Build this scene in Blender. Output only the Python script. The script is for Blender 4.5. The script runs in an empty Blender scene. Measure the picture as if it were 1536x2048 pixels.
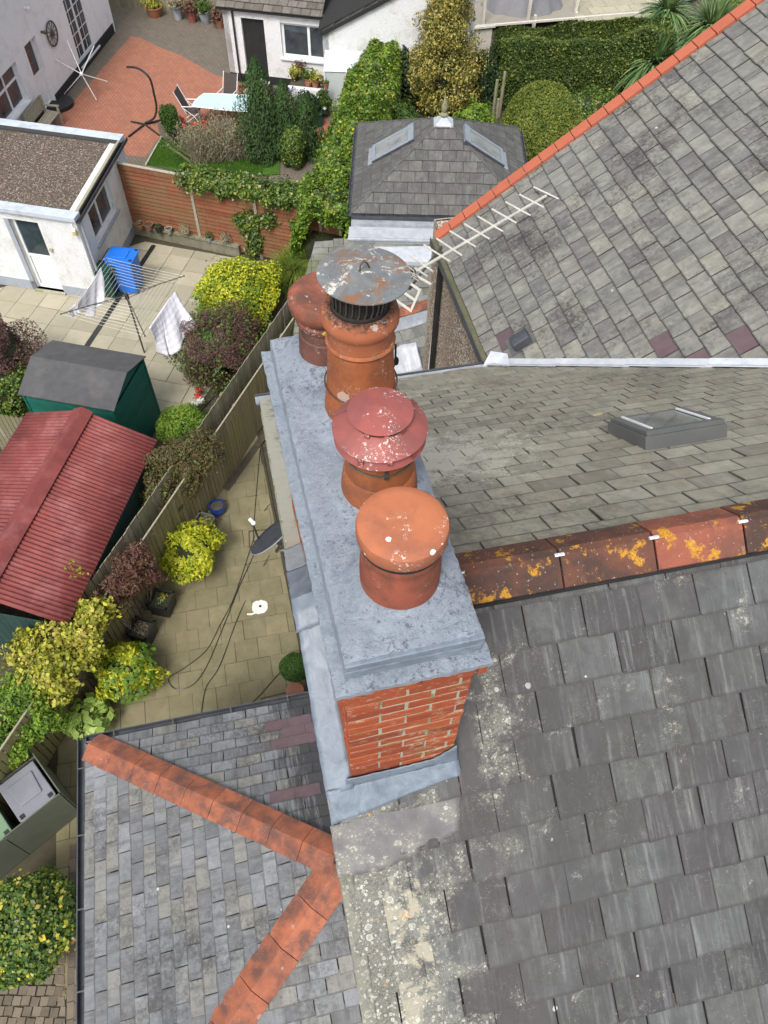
import bpy, math, random
import numpy as np
from mathutils import Vector, Matrix
random.seed(7); RNG = np.random.default_rng(7)
R = math.radians
scene = bpy.context.scene
COL = scene.collection

# ---------------------------------------------------------------- camera, sky, sun, exposure
RX = np.array([[0.0]*3]*3)
CX, CY, FPX, CAMH = 768.0, 1024.0, 1540.0, 13.6
def _axes():
    d = np.array([740-CX, -(2140-CY), -FPX]); d /= np.linalg.norm(d); up = -d
    r = [np.array([x-CX, -(y-CY), -FPX]) for x, y in ((689, 1324), (540, 675))]
    Y = np.cross(np.cross(r[0], r[1]), up); Y /= np.linalg.norm(Y)
    if Y[1] < 0: Y = -Y
    return np.array([np.cross(Y, up), Y, up])
RX = _axes()
CAMP = np.array([0, 0, CAMH])
def ray(p): return RX @ np.array([p[0]-CX, -(p[1]-CY), -FPX])
def at(px, py, z=0.0):                       # surveyed point of the photograph at height z
    v = ray((px, py)); P = CAMP + (z-CAMH)/v[2]*v; return Vector(P.tolist())
def at_plane(p, P0, n):
    v = ray(p); P0 = np.array(P0, float); n = np.array(n, float)
    return Vector((CAMP + ((P0-CAMP)@n)/(v@n)*v).tolist())
def project(P):
    c = RX.T @ (np.array(P, float)-CAMP)
    return (CX+FPX*c[0]/-c[2], CY-FPX*c[1]/-c[2]) if c[2] < -.01 else (-9999, -9999)
cd = bpy.data.cameras.new('camera'); cam = bpy.data.objects.new('camera', cd); COL.objects.link(cam)
M4 = Matrix.Identity(4)
for i in range(3):
    for j in range(3): M4[i][j] = RX[i][j]
M4.translation = Vector(CAMP.tolist()); cam.matrix_world = M4
cd.sensor_fit = 'HORIZONTAL'; cd.sensor_width = 36; cd.lens = 36*FPX/1536
cd.clip_start = .05; cd.clip_end = 2000
scene.camera = cam
scene.render.resolution_x, scene.render.resolution_y = 768, 1024

SUN_EL, SUN_AZ = R(55), R(212)               # azimuth measured clockwise from +Y
w = bpy.data.worlds.new('World'); scene.world = w; w.use_nodes = True
nt = w.node_tree; nt.nodes.clear()
sky = nt.nodes.new('ShaderNodeTexSky'); sky.sky_type = 'NISHITA'; sky.sun_disc = False
sky.sun_elevation = SUN_EL; sky.sun_rotation = SUN_AZ; sky.air_density = 1.0; sky.dust_density = 4.0; sky.ozone_density = 1.0
hs = nt.nodes.new('ShaderNodeHueSaturation'); hs.inputs['Saturation'].default_value = .38
bg = nt.nodes.new('ShaderNodeBackground'); bg.inputs['Strength'].default_value = .145
wo = nt.nodes.new('ShaderNodeOutputWorld')
nt.links.new(sky.outputs[0], hs.inputs['Color']); nt.links.new(hs.outputs[0], bg.inputs['Color']); nt.links.new(bg.outputs[0], wo.inputs['Surface'])
sl = bpy.data.lights.new('sun', 'SUN'); sl.energy = 1.5; sl.angle = R(16); sl.color = (1, .965, .91)
so = bpy.data.objects.new('sun', sl); COL.objects.link(so)
sd = Vector((math.sin(SUN_AZ)*math.cos(SUN_EL), math.cos(SUN_AZ)*math.cos(SUN_EL), math.sin(SUN_EL)))
so.rotation_euler = sd.to_track_quat('Z', 'Y').to_euler(); so.location = sd*50
scene.view_settings.view_transform = 'Standard'; scene.view_settings.look = 'None'
scene.view_settings.exposure = 0.70; scene.view_settings.gamma = 1; scene.view_settings.use_curve_mapping = False
scene.render.engine = 'CYCLES'

# ---------------------------------------------------------------- node helpers
class NT:
    def __init__(s, name):
        s.m = bpy.data.materials.new(name); s.m.use_nodes = True; s.t = s.m.node_tree; s.t.nodes.clear()
        s.out = s.n('ShaderNodeOutputMaterial')
    def n(s, typ, **k):
        nd = s.t.nodes.new(typ)
        for a, b in k.items(): setattr(nd, a, b)
        return nd
    def set(s, sock, v):
        if isinstance(v, bpy.types.NodeSocket): s.t.links.new(v, sock)
        elif isinstance(v, (tuple, list)) and len(v) == 3 and sock.type == 'RGBA': sock.default_value = (*v, 1)
        else: sock.default_value = v
    def math(s, op, a, b=0.0, c=None, clamp=False):
        nd = s.n('ShaderNodeMath', operation=op, use_clamp=clamp); s.set(nd.inputs[0], a); s.set(nd.inputs[1], b)
        if c is not None: s.set(nd.inputs[2], c)
        return nd.outputs[0]
    def vmath(s, op, a, b=(0, 0, 0)):
        nd = s.n('ShaderNodeVectorMath', operation=op); s.set(nd.inputs[0], a); s.set(nd.inputs[1], b); return nd.outputs[0]
    def mix(s, f, a, b, mode='MIX'):
        nd = s.n('ShaderNodeMix', data_type='RGBA', blend_type=mode); s.set(nd.inputs[0], f); s.set(nd.inputs[6], a); s.set(nd.inputs[7], b); return nd.outputs[2]
    def noise(s, v, sc, det=4.0, ro=.6, dist=0.0):
        nd = s.n('ShaderNodeTexNoise'); s.set(nd.inputs['Vector'], v); nd.inputs['Scale'].default_value = sc
        nd.inputs['Detail'].default_value = det; nd.inputs['Roughness'].default_value = ro; nd.inputs['Distortion'].default_value = dist
        return nd.outputs['Fac']
    def vor(s, v, sc, feat='F1', out='Distance', rnd=1.0):
        nd = s.n('ShaderNodeTexVoronoi', feature=feat); s.set(nd.inputs['Vector'], v); nd.inputs['Scale'].default_value = sc
        nd.inputs['Randomness'].default_value = rnd; return nd.outputs[out]
    def scale(s, v, sx, sy, sz): return s.vmath('MULTIPLY', v, (sx, sy, sz))
    def ramp(s, f, stops, interp='LINEAR'):
        nd = s.n('ShaderNodeValToRGB'); cr = nd.color_ramp; cr.interpolation = interp
        while len(cr.elements) < len(stops): cr.elements.new(.5)
        for e, (p, c) in zip(cr.elements, stops):
            e.position = p; e.color = (*c, 1) if isinstance(c, (tuple, list)) else (c, c, c, 1)
        s.set(nd.inputs[0], f); return nd.outputs[0]
    def step(s, f, a, b): return s.ramp(f, [(a, 0.0), (b, 1.0)])
    def obj(s): return s.n('ShaderNodeTexCoord').outputs['Object']
    def pos(s): return s.n('ShaderNodeNewGeometry').outputs['Position']
    def rnd(s):
        a = s.n('ShaderNodeObjectInfo').outputs['Random']; b = s.n('ShaderNodeNewGeometry').outputs['Random Per Island']
        return s.math('FRACT', s.math('ADD', a, b))
    def bump(s, h, st=.5, d=.01, nrm=None):
        nd = s.n('ShaderNodeBump'); nd.inputs['Strength'].default_value = st; nd.inputs['Distance'].default_value = d
        s.set(nd.inputs['Height'], h)
        if nrm is not None: s.set(nd.inputs['Normal'], nrm)
        return nd.outputs[0]
    def bsdf(s, col, rough=.8, nrm=None, metal=0.0, spec=.3, **k):
        b = s.n('ShaderNodeBsdfPrincipled'); s.set(b.inputs['Base Color'], col); s.set(b.inputs['Roughness'], rough)
        s.set(b.inputs['Metallic'], metal); b.inputs['Specular IOR Level'].default_value = spec
        if nrm is not None: s.set(b.inputs['Normal'], nrm)
        for a, v in k.items(): s.set(b.inputs[a.replace('_', ' ')], v)
        s.t.links.new(b.outputs[0], s.out.inputs['Surface']); return b
    def hsv(s, col, v=1.0, sat=1.0, hue=.5):
        nd = s.n('ShaderNodeHueSaturation'); s.set(nd.inputs['Color'], col); s.set(nd.inputs['Value'], v); s.set(nd.inputs['Saturation'], sat); s.set(nd.inputs['Hue'], hue); return nd.outputs[0]

def simple(name, c1, c2=None, sc=6.0, rough=.75, bump=.3, bsc=40.0, bd=.003, rv=.15, metal=0.0, spec=.3, dirt=None, dirtsc=2.0, dirtlo=.5, dirthi=.7, stretch=(1, 1, 1), **k):
    """general mottled surface: two tones, per-piece variation, dirt patches, fine relief"""
    n = NT(name); c2 = c2 or tuple(x*.75 for x in c1)
    o = n.pos(); r = n.rnd()
    v = n.vmath('ADD', n.scale(o, *stretch), n.vmath('MULTIPLY', (31.0, 17.0, 9.0), n.n('ShaderNodeCombineXYZ').outputs[0])) if False else n.scale(o, *stretch)
    f = n.noise(v, sc, 6, .65)
    col = n.mix(n.step(f, .3, .7), c1, c2)
    if rv: col = n.hsv(col, n.math('ADD', 1-rv, n.math('MULTIPLY', r, 2*rv)))
    if dirt: col = n.mix(n.math('MULTIPLY', n.step(n.noise(o, dirtsc, 8, .7), dirtlo, dirthi), .85), col, dirt)
    nr = n.bump(n.noise(v, bsc, 5, .7), bump, bd) if bump else None
    n.bsdf(col, rough, nr, metal, spec, **k); return n.m

# ---------------------------------------------------------------- object helpers
PMAT = {}
def wmat(o): return PMAT.get(o.name, Matrix.Identity(4))
def tag(o, label=None, cat=None, group=None, kind=None):
    if label: o['label'] = label
    if cat: o['category'] = cat
    if group: o['group'] = group
    if kind: o['kind'] = kind
    return o
def thing(name, label, cat, loc=(0, 0, 0), rz=0.0, group=None):
    o = bpy.data.objects.new(name, None); COL.objects.link(o); o.empty_display_size = .1
    m = Matrix.Translation(Vector(loc)) @ Matrix.Rotation(rz, 4, 'Z'); o.matrix_world = m; PMAT[o.name] = m
    return tag(o, label, cat, group)
def link(name, mesh, parent=None, mw=None, label=None):
    """object whose world matrix is mw (identity: mesh given in world coordinates, moved into the parent's frame)"""
    o = bpy.data.objects.new(name, mesh); COL.objects.link(o)
    mw = mw if mw is not None else Matrix.Identity(4)
    if parent is not None:
        o.parent = parent; o.matrix_local = wmat(parent).inverted() @ mw
    else: o.matrix_world = mw
    PMAT[o.name] = mw
    if label: o['label'] = label
    return o
def V3(p): return Vector(p)
class MB:
    """mesh gatherer: every add_* appends to one mesh"""
    def __init__(s): s.v = []; s.f = []; s.sm = []
    def add(s, vs, fs, smooth=False):
        b = len(s.v); s.v += [tuple(x) for x in vs]; s.f += [tuple(i+b for i in f) for f in fs]; s.sm += [smooth]*len(fs); return s
    def box(s, c, size, rz=0.0, m=None):
        hx, hy, hz = (x/2 for x in size)
        mm = m if m is not None else Matrix.Translation(Vector(c)) @ Matrix.Rotation(rz, 4, 'Z')
        vs = [mm @ Vector((x*hx, y*hy, z*hz)) for z in (-1, 1) for y in (-1, 1) for x in (-1, 1)]
        return s.add(vs, [(0, 2, 3, 1), (4, 5, 7, 6), (0, 1, 5, 4), (2, 6, 7, 3), (0, 4, 6, 2), (1, 3, 7, 5)])
    def fbox(s, F, x0, x1, y0, y1, z0, z1):
        """box in a frame F (4x4 matrix)"""
        vs = [F @ Vector((x, y, z)) for z in (z0, z1) for y in (y0, y1) for x in (x0, x1)]
        return s.add(vs, [(0, 2, 3, 1), (4, 5, 7, 6), (0, 1, 5, 4), (2, 6, 7, 3), (0, 4, 6, 2), (1, 3, 7, 5)])
    def prism(s, poly, z0, z1, F=None):
        """2d polygon (ccw) extruded z0..z1 in frame F"""
        F = F or Matrix.Identity(4); n = len(poly)
        vs = [F @ Vector((x, y, z0)) for x, y in poly]+[F @ Vector((x, y, z1)) for x, y in poly]
        return s.add(vs, [tuple(range(n))[::-1], tuple(range(n, 2*n))]+[(i, (i+1) % n, n+(i+1) % n, n+i) for i in range(n)])
    def tube(s, pts, r, n=8, closed=False, cap=True):
        pts = [Vector(p) for p in pts]; k = len(pts); rr = r if isinstance(r, (list, tuple)) else [r]*k
        vs = []; up = None
        for i, p in enumerate(pts):
            a = pts[(i-1) % k] if (closed or i > 0) else p; b = pts[(i+1) % k] if (closed or i < k-1) else p
            d = (b-a).normalized()
            if up is None: up = Vector((0, 0, 1)) if abs(d.z) < .9 else Vector((1, 0, 0))
            x = up.cross(d)
            if x.length < 1e-4: x = Vector((1, 0, 0)).cross(d)
            x.normalize(); y = d.cross(x); up = y if not closed else up
            for j in range(n):
                t = 2*math.pi*j/n; vs.append(p+x*math.cos(t)*rr[i]+y*math.sin(t)*rr[i])
        fs = []
        for i in range(k if closed else k-1):
            for j in range(n):
                a = i*n+j; b = i*n+(j+1) % n; c = ((i+1) % k)*n+(j+1) % n; d = ((i+1) % k)*n+j; fs.append((a, b, c, d))
        if cap and not closed: fs += [tuple(range(n))[::-1], tuple(range((k-1)*n, k*n))]
        return s.add(vs, fs, True)
    def lathe(s, c, prof, n=32, wob=0.0):
        """profile [(r, z)] round the vertical through c"""
        c = Vector(c); vs = []; k = len(prof); ph = random.uniform(0, 6)
        for r, z in prof:
            for j in range(n):
                t = 2*math.pi*j/n; q = 1+wob*math.sin(2*t+ph)*.6+wob*math.sin(5*t+z*20)*.4
                vs.append(c+Vector((r*q*math.cos(t), r*q*math.sin(t), z)))
        fs = [(i*n+j, i*n+(j+1) % n, (i+1)*n+(j+1) % n, (i+1)*n+j) for i in range(k-1) for j in range(n)]
        if prof[0][0] > 1e-4: fs.append(tuple(range(n))[::-1])
        if prof[-1][0] > 1e-4: fs.append(tuple(range((k-1)*n, k*n)))
        return s.add(vs, fs, True)
    def ball(s, c, r, n=8, m=6, sq=(1, 1, 1)):
        vs = [Vector(c)+Vector((sq[0]*r*math.sin(math.pi*i/m)*math.cos(2*math.pi*j/n), sq[1]*r*math.sin(math.pi*i/m)*math.sin(2*math.pi*j/n), sq[2]*r*math.cos(math.pi*i/m))) for i in range(m+1) for j in range(n)]
        return s.add(vs, [(i*n+j, (i+1)*n+j, (i+1)*n+(j+1) % n, i*n+(j+1) % n) for i in range(m) for j in range(n)], True)
    def mesh(s, name, mat, sharp=35):
        me = bpy.data.meshes.new(name); me.from_pydata(s.v, [], s.f)
        if mat: me.materials.append(mat)
        me.polygons.foreach_set('use_smooth', s.sm)
        if any(s.sm): me.set_sharp_from_angle(angle=R(sharp))
        me.update(); return me
    def build(s, name, mat, parent=None, label=None, cat=None, group=None, kind=None, bev=0.0, origin=None):
        """vertices are in world coordinates; the object's origin is put at the parent's origin or at its own base"""
        if parent is not None: F = Matrix.Translation(wmat(parent).translation) if origin is None else Matrix.Translation(Vector(origin))
        elif origin is not None: F = Matrix.Translation(Vector(origin))
        elif kind == 'structure': F = Matrix.Identity(4)
        else:
            a = np.array([tuple(v) for v in s.v]); F = Matrix.Translation(Vector(((a[:, 0].min()+a[:, 0].max())/2, (a[:, 1].min()+a[:, 1].max())/2, a[:, 2].min())))
        t = F.translation; s.v = [(v[0]-t.x, v[1]-t.y, v[2]-t.z) for v in s.v]
        o = link(name, s.mesh(name, mat), parent, F)
        if bev:
            b = o.modifiers.new('bevel', 'BEVEL'); b.width = bev; b.segments = 2; b.limit_method = 'ANGLE'; b.angle_limit = R(40); b.harden_normals = False
        return tag(o, label, cat, group, kind)
def clip(poly, box):
    """Sutherland-Hodgman: clip polygon 'poly' by convex ccw polygon 'box'"""
    out = poly
    for i in range(len(box)):
        a, b = box[i], box[(i+1) % len(box)]; ins = lambda p: (b[0]-a[0])*(p[1]-a[1])-(b[1]-a[1])*(p[0]-a[0]) >= -1e-9
        src, out = out, []
        for j in range(len(src)):
            p, q = src[j-1], src[j]; ip, iq = ins(p), ins(q)
            if ip != iq:
                dx, dy = q[0]-p[0], q[1]-p[1]; den = (b[0]-a[0])*dy-(b[1]-a[1])*dx
                t = -((b[0]-a[0])*(p[1]-a[1])-(b[1]-a[1])*(p[0]-a[0]))/den; out.append((p[0]+t*dx, p[1]+t*dy))
            if iq: out.append(q)
        if not out: return []
    return out
def area(p): return abs(sum(p[i-1][0]*p[i][1]-p[i][0]*p[i-1][1] for i in range(len(p))))/2
def ccw(p): return p if sum(p[i-1][0]*p[i][1]-p[i][0]*p[i-1][1] for i in range(len(p))) > 0 else p[::-1]
def frame(O, X, Y):
    X = Vector(X).normalized(); Y = Vector(Y); Y = (Y-X*Y.dot(X)).normalized(); Z = X.cross(Y)
    m = Matrix((( X.x, Y.x, Z.x, O[0]), (X.y, Y.y, Z.y, O[1]), (X.z, Y.z, Z.z, O[2]), (0, 0, 0, 1))); return m
def fpx(F, p, z=0.0):
    """photo point on the plane z of frame F, in F's coordinates"""
    n = F.to_3x3() @ Vector((0, 0, 1)); P = at_plane(p, F @ Vector((0, 0, z)), n); return F.inverted() @ P
def plain_quad(F, poly, z=0.0): return MB().add([F @ Vector((x, y, z)) for x, y in poly], [tuple(range(len(poly)))])

def pieces(parent, F, poly, w, e, mat, name='slate', thick=.009, lap=1.28, gap=.004, jit=.004, tilt=None, maxn=300, stag=.5, x0=None, y0=None, rag=.004, bothways=True, zb=0.0, chip=.12, skip=None):
    """lay overlapping slates (or flat flags with lap=1) over polygon poly of plane F; the nearest maxn are objects, the rest one stuff part"""
    poly = ccw(poly); xs = [p[0] for p in poly]; ys = [p[1] for p in poly]
    X0 = min(xs) if x0 is None else x0; Y0 = min(ys) if y0 is None else y0
    while X0 > min(xs): X0 -= w
    while Y0 > min(ys): Y0 -= e
    L = e*lap; tl = (thick*1.7 if tilt is None else tilt); ang = -math.atan2(tl, L)
    def shape(rw, rl):
        b = [(gap/2+random.uniform(-jit, jit)*.3, random.uniform(-rag, rag))]
        for k in (1, 2, 3): b.append((rw*k/4+random.uniform(-.1,.1)*rw/4, random.uniform(-rag, rag)))
        b.append((rw-gap/2+random.uniform(-jit, jit)*.3, random.uniform(-rag, rag)))
        if random.random() < chip:
            c = random.uniform(.008, .02)*min(1, w/.25)
            b = [(b[0][0]+c, b[0][1]), *b[1:]]; b.insert(0, (gap/2, c+.003))
        top = L-(gap if lap <= 1.01 else 0)
        b += [(rw-gap/2, top), (gap/2, top)]; return b
    shared = []
    for k in range(10):
        m = MB(); sh = shape(w, L); m.prism(sh, 0, thick); shared.append(m.mesh(name, mat))
    cand = []; row = 0; y = Y0
    while y < max(ys):
        x = X0-w+(w*stag if row % 2 else 0)+random.uniform(-.03, .03)*w*(1 if lap > 1.01 else 0)
        while x < max(xs)+w:
            rect = [(x, y), (x+w, y), (x+w, y+e*(1 if lap <= 1.01 else 1.0)), (x, y+e)]
            c = clip(rect, poly)
            if c and area(c) > .06*w*e and not (skip and skip(x+w/2, y+e/2)):
                full = area(c) > .999*w*e
                P = F @ Vector((x+w/2, y+e/2, 0)); cand.append(((P-Vector(CAMP.tolist())).length, x, y, full))
            x += w
        y += e; row += 1
    pj = lambda t: project(F @ Vector((t[1]+w/2, t[2]+e/2, 0)))
    def key(t):
        q = pj(t); inside = -20 < q[0] < 1556 and -20 < q[1] < 2068
        return t[0] if inside else t[0]+1000
    cand.sort(key=key); rest = MB()
    bigpoly = ccw(poly); out = []
    for i, (d, x, y, full) in enumerate(cand):
        dx, dy = random.uniform(-jit, jit), random.uniform(-jit, jit)*1.5; dz = random.uniform(0, thick*.35 if lap > 1.01 else .003)
        loc = Matrix.Translation(Vector((x+dx, y+dy, tl+zb+dz))) @ Matrix.Rotation(random.uniform(-1, 1)*jit*1.2/w, 4, 'Z') @ Matrix.Rotation(ang, 4, 'X')
        if full: me = None
        else:
            sh = [(x+a, y+b) for a, b in shape(w, L)]
            sh = clip(sh, bigpoly)
            if len(sh) < 3: continue
            sh = [(a-x, b-y) for a, b in sh]
        if i < maxn:
            if full: me = random.choice(shared)
            else: me = MB().prism(sh, 0, thick).mesh(name, mat)
            o = link(name, me, parent, F @ loc); out.append(o)
        else:
            mm = loc
            if full: sh = shape(w, L)
            rest.prism(sh, 0, thick, mm)
    if rest.v:
        o = link(name+'s_beyond' if False else name+'_field', rest.mesh(name, mat), parent, F); o['kind'] = 'stuff'
    return out
# ---------------------------------------------------------------- materials
def slate_mat(name, cols, purple=.0, streak=.5, moss=(.10, .105, .07), mossamt=.35, spots=.5, edge=None, wash=None, rough=.62, spotsc=9.0, sat=1.0, width=.322, tail=.75, haze=(.19, .20, .185)):
    """cols: ramp of slate tones picked piece by piece; streak: stains running down the slope; spots: pale lichen; edge: (fn) world mask of thick lichen"""
    n = NT(name); r = n.rnd(); o = n.obj()
    cmb = n.n('ShaderNodeCombineXYZ'); n.set(cmb.inputs[0], n.math('MULTIPLY', r, 37.0)); n.set(cmb.inputs[1], n.math('MULTIPLY', r, 91.0)); n.set(cmb.inputs[2], n.math('MULTIPLY', r, 13.0))
    v = n.vmath('ADD', o, cmb.outputs[0]); wp = n.pos()
    r2 = n.math('FRACT', n.math('MULTIPLY', r, 7.31))
    k = len(cols); col = n.ramp(r2, [(i/k, c) for i, c in enumerate(cols)], 'LINEAR')
    if purple:
        r3 = n.math('FRACT', n.math('MULTIPLY', r, 23.7)); col = n.mix(n.math('LESS_THAN', r3, purple), col, (.19, .125, .14))
    # riven clouds and down-slope streaks
    cl = n.noise(v, 5.0, 6, .7, .6); col = n.hsv(col, n.math('ADD', .42, n.math('MULTIPLY', cl, 1.16)), sat)
    hz = n.noise(n.scale(v, 7, 4, 4), 1.0, 7, .75, .2); col = n.mix(n.math('MULTIPLY', n.step(hz, .50, .66), .45), col, haze)
    st = n.noise(n.scale(v, 26, 1.6, 1), 1.0, 5, .7); st2 = n.noise(n.scale(v, 9, .8, 1), 1.0, 3, .6)
    col = n.mix(n.math('MULTIPLY', n.step(st, .52, .72), streak*.55), col, (.24, .25, .245))
    col = n.mix(n.math('MULTIPLY', n.step(st2, .5, .68), streak*.7), col, (.055, .052, .054))
    # grime collected in patches over the whole slope
    g = n.noise(wp, 1.1, 6, .7); g2 = n.noise(v, 22, 6, .75)
    col = n.mix(n.math('MULTIPLY', n.step(n.math('ADD', n.math('MULTIPLY', g, .6), n.math('MULTIPLY', g2, .4)), .5, .62), mossamt), col, moss)
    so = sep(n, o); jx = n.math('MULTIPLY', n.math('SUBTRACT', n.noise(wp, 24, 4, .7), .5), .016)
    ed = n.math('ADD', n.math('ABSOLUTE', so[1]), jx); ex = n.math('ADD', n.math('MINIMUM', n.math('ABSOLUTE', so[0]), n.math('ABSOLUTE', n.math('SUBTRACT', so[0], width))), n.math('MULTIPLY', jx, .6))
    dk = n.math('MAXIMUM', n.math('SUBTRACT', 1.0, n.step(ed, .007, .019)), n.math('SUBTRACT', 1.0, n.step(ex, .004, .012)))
    col = n.mix(n.math('MULTIPLY', dk, tail), col, (.035, .033, .032))  # tail and side edges darkened: dirt, with the joint shadow painted in
    # lichen flecks and rings
    d = n.vor(wp, spotsc); cr = n.n('ShaderNodeSeparateColor'); n.set(cr.inputs[0], n.vor(wp, spotsc, out='Color')); rad = n.math('MULTIPLY', n.math('POWER', cr.outputs[0], 5.0), .17*max(spots, .4))
    nz = n.math('MULTIPLY', n.noise(wp, 90, 3, .6), .05)
    dd = n.math('ADD', d, nz); on = n.math('LESS_THAN', dd, n.math('ADD', rad, .03)); gate = n.math('LESS_THAN', cr.outputs[1], .55*spots+.1)
    col = n.mix(n.math('MULTIPLY', n.math('MULTIPLY', on, gate), .85), col, (.50, .50, .46))
    sp = n.noise(wp, 60, 4, .8); patch = n.step(n.noise(wp, 2.2, 5, .7), .5, .66)
    col = n.mix(n.math('MULTIPLY', n.math('MULTIPLY', n.step(sp, .60, .66), patch), min(1.0, spots*.8)), col, (.46, .46, .42))
    if edge is not None: col = edge(n, col, wp, v)
    h = n.math('ADD', n.math('MULTIPLY', n.noise(v, 14, 8, .7, .4), .7), n.math('MULTIPLY', n.noise(n.scale(v, 60, 14, 10), 1.0, 5, .8), .3))
    n.bsdf(col, n.math('ADD', rough-.12, n.math('MULTIPLY', g2, .3)), n.bump(h, .8, .005), 0, .38); return n.m

def sep(n, v):
    s_ = n.n('ShaderNodeSeparateXYZ'); n.set(s_.inputs[0], v); return s_.outputs
def lichen(n, col, wp, mask, pale=(.56, .55, .49), amt=1.0):
    """crusts: mottled ground, round colonies with pale rims, fine speckle"""
    f2 = n.noise(wp, 5, 6, .75, .3); cov = n.step(n.math('ADD', f2, n.math('MULTIPLY', mask, .36)), .60, .72)
    sp0 = n.noise(wp, 75, 5, .85); col = n.mix(n.math('MULTIPLY', n.math('MULTIPLY', cov, n.step(sp0, .36, .60)), .7*amt), col, (.235, .235, .185))
    wj = wp
    for sc, th in ((23.0, .26), (52.0, .5)):
        d = n.math('ADD', n.vor(wj, sc), n.math('MULTIPLY', n.math('SUBTRACT', n.noise(wp, sc*3.2, 4, .8), .5), .62)); cc = n.n('ShaderNodeSeparateColor'); n.set(cc.inputs[0], n.vor(wj, sc, out='Color'))
        on = n.math('MULTIPLY', cov, n.math('LESS_THAN', cc.outputs[1], th)); rad = n.math('ADD', .10, n.math('MULTIPLY', cc.outputs[0], .32))
        rim = n.math('LESS_THAN', n.math('ABSOLUTE', n.math('SUBTRACT', d, rad)),   .05); ins = n.math('LESS_THAN', d, rad)
        col = n.mix(n.math('MULTIPLY', n.math('MULTIPLY', ins, on), .55*amt), col, (.36, .35, .29)); col = n.mix(n.math('MULTIPLY', n.math('MULTIPLY', rim, on), .7*amt), col, pale)
    sp = n.math('MULTIPLY', n.step(n.noise(n.vmath('ADD', wp, (3, 5, 7)), 120, 4, .8), .60, .66), n.step(n.math('ADD', f2, n.math('MULTIPLY', mask, .3)), .52, .66)); return n.mix(n.math('MULTIPLY', sp, .8*amt), col, pale)
def orange(n, col, wp, mask, sc=7.0, c=(.62, .30, .03)):
    f = n.math('ADD', n.noise(wp, sc, 7, .75, .7), n.math('MULTIPLY', mask, .2)); g = n.noise(wp, sc*9, 4, .8)
    return n.mix(n.math('MULTIPLY', n.step(f, .70, .74), n.step(g, .42, .5)), col, c)

def edge_main(n, col, wp, v):
    x, y, z = sep(n, wp)[:3] if False else (sep(n, wp)[0], sep(n, wp)[1], sep(n, wp)[2])
    m = n.math('SUBTRACT', 1.0, n.math('DIVIDE', n.math('ABSOLUTE', n.math('SUBTRACT', x, .12)), .62), clamp=True)
    m2 = n.math('SUBTRACT', 1.0, n.math('DIVIDE', n.math('ABSOLUTE', n.math('SUBTRACT', x, .95)), .30), clamp=True)
    m2 = n.math('MULTIPLY', m2, n.math('SUBTRACT', 1.0, n.math('MULTIPLY', n.math('ABSOLUTE', n.math('SUBTRACT', y, 1.25)), 1.6), clamp=True))
    m = n.math('MAXIMUM', m, n.math('MULTIPLY', m2, .5))
    pur = n.math('SUBTRACT', 1.0, n.math('DIVIDE', n.math('ABSOLUTE', n.math('SUBTRACT', n.math('ADD', x, n.math('MULTIPLY', n.noise(wp, 2.5, 4, .6), .5)), 1.05)), .38), clamp=True)
    col = n.mix(n.math('MULTIPLY', pur, .4), col, (.066, .056, .056)); damp = n.step(n.noise(n.scale(wp, 2.2, .9, .9), 1.0, 6, .7, .5), .48, .62); col = n.mix(n.math('MULTIPLY', damp, .5), col, (.045, .043, .042))
    # old cement rubbed into the verge slates
    cem = n.math('MULTIPLY', n.step(n.noise(wp, 6, 7, .75, .5), .5, .56), n.math('MULTIPLY', n.math('LESS_THAN', x, .42), n.math('LESS_THAN', y, .75)))
    cem = n.math('MULTIPLY', cem, n.math('GREATER_THAN', x, .22))
    col = n.mix(n.math('MULTIPLY', cem, .8), col, (.38, .345, .26))
    col = lichen(n, col, wp, m); return orange(n, col, wp, n.math('MULTIPLY', m, .55), 11)
def edge_north(n, col, wp, v):
    s_ = sep(n, wp); x, y = s_[0], s_[1]
    m = n.math('SUBTRACT', 1.0, n.math('DIVIDE', n.math('ABSOLUTE', n.math('SUBTRACT', x, .12)), .5), clamp=True)
    vv = n.n('ShaderNodeVectorMath', operation='DISTANCE'); n.set(vv.inputs[0], n.scale(wp, .55, 1, 0)); vv.inputs[1].default_value = (.62, 3.75, 0)
    m2 = n.math('SUBTRACT', 1.0, n.math('DIVIDE', vv.outputs['Value'], 1.15), clamp=True)
    m = n.math('MAXIMUM', m, n.math('MULTIPLY', m2, 1.0))
    f = n.math('ADD', n.math('ADD', n.math('MULTIPLY', n.noise(wp, 5, 5, .7), .5), n.math('MULTIPLY', n.noise(wp, 48, 5, .85), .5)), n.math('MULTIPLY', m, .30))
    return n.mix(n.math('MULTIPLY', n.step(f, .64, .71), .85), col, (.42, .40, .33))
def edge_west(n, col, wp, v):
    s_ = sep(n, wp); x, y = s_[0], s_[1]
    # soot and algae streaks washing down beside the gable
    m = n.step(n.math('ADD', n.math('ADD', n.math('MULTIPLY', n.noise(n.scale(wp, 14, 1.2, 1), 1.0, 5, .75), .8), .02), n.math('MULTIPLY', x, .38)), .24, .36)
    m = n.math('MULTIPLY', m, n.step(y, .0, .1)); ys = n.step(n.math('MULTIPLY', y, .2), .36, .44); m = n.math('MULTIPLY', m, ys)
    return n.mix(n.math('MULTIPLY', m, .9), col, (.035, .034, .036))

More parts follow.
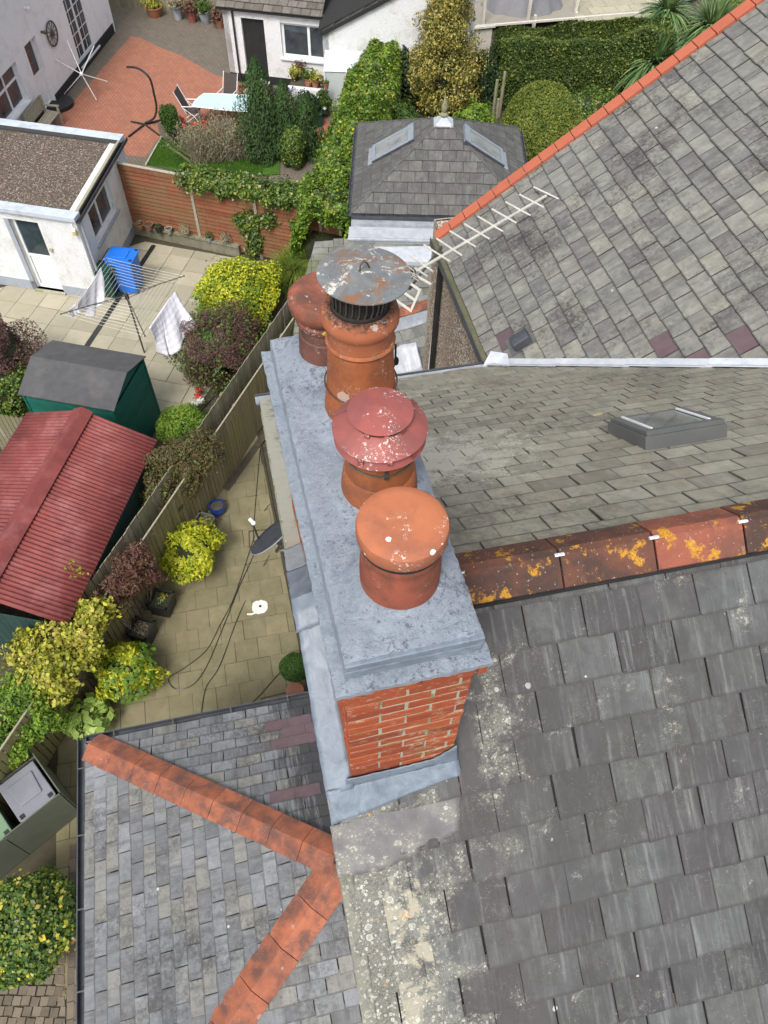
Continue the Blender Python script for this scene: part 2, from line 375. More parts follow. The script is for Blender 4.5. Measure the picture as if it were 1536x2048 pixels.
M = {}
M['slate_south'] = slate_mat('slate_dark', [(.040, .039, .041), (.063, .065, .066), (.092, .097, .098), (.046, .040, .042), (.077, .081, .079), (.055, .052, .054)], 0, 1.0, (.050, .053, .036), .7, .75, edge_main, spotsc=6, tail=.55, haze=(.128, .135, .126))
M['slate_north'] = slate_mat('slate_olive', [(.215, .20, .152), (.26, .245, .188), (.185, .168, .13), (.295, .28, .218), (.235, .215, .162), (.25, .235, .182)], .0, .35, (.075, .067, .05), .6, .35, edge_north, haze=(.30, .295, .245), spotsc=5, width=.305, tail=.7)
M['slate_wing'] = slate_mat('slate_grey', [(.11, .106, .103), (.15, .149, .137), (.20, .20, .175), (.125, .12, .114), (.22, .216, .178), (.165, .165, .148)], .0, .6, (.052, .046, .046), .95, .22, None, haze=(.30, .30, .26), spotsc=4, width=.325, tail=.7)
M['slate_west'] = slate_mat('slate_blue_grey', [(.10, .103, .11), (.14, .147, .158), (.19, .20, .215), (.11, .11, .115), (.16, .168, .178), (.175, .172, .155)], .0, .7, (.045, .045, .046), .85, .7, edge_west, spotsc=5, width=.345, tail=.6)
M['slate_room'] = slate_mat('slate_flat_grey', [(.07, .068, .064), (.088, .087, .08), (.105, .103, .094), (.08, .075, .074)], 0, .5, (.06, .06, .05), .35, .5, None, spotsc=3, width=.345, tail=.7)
M['deck'] = simple('roof_underlay', (.03, .03, .03), rough=.9, rv=0)
M['mortar'] = simple('lime_mortar', (.44, .42, .34), (.30, .30, .22), 18, .95, .8, 60, .006, dirt=(.20, .21, .10), dirtsc=9, dirtlo=.5, dirthi=.6)

def lead_paint():
    n = NT('grey_roof_paint'); o = n.pos()
    a = n.noise(n.scale(o, 8, 8, 8), 1.0, 7, .7, 1.5); fib = n.noise(n.vmath('ADD', n.scale(o, 90, 16, 40), (3, 1, 2)), 1.0, 4, .8, 2.0); fib2 = n.noise(n.scale(o, 18, 95, 40), 1.0, 4, .8, 2.0)
    col = n.ramp(a, [(.25, (.20, .24, .295)), (.5, (.285, .33, .39)), (.75, (.385, .43, .485))])
    col = n.mix(n.math('MULTIPLY', n.step(n.math('MAXIMUM', fib, fib2), .58, .70), .6), col, (.46, .50, .55))
    nm = sep(n, n.n('ShaderNodeNewGeometry').outputs['Normal'])[2]
    pits = n.math('MULTIPLY', n.step(n.math('ADD', n.noise(o, 42, 6, .85), n.math('MULTIPLY', n.noise(o, 4, 3, .6), .4)), .765, .81), n.step(nm, .6, .8))
    col = n.mix(n.math('MULTIPLY', pits, .8), col, (.10, .11, .14))
    gr = n.step(n.noise(n.vmath('ADD', o, (5, 3, 1)), 7, 5, .7), .62, .75); col = n.mix(n.math('MULTIPLY', gr, .3), col, (.42, .44, .33))
    h = n.math('ADD', n.math('ADD', n.math('MULTIPLY', fib, .5), n.math('MULTIPLY', fib2, .5)), n.math('MULTIPLY', n.noise(o, 30, 8, .75, .6), 1.4))
    n.bsdf(col, .5, n.bump(h, 1.0, .011), 0, .4); return n.m
M['paint'] = lead_paint()
def smooth_paint():
    n = NT('brushed_grey_paint'); o = n.pos(); a = n.noise(n.scale(o, 10, 3, 12), 1.0, 6, .7, 1.0)
    col = n.ramp(a, [(.25, (.09, .115, .145)), (.55, (.165, .20, .245)), (.8, (.25, .29, .34))])
    col = n.mix(n.math('MULTIPLY', n.step(n.noise(n.scale(o, 25, 5, 5), 1.0, 5, .7), .58, .75), .5), col, (.20, .23, .28))
    n.bsdf(col, .42, n.bump(n.noise(n.scale(o, 70, 14, 50), 1.0, 4, .7), .4, .003), 0, .45); return n.m
M['brushed'] = smooth_paint()
M['lead'] = simple('lead_sheet', (.30, .32, .34), (.18, .20, .23), 5, .45, .5, 12, .008, dirt=(.40, .42, .44), dirtsc=3, spec=.5)
M['lead_white'] = simple('new_lead_flashing', (.50, .52, .55), (.34, .37, .41), 6, .4, .5, 16, .006, spec=.5)

def clay(name, c1, c2, dark=None, splat=.5, soot=None, bandmask=None, rough=.72, lich=False, rv=.0, splatsc=15):
    n = NT(name); o = n.pos(); r = n.rnd()
    f = n.noise(o, 7, 7, .7, .4); col = n.mix(n.step(f, .3, .7), c1, c2)
    col = n.mix(n.math('MULTIPLY', n.step(n.noise(o, 120, 5, .8), .62, .72), .35), col, tuple(x*.45 for x in c2))
    if rv: col = n.hsv(col, n.math('ADD', 1-rv, n.math('MULTIPLY', r, 2*rv)))
    if dark: col = n.mix(n.math('MULTIPLY', n.step(n.noise(o, 3.5, 7, .75, .3), .44, .60), .8), col, dark)
    if soot:                                   # soot hanging below the mouth of the pot
        z = sep(n, o)[2]; g = n.math('DIVIDE', n.math('SUBTRACT', z, soot[0]), soot[1]-soot[0], clamp=True)
        t = n.math('ADD', n.noise(o, 45, 7, .8), n.math('MULTIPLY', g, .9)); col = n.mix(n.step(t, .95, 1.15) if False else n.step(n.math('MULTIPLY', t, .5), .42, .56), col, (.02, .018, .016))
    if lich:
        w1 = n.noise(o, 14, 8, .8, .6); col = n.mix(n.math('MULTIPLY', n.step(w1, .60, .68), .5), col, (.42, .40, .33))
        bl = n.math('ADD', n.math('MULTIPLY', n.noise(o, 9, 3, .6), .62), n.math('MULTIPLY', n.noise(o, 46, 6, .85), .38)); col = n.mix(n.math('MULTIPLY', n.step(bl, .56, .585), .9), col, n.mix(n.step(n.noise(o, 90, 4, .8), .4, .6), (.34, .15, .012), (.52, .27, .02)))
        fl = n.vor(o, 34); col = n.mix(n.math('MULTIPLY', n.math('LESS_THAN', n.math('ADD', fl, n.math('MULTIPLY', n.noise(o, 60, 3, .7), .25)), .25), .6), col, (.38, .36, .31))
    if splat:                                  # bird droppings
        d = n.vor(o, splatsc); cc = n.n('ShaderNodeSeparateColor'); n.set(cc.inputs[0], n.vor(o, splatsc, out='Color'))
        rad = n.math('MULTIPLY', n.math('POWER', cc.outputs[0], 4.0), .15); dd = n.math('ADD', d, n.math('MULTIPLY', n.math('SUBTRACT', n.noise(o, 70, 4, .7), .5), .16))
        m1 = n.math('MULTIPLY', n.math('LESS_THAN', dd, n.math('ADD', rad, .055)), n.math('LESS_THAN', cc.outputs[1], .5))
        sp = n.math('MULTIPLY', n.step(n.noise(o, 75, 6, .85), .56, .59), n.step(n.noise(n.vmath('ADD', o, (1.7, 4.3, 8.1)), 6, 3, .6), .56, .60))
        col = n.mix(n.math('MULTIPLY', n.math('MAXIMUM', m1, sp), splat), col, (.68, .67, .62))
    n.bsdf(col, rough, n.bump(n.math('ADD', n.noise(o, 26, 8, .75), n.math('MULTIPLY', n.noise(o, 150, 3, .7), .4)), .35, .003), 0, .3); return n.m
M['clay_a'] = clay('terracotta_warm', (.43, .15, .07), (.35, .115, .055), (.26, .10, .06), splat=.95)
M['clay_a_body'] = clay('terracotta_red', (.29, .082, .048), (.235, .066, .04), (.12, .052, .03), splat=.3, splatsc=5)
M['clay_b'] = clay('terracotta_orange', (.36, .115, .042), (.29, .09, .034), (.17, .065, .035), splat=.35, splatsc=5)
M['clay_b_top'] = clay('terracotta_sooty', (.37, .125, .058), (.30, .10, .048), splat=.35, splatsc=5, soot=(11.555, 11.645))
M['clay_c'] = clay('terracotta_weathered', (.33, .105, .06), (.25, .075, .045), (.09, .05, .037), splat=.85)
M['clay_dark'] = clay('terracotta_burnt', (.17, .075, .055), (.12, .05, .04), (.05, .035, .03), splat=.2)
M['red_metal'] = clay('red_oxide_paint', (.315, .088, .075), (.26, .075, .066), (.19, .07, .066), splat=1.0, rough=.5, splatsc=14)
def rusty_disc():
    n = NT('stained_galvanised_disc'); o = n.pos()
    col = n.ramp(n.noise(o, 9, 7, .7, .6), [(.3, (.11, .12, .125)), (.55, (.19, .205, .21)), (.75, (.28, .29, .285))])
    col = n.mix(n.math('MULTIPLY', n.step(n.noise(n.vmath('ADD', o, (2, 7, 1)), 8, 8, .8, .8), .50, .60), .85), col, (.24, .11, .045))
    col = n.mix(n.math('MULTIPLY', n.step(n.math('ADD', n.math('MULTIPLY', n.noise(n.vmath('ADD', o, (9, 1, 4)), 9, 7, .78, 1.2), .7), n.math('MULTIPLY', n.noise(o, 50, 4, .8), .3)), .535, .565), .9), col, (.60, .585, .52))
    n.bsdf(col, .55, n.bump(n.noise(o, 40, 6, .7), .4, .002), .25, .4); return n.m
M['disc'] = rusty_disc()
M['soot'] = simple('soot_black', (.012, .011, .010), (.03, .027, .025), 30, .8, .6, 90, .003, rv=0)
M['iron'] = simple('rusty_iron', (.075, .05, .04), (.14, .08, .05), 40, .6, .3, rv=0, metal=.3)
M['strap'] = simple('dull_steel', (.16, .155, .13), (.09, .09, .08), 30, .45, .2, rv=0, metal=.6)
M['ridge'] = clay('old_ridge_clay', (.125, .050, .030), (.078, .034, .025), (.045, .030, .025), splat=0, lich=True, rv=.2)
M['ridge_red'] = clay('newer_ridge_clay', (.27, .085, .05), (.20, .065, .042), (.12, .055, .04), splat=0, lich=True)
M['hip'] = clay('hip_clay', (.34, .115, .058), (.225, .075, .045), (.09, .05, .042), splat=.15, rv=.14, splatsc=6)
M['verge'] = clay('orange_verge_clay', (.41, .115, .065), (.35, .10, .055), None, splat=0, rv=.05)
def brickmat():
    n = NT('red_brick'); o = n.pos(); r = n.rnd()
    col = n.ramp(r, [(0, (.28, .062, .027)), (.5, (.33, .080, .034)), (1, (.21, .05, .027))]); col = n.hsv(col, n.math('ADD', .75, n.math('MULTIPLY', n.noise(o, 25, 6, .7), .5)))
    w1 = n.math('ADD', n.noise(n.scale(o, 14, 14, 30), 1.0, 8, .8, .5), n.math('MULTIPLY', n.noise(o, 3, 2, .5), .15)); col = n.mix(n.math('MULTIPLY', n.step(w1, .62, .72), .75), col, (.42, .36, .25))
    g = n.step(n.noise(n.vmath('ADD', o, (4, 4, 4)), 9, 6, .75), .58, .68); col = n.mix(n.math('MULTIPLY', g, .6), col, (.20, .17, .04))
    n.bsdf(col, .85, n.bump(n.noise(o, 90, 6, .75), .6, .003), 0, .2); return n.m
M['brick'] = brickmat()
M['black_plastic'] = simple('black_plastic', (.015, .016, .018), (.03, .03, .032), 5, .35, 0, rv=0, spec=.5)
M['gutter'] = simple('dark_gutter', (.035, .04, .05), (.07, .075, .085), 5, .4, .2, rv=0, spec=.5)
M['alu'] = simple('aerial_aluminium', (.62, .60, .54), (.48, .46, .41), 8, .4, 0, rv=0, metal=.25, spec=.5)
M['window_grey'] = simple('anthracite_frame', (.085, .09, .09), (.105, .11, .108), 4, .42, .1, rv=0, spec=.5)
M['frame_silver'] = simple('silver_frame', (.34, .38, .42), (.25, .28, .32), 6, .4, .1, rv=0, metal=.4, spec=.5)
def glass(name, tint=(.03, .035, .04), rough=.03, refl=.5):
    n = NT(name); o = n.pos(); c = n.mix(n.step(n.noise(o, 1.8, 4, .6), .35, .7), tint, tuple(x*2.4 for x in tint)); n.bsdf(c, rough, None, 0, refl); return n.m
M['glass'] = glass('window_glass'); M['glass_pale'] = glass('roof_window_glass', (.10, .105, .10), .05, .7)
def pebble():
    n = NT('pebbledash'); o = n.pos(); c = n.n('ShaderNodeSeparateColor'); n.set(c.inputs[0], n.vor(o, 30, out='Color')); d = n.vor(o, 30)
    col = n.ramp(c.outputs[0], [(0, (.16, .10, .075)), (.35, (.34, .25, .18)), (.7, (.52, .46, .36)), (1, (.68, .64, .56))]); col = n.mix(n.step(d, .35, .6), col, (.20, .16, .12))
    n.bsdf(col, .8, n.bump(n.math('SUBTRACT', 1.0, d), 1.0, .008), 0, .3); return n.m
M['pebble'] = pebble()
def render_white(name, base=(.70, .71, .72), stain=(.50, .49, .43)):
    n = NT(name); o = n.pos(); col = n.mix(n.step(n.noise(o, 2.5, 7, .75), .5, .75), base, stain)
    col = n.mix(n.math('MULTIPLY', n.step(n.noise(n.scale(o, 5, 5, .8), 1.0, 4, .7), .6, .8), .35), col, (.45, .44, .38))
    h = n.math('ADD', n.noise(o, 22, 8, .85), n.math('MULTIPLY', n.vor(o, 30), .4)); n.bsdf(col, .85, n.bump(h, .9, .02), 0, .25); return n.m
M['render'] = render_white('roughcast_white')
M['black_paint'] = simple('black_masonry_paint', (.018, .02, .022), (.03, .03, .03), 5, .6, .4, 40, .01, rv=0)
M['upvc'] = simple('white_upvc', (.80, .81, .82), (.72, .73, .75), 3, .35, 0, rv=0, spec=.5)
M['white_trim'] = simple('white_trim', (.75, .76, .78), (.62, .63, .65), 3, .5, .1, rv=0)

# ---------------------------------------------------------------- main house roof
A0 = R(-1.3); HU = Vector((math.cos(A0), math.sin(A0), 0)); HV = Vector((-math.sin(A0), math.cos(A0), 0)); ZZ = Vector((0, 0, 1))
PR = Vector((.07, 1.923, 10.17)); pitch = R(36); cp, sp = math.cos(pitch), math.sin(pitch)
FS = frame(PR, HU, HV*cp+ZZ*sp)               # south slope: x along the ridge, y up the slope (0 at the ridge)
FN = frame(PR, -HU, -HV*cp+ZZ*sp)             # north slope: x runs the other way
SW, SE = .322, .226                            # slate width and exposure
house = thing('house', 'big slate roofed house with a red clay ridge, under the grey painted chimney', 'house', (4, 2, 0))
SL = 5.9
def deck(name, F, poly, parent): 
    o = MB().prism(ccw(poly), -.03, 0).mesh(name, M['deck']); return link(name, o, parent, F)
ps = [(0, -SL), (7.3, -SL), (7.3, 0), (0, 0)]
rs = deck('roof', FS, ps, house); rs['label'] = 'dark grey south slope beside and below the chimney'
stack_hole = lambda x, y: .16 < x < .60 and y > -.72
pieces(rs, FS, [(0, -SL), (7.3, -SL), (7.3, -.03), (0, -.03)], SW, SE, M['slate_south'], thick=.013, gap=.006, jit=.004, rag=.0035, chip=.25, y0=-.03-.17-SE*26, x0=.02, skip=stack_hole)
eave_px = fpx(FN, (985, 735)); ce = FN @ eave_px           # inner corner of the eaves
ye = eave_px.y
ve = FN.inverted() @ (PR + HU*((ce-PR).dot(HU)+(ce-PR).dot(HV)) )       # valley foot .. ridge
vo = .075
pn = [(0, 0), (ve.x, 0), (eave_px.x, ye), (0, ye)]
rn = deck('roof', FN, pn, house); rn['label'] = 'olive grey north slope behind the chimney with the roof window'
wpx = [fpx(FN, p) for p in ((1215, 880), (1285, 905), (1455, 880), (1320, 822))]
wx0, wx1 = fpx(FN, (1457, 882)).x, fpx(FN, (1287, 906)).x
WB = fpx(FN, (1370, 895)); WT = fpx(FN, (1322, 835), .14)
def skylight_hole(x, y): return wx0-.02 < x < wx1+.02 and WT.y < y < WB.y
rowsN = int(-ye/SE)+1
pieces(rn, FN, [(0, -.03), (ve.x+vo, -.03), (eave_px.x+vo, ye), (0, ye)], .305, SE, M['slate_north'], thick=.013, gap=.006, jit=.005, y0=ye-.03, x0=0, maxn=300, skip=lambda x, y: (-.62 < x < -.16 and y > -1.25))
# walls below
def walls(parent, pts, z0, z1, mat, name='wall'):
    for i in range(len(pts)-1):
        a, b = Vector(pts[i]), Vector(pts[i+1]); d = (b-a); F = frame((a.x, a.y, z0), d, ZZ)
        MB().fbox(F, 0, d.length, 0, z1-z0, -.2, 0).build(name, mat, parent)
g0 = PR+HU*.04; gs = g0-HV*4.72; gn = g0+HV*(abs(ye)*cp-.12)
F = frame((g0.x, g0.y, 0), HV, ZZ); 
MB().prism([(-4.7, 0), (abs(ye)*cp-.15, 0), (abs(ye)*cp-.15, 10.02+ye*sp+.1), (0, 10.06), (-4.7, 10.06-4.7*math.tan(pitch))], -.02, .2, F).build('wall', M['render'], house)
e0 = PR+HU*.1+HV*(abs(ye)*cp-.15); walls(house, [e0, Vector((ce.x-.2, ce.y-.15, 0))], 0, ce.z-.1, M['render'])
# ridge tiles of angled clay, with white clips at the joints
RT = .487
def ridge_tile(F, x0, L, half, drop, top, th, mat, parent, name='ridge_tile', up=.0, over=.0):
    """angular tile along x of frame F (z up): flat crown of half width 'top', wings of half width 'half' falling by drop"""
    prof = [(-half, -drop), (-top, 0), (top, 0), (half, -drop), (half-.004, -drop-th), (top*.8, -th), (-top*.8, -th), (-half+.004, -drop-th)]
    vs = []
    for k, x in enumerate((x0, x0+L)):
        vs += [F @ Vector((x, y, z+up+(over if k == 0 else 0))) for y, z in prof]
    n = 8; fs = [tuple(range(n)), tuple(range(n, 2*n))[::-1]]+[(i, n+i, n+(i+1) % n, (i+1) % n) for i in range(n)]
    return MB().add(vs, fs).build(name, mat, parent, bev=.004)
FR = frame(PR+ZZ*.085, HU, HV)
xr = .86-PR.x
start = [fpx(FR, p, 0).x for p in ((921, 1118), (1108, 1085), (1294, 1050), (1470, 1018))]
xs = [start[0]-.03]+start[1:]; k = 0
while xs[-1] < 7.2: xs.append(xs[-1]+RT)
xs = [xs[0]-.09]+xs
for i in range(len(xs)-1):
    L = xs[i+1]-xs[i]
    mt = M['ridge_red'] if i == 3 else M['ridge']
    o = ridge_tile(FR, xs[i]+.004, L-.008, .158, .105, .022, .018, mt, house, up=random.uniform(-.004, .004), over=.006)
    if i == 3: o['label'] = 'brighter red ridge tile splashed with yellow lichen'
    if i > 0:
        MB().fbox(FR @ Matrix.Translation(Vector((xs[i], -.02, .004))) @ Matrix.Rotation(R(-28), 4, 'X'), -.026, .026, -.008, .008, -.005, .006).build('ridge_clip', M['white_trim'], house)
MB().fbox(FR, xs[0], 7.2, -.166, .166, -.135, -.118).build('ridge_seal', M['black_plastic'], house)
# mortar bed and verge edge
m = MB()
for F, sgn in ((FS, 1), (FN, -1)):
    m.fbox(F, *( (-.012, .012) if sgn > 0 else (-.012, .012)), -5.6, -.02, -.04, .004)
m.build('verge_mortar', M['mortar'], house)
# north eave gutter of grey lined lead
fg = frame(FN @ Vector((0, ye, 0)), HU, HV)
MB().fbox(fg, -.05, -eave_px.x+.02, -.02, .10, -.09, -.03).fbox(fg, -.05, -eave_px.x+.02, .09, .115, -.09, .02).build('gutter', M['gutter'], house)
MB().fbox(fg, -.05, -eave_px.x, -.03, .085, -.03, .004).build('gutter_lining', M['lead'], house)
# lead valley, in lapped sheets
M['purple'] = simple('purple_slate', (.125, .085, .094), (.095, .066, .072), 9, .6, .5, 40, .004, rv=.12)
# valley of lapped lead sheets between the house and its wing
FW = frame(ce, -HV, HU*cp+ZZ*sp)              # wing slope: x towards the house ridge, y up the slope
vtop = FN @ Vector((ve.x, 0, 0)); VL = (vtop-ce).length; vdir = (vtop-ce).normalized()
nN = (FN.to_3x3() @ Vector((0, 0, 1))); nW = (FW.to_3x3() @ Vector((0, 0, 1)))
sN = vdir.cross(nN).normalized(); sW = vdir.cross(nW).normalized()
if sN.dot(HV) > 0: sN = -sN
if sW.dot(HV) < 0: sW = -sW
for i in range(6):
    a = ce+vdir*(i*.95-.02); b = ce+vdir*((i+1)*.95+.05); u = .05; w0 = .105
    m = MB()
    for s_, nn in ((sN, nN), (sW, nW)):
        o1, o2 = nn*(u+.012), nn*u
        m.add([a+o1, b+o2, b+o2+s_*w0, a+o1+s_*w0, a+o1-nn*.012, b+o2-nn*.012, b+o2+s_*w0-nn*.012, a+o1+s_*w0-nn*.012],
              [(0, 1, 2, 3), (7, 6, 5, 4), (0, 4, 5, 1), (3, 2, 6, 7), (0, 3, 7, 4), (1, 5, 6, 2)])
    m.build('valley_lead', M['lead_white'], house)
m = MB(); k = ce-HU*.05+ZZ*.02
m.add([k, k+sN*.2+vdir*.02+ZZ*.02, k+sN*.05+vdir*.35+ZZ*.03, k+sW*.16+vdir*.22+ZZ*.05, k+sW*.2-HU*.05+ZZ*.06, k-HV*.0-HU*.1+ZZ*.01], [(0, 1, 2), (0, 2, 3), (0, 3, 4), (0, 4, 5)])
m.build('valley_apron', M['lead_white'], house)

# ---------------------------------------------------------------- rear wing
vb = fpx(FW, (831, 510)); vt = fpx(FW, (1536, 6)); xv = vb.x
wing = thing('house_wing', 'rear wing with a pale grey slate slope edged in orange clay tiles, top right', 'house wing', (4.5, 8, 0))
ymax = vt.y+1.2
pw = ccw([(xv, 0), (0, 0), (ymax, ymax*cp), (ymax, ymax), (xv, ymax)]) if False else ccw([(xv, 0), (0, 0), (ymax*cp, ymax), (xv, ymax)])
rw = deck('roof', FW, pw, wing)
pw2 = ccw([(xv+.09, .0), (-vo, .0), (ymax*cp-vo, ymax), (xv+.09, ymax)])
vent = fpx(FW, (1040, 690))
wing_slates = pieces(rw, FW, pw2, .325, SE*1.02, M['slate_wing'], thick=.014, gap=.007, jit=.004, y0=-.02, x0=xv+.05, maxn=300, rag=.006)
# mortar fillet and clay verge tiles climbing the gable
MB().fbox(FW, xv+.02, xv+.13, 0, ymax, -.02, .018).build('verge_mortar', M['mortar'], wing)
slope_ang = 0
nt_ = 24; dl = ymax/nt_
for i in range(nt_):
    o = MB().fbox(FW, xv-.10, xv+.085, i*dl+.004, (i+1)*dl-.004, -.02, .075+random.uniform(-.002, .002)).build('verge_tile', M['verge'], wing, bev=.008)
wl = -xv
fw0 = FW @ Vector((0, 0, 0)); fw1 = FW @ Vector((xv, 0, 0))
# mossy eaves gutter, fascia, pebbledash wall, soil pipe
GW = frame(fw0, HV, -HU)
MB().fbox(GW, -.02, wl+.03, 0, .012, -.10, .03).fbox(GW, -.02, wl+.03, .10, .112, -.10, .02).fbox(GW, -.02, wl+.03, 0, .112, -.11, -.10).build('gutter', M['gutter'], wing)
M['moss'] = simple('mossy_felt', (.16, .15, .09), (.10, .105, .06), 12, .95, .6, 50, .006)
MB().fbox(GW, -.02, wl+.03, .012, .10, -.10, -.012).build('gutter_silt', M['moss'], wing)
wx = .14                                        # eaves overhang
wc = at_plane((858, 607), tuple(fw0+HU*wx), tuple(HU)); yc = (wc-fw0).dot(HV)
MB().fbox(GW, -.6, yc, -wx-.25, -wx, -fw0.z, -.10).build('wall', M['pebble'], wing)
MB().fbox(GW, yc, wl-.12, -wx-1.5, -wx-1.2, -fw0.z, -.10).build('wall', M['render'], wing)
MB().fbox(GW, yc-.03, yc+.03, -wx-1.4, -wx+.015, -fw0.z, -.10).build('corner_bead', simple('stone_bead', (.36, .32, .26), rv=0), wing)
MB().fbox(GW, -.02, wl, -.22, 0, -.13, -.105).build('soffit', M['black_paint'], wing)
pp = at_plane((871, 648), tuple(fw0+HU*(wx-.06)), tuple(HU)); m = MB().tube([(pp.x, pp.y, fw0.z-.12), (pp.x, pp.y, 0)], .05, 12)
m.build('downpipe', M['black_plastic'], wing)
for o in wing_slates:
    q = project(o.matrix_world.translation if False else (FW @ (FW.inverted() @ PMAT[o.name].translation)+FW.to_3x3() @ Vector((.16, .14, 0))))
    if any(math.hypot(q[0]-a, q[1]-b) < 26 for a, b in ((1010, 688), (1322, 698), (1500, 690), (1400, 722))): o.material_slots[0].link = 'OBJECT'; o.material_slots[0].material = M['purple']; o['label'] = 'replaced slate of purple hue'
# vent slate
FV = FW @ Matrix.Translation(Vector((vent.x, vent.y, .03)))
vo_ = MB().fbox(FV, -.17, .13, -.15, .2, 0, .012).build('vent_base', M['window_grey'], wing)
MB().prism([(-.12, 0), (.12, 0), (.12, .012), (.10, .11), (.02, .13), (-.06, .12), (-.10, .09)], -.12, .12, FV @ Matrix(((0, 0, 1, 0), (1, 0, 0, 0), (0, 1, 0, .012), (0, 0, 0, 1))) if False else FV @ Matrix(((1, 0, 0, 0), (0, 0, -1, .05), (0, 1, 0, .012), (0, 0, 0, 1)))).build('vent_hood', M['gutter'], wing, bev=.01)
# apex wall of the wing's gable, far side
MB().prism([(0, 0), (7, 0), (7, fw0.z+5.0), (.15, fw0.z-.05)], -.2, 0, frame((fw1.x, fw1.y, 0), HU, ZZ)).build('gable_wall', M['render'], wing)

# ---------------------------------------------------------------- roof window on the north slope
FK = frame(FN @ Vector((wx1, 0, 0)), -HU, -HV*cp+ZZ*sp)
def roof_window(parent, F, x0, x1, y0, y1, h, fmat, gmat, bar, pane_mat=None):
    """y0 is the lower edge; raised kerb, frame and glass"""
    fr = MB().fbox(F, x0, x1, y0, y0+.05, 0, h).fbox(F, x0, x1, y1-.05, y1, 0, h).fbox(F, x0, x0+.05, y0+.05, y1-.05, 0, h).fbox(F, x1-.05, x1, y0+.05, y1-.05, 0, h).build('roof_window', fmat, parent, bev=.004)
    a = .075; z0, z1 = h, h+.03
    MB().fbox(F, x0+.012, x1-.012, y0+.01, y0+a+.03, z0, z1).fbox(F, x0+.012, x1-.012, y1-a, y1-.01, z0, z1+.012).fbox(F, x0+.012, x0+a, y0+a+.03, y1-a, z0, z1).fbox(F, x1-a, x1-.012, y0+a+.03, y1-a, z0, z1).build('sash', fmat, fr, bev=.003)
    MB().fbox(F, x0+a, x0+a+.02, y0+a, y1-a, z1-.004, z1+.008).fbox(F, x1-a-.02, x1-a, y0+a, y1-a, z1-.004, z1+.008).build('glazing_bar', bar, fr)
    MB().fbox(F, x0+a, x1-a, y0+a+.03, y1-a, h-.01, h+.018).build('pane', gmat, fr)
    return fr
xa, xb = min(wx0, wx1), max(wx0, wx1); yb = WB.y
ytop = fpx(FN, (1320, 824), .14).y
rwn = roof_window(rn, FN, xa, xb, min(yb, ytop), max(yb, ytop), .13, M['window_grey'], M['glass_pale'], M['white_trim']) if False else None
def rw_part():
    y0, y1 = min(yb, ytop), max(yb, ytop)
    fr = MB().fbox(FN, xa, xb, y0, y0+.05, 0, .13).fbox(FN, xa, xb, y1-.05, y1, 0, .13).fbox(FN, xa, xa+.05, y0+.05, y1-.05, 0, .13).fbox(FN, xb-.05, xb, y0+.05, y1-.05, 0, .13).build('roof_window', M['window_grey'], house, label='dark grey framed roof window with clear glass', bev=.004)
    a = .085
    MB().fbox(FN, xa+.015, xb-.015, y1-a, y1-.012, .13, .165).fbox(FN, xa+.015, xb-.015, y0+.012, y0+.05, .13, .15).fbox(FN, xa+.015, xa+a, y0+.05, y1-a, .13, .16).fbox(FN, xb-a, xb-.015, y0+.05, y1-a, .13, .16).build('sash', M['window_grey'], fr, bev=.003)
    MB().fbox(FN, xa+a, xa+a+.018, y0+.06, y1-a, .158, .17).fbox(FN, xb-a-.018, xb-a, y0+.06, y1-a, .158, .17).build('glazing_bar', M['white_trim'], fr)
    MB().fbox(FN, xa+a, xb-a, y0+.05, y1-a, .12, .152).build('pane', M['glass_pale'], fr)
rw_part()

# ---------------------------------------------------------------- west extension with hipped roof
ZE = 3.4
cn = at(172, 1487, ZE); ap = at(684, 1722, 4.5); dx, dy = ap.x-cn.x, cn.y-ap.y
H_ = 4.5-ZE; pW = math.atan2(H_, dx); pN = math.atan2(H_, dy)
ext = thing('house_extension', 'low hipped extension with blue grey slates and clay hip tiles, bottom left of the chimney', 'extension', (-1.4, 2, 0))
csw = Vector((cn.x-.07, cn.y-2*dy, ZE)); gx = Vector((ap.x+.0, cn.y-.06, ZE))
FXN = frame(cn, -HU, -HV*math.cos(pN)+ZZ*math.sin(pN))
FXW = frame(cn, -HV, HU*math.cos(pW)+ZZ*math.sin(pW))
FXS = frame(csw, HU, HV*math.cos(pN)+ZZ*math.sin(pN))
loc2 = lambda F, P: tuple((F.inverted() @ Vector(P))[:2])
wallp = lambda P: Vector((ap.x+.0, P[1], P[2]))
pXN = [loc2(FXN, cn), loc2(FXN, ap), loc2(FXN, (ap.x+.02, cn.y-.07, ZE))]
pXW = [loc2(FXW, cn), loc2(FXW, csw), loc2(FXW, ap)]
pXS = [loc2(FXS, csw), loc2(FXS, (ap.x, csw.y, ZE)), loc2(FXS, ap)]
for F, p, wd, ex, nm in ((FXN, pXN, .312, .168, 'north slope beside the gable, streaked with soot'), (FXW, pXW, .345, .168, 'west slope facing the side gutter'), (FXS, pXS, .31, .168, 'south slope')):
    p = ccw(p); d = deck('roof', F, p, ext); d['label'] = nm
    pieces(d, F, p, wd, ex, M['slate_west'], thick=.011, gap=.007, jit=.004, y0=-.02, maxn={'n': 150, 'w': 120, 's': 30}[nm[0]], rag=.006)
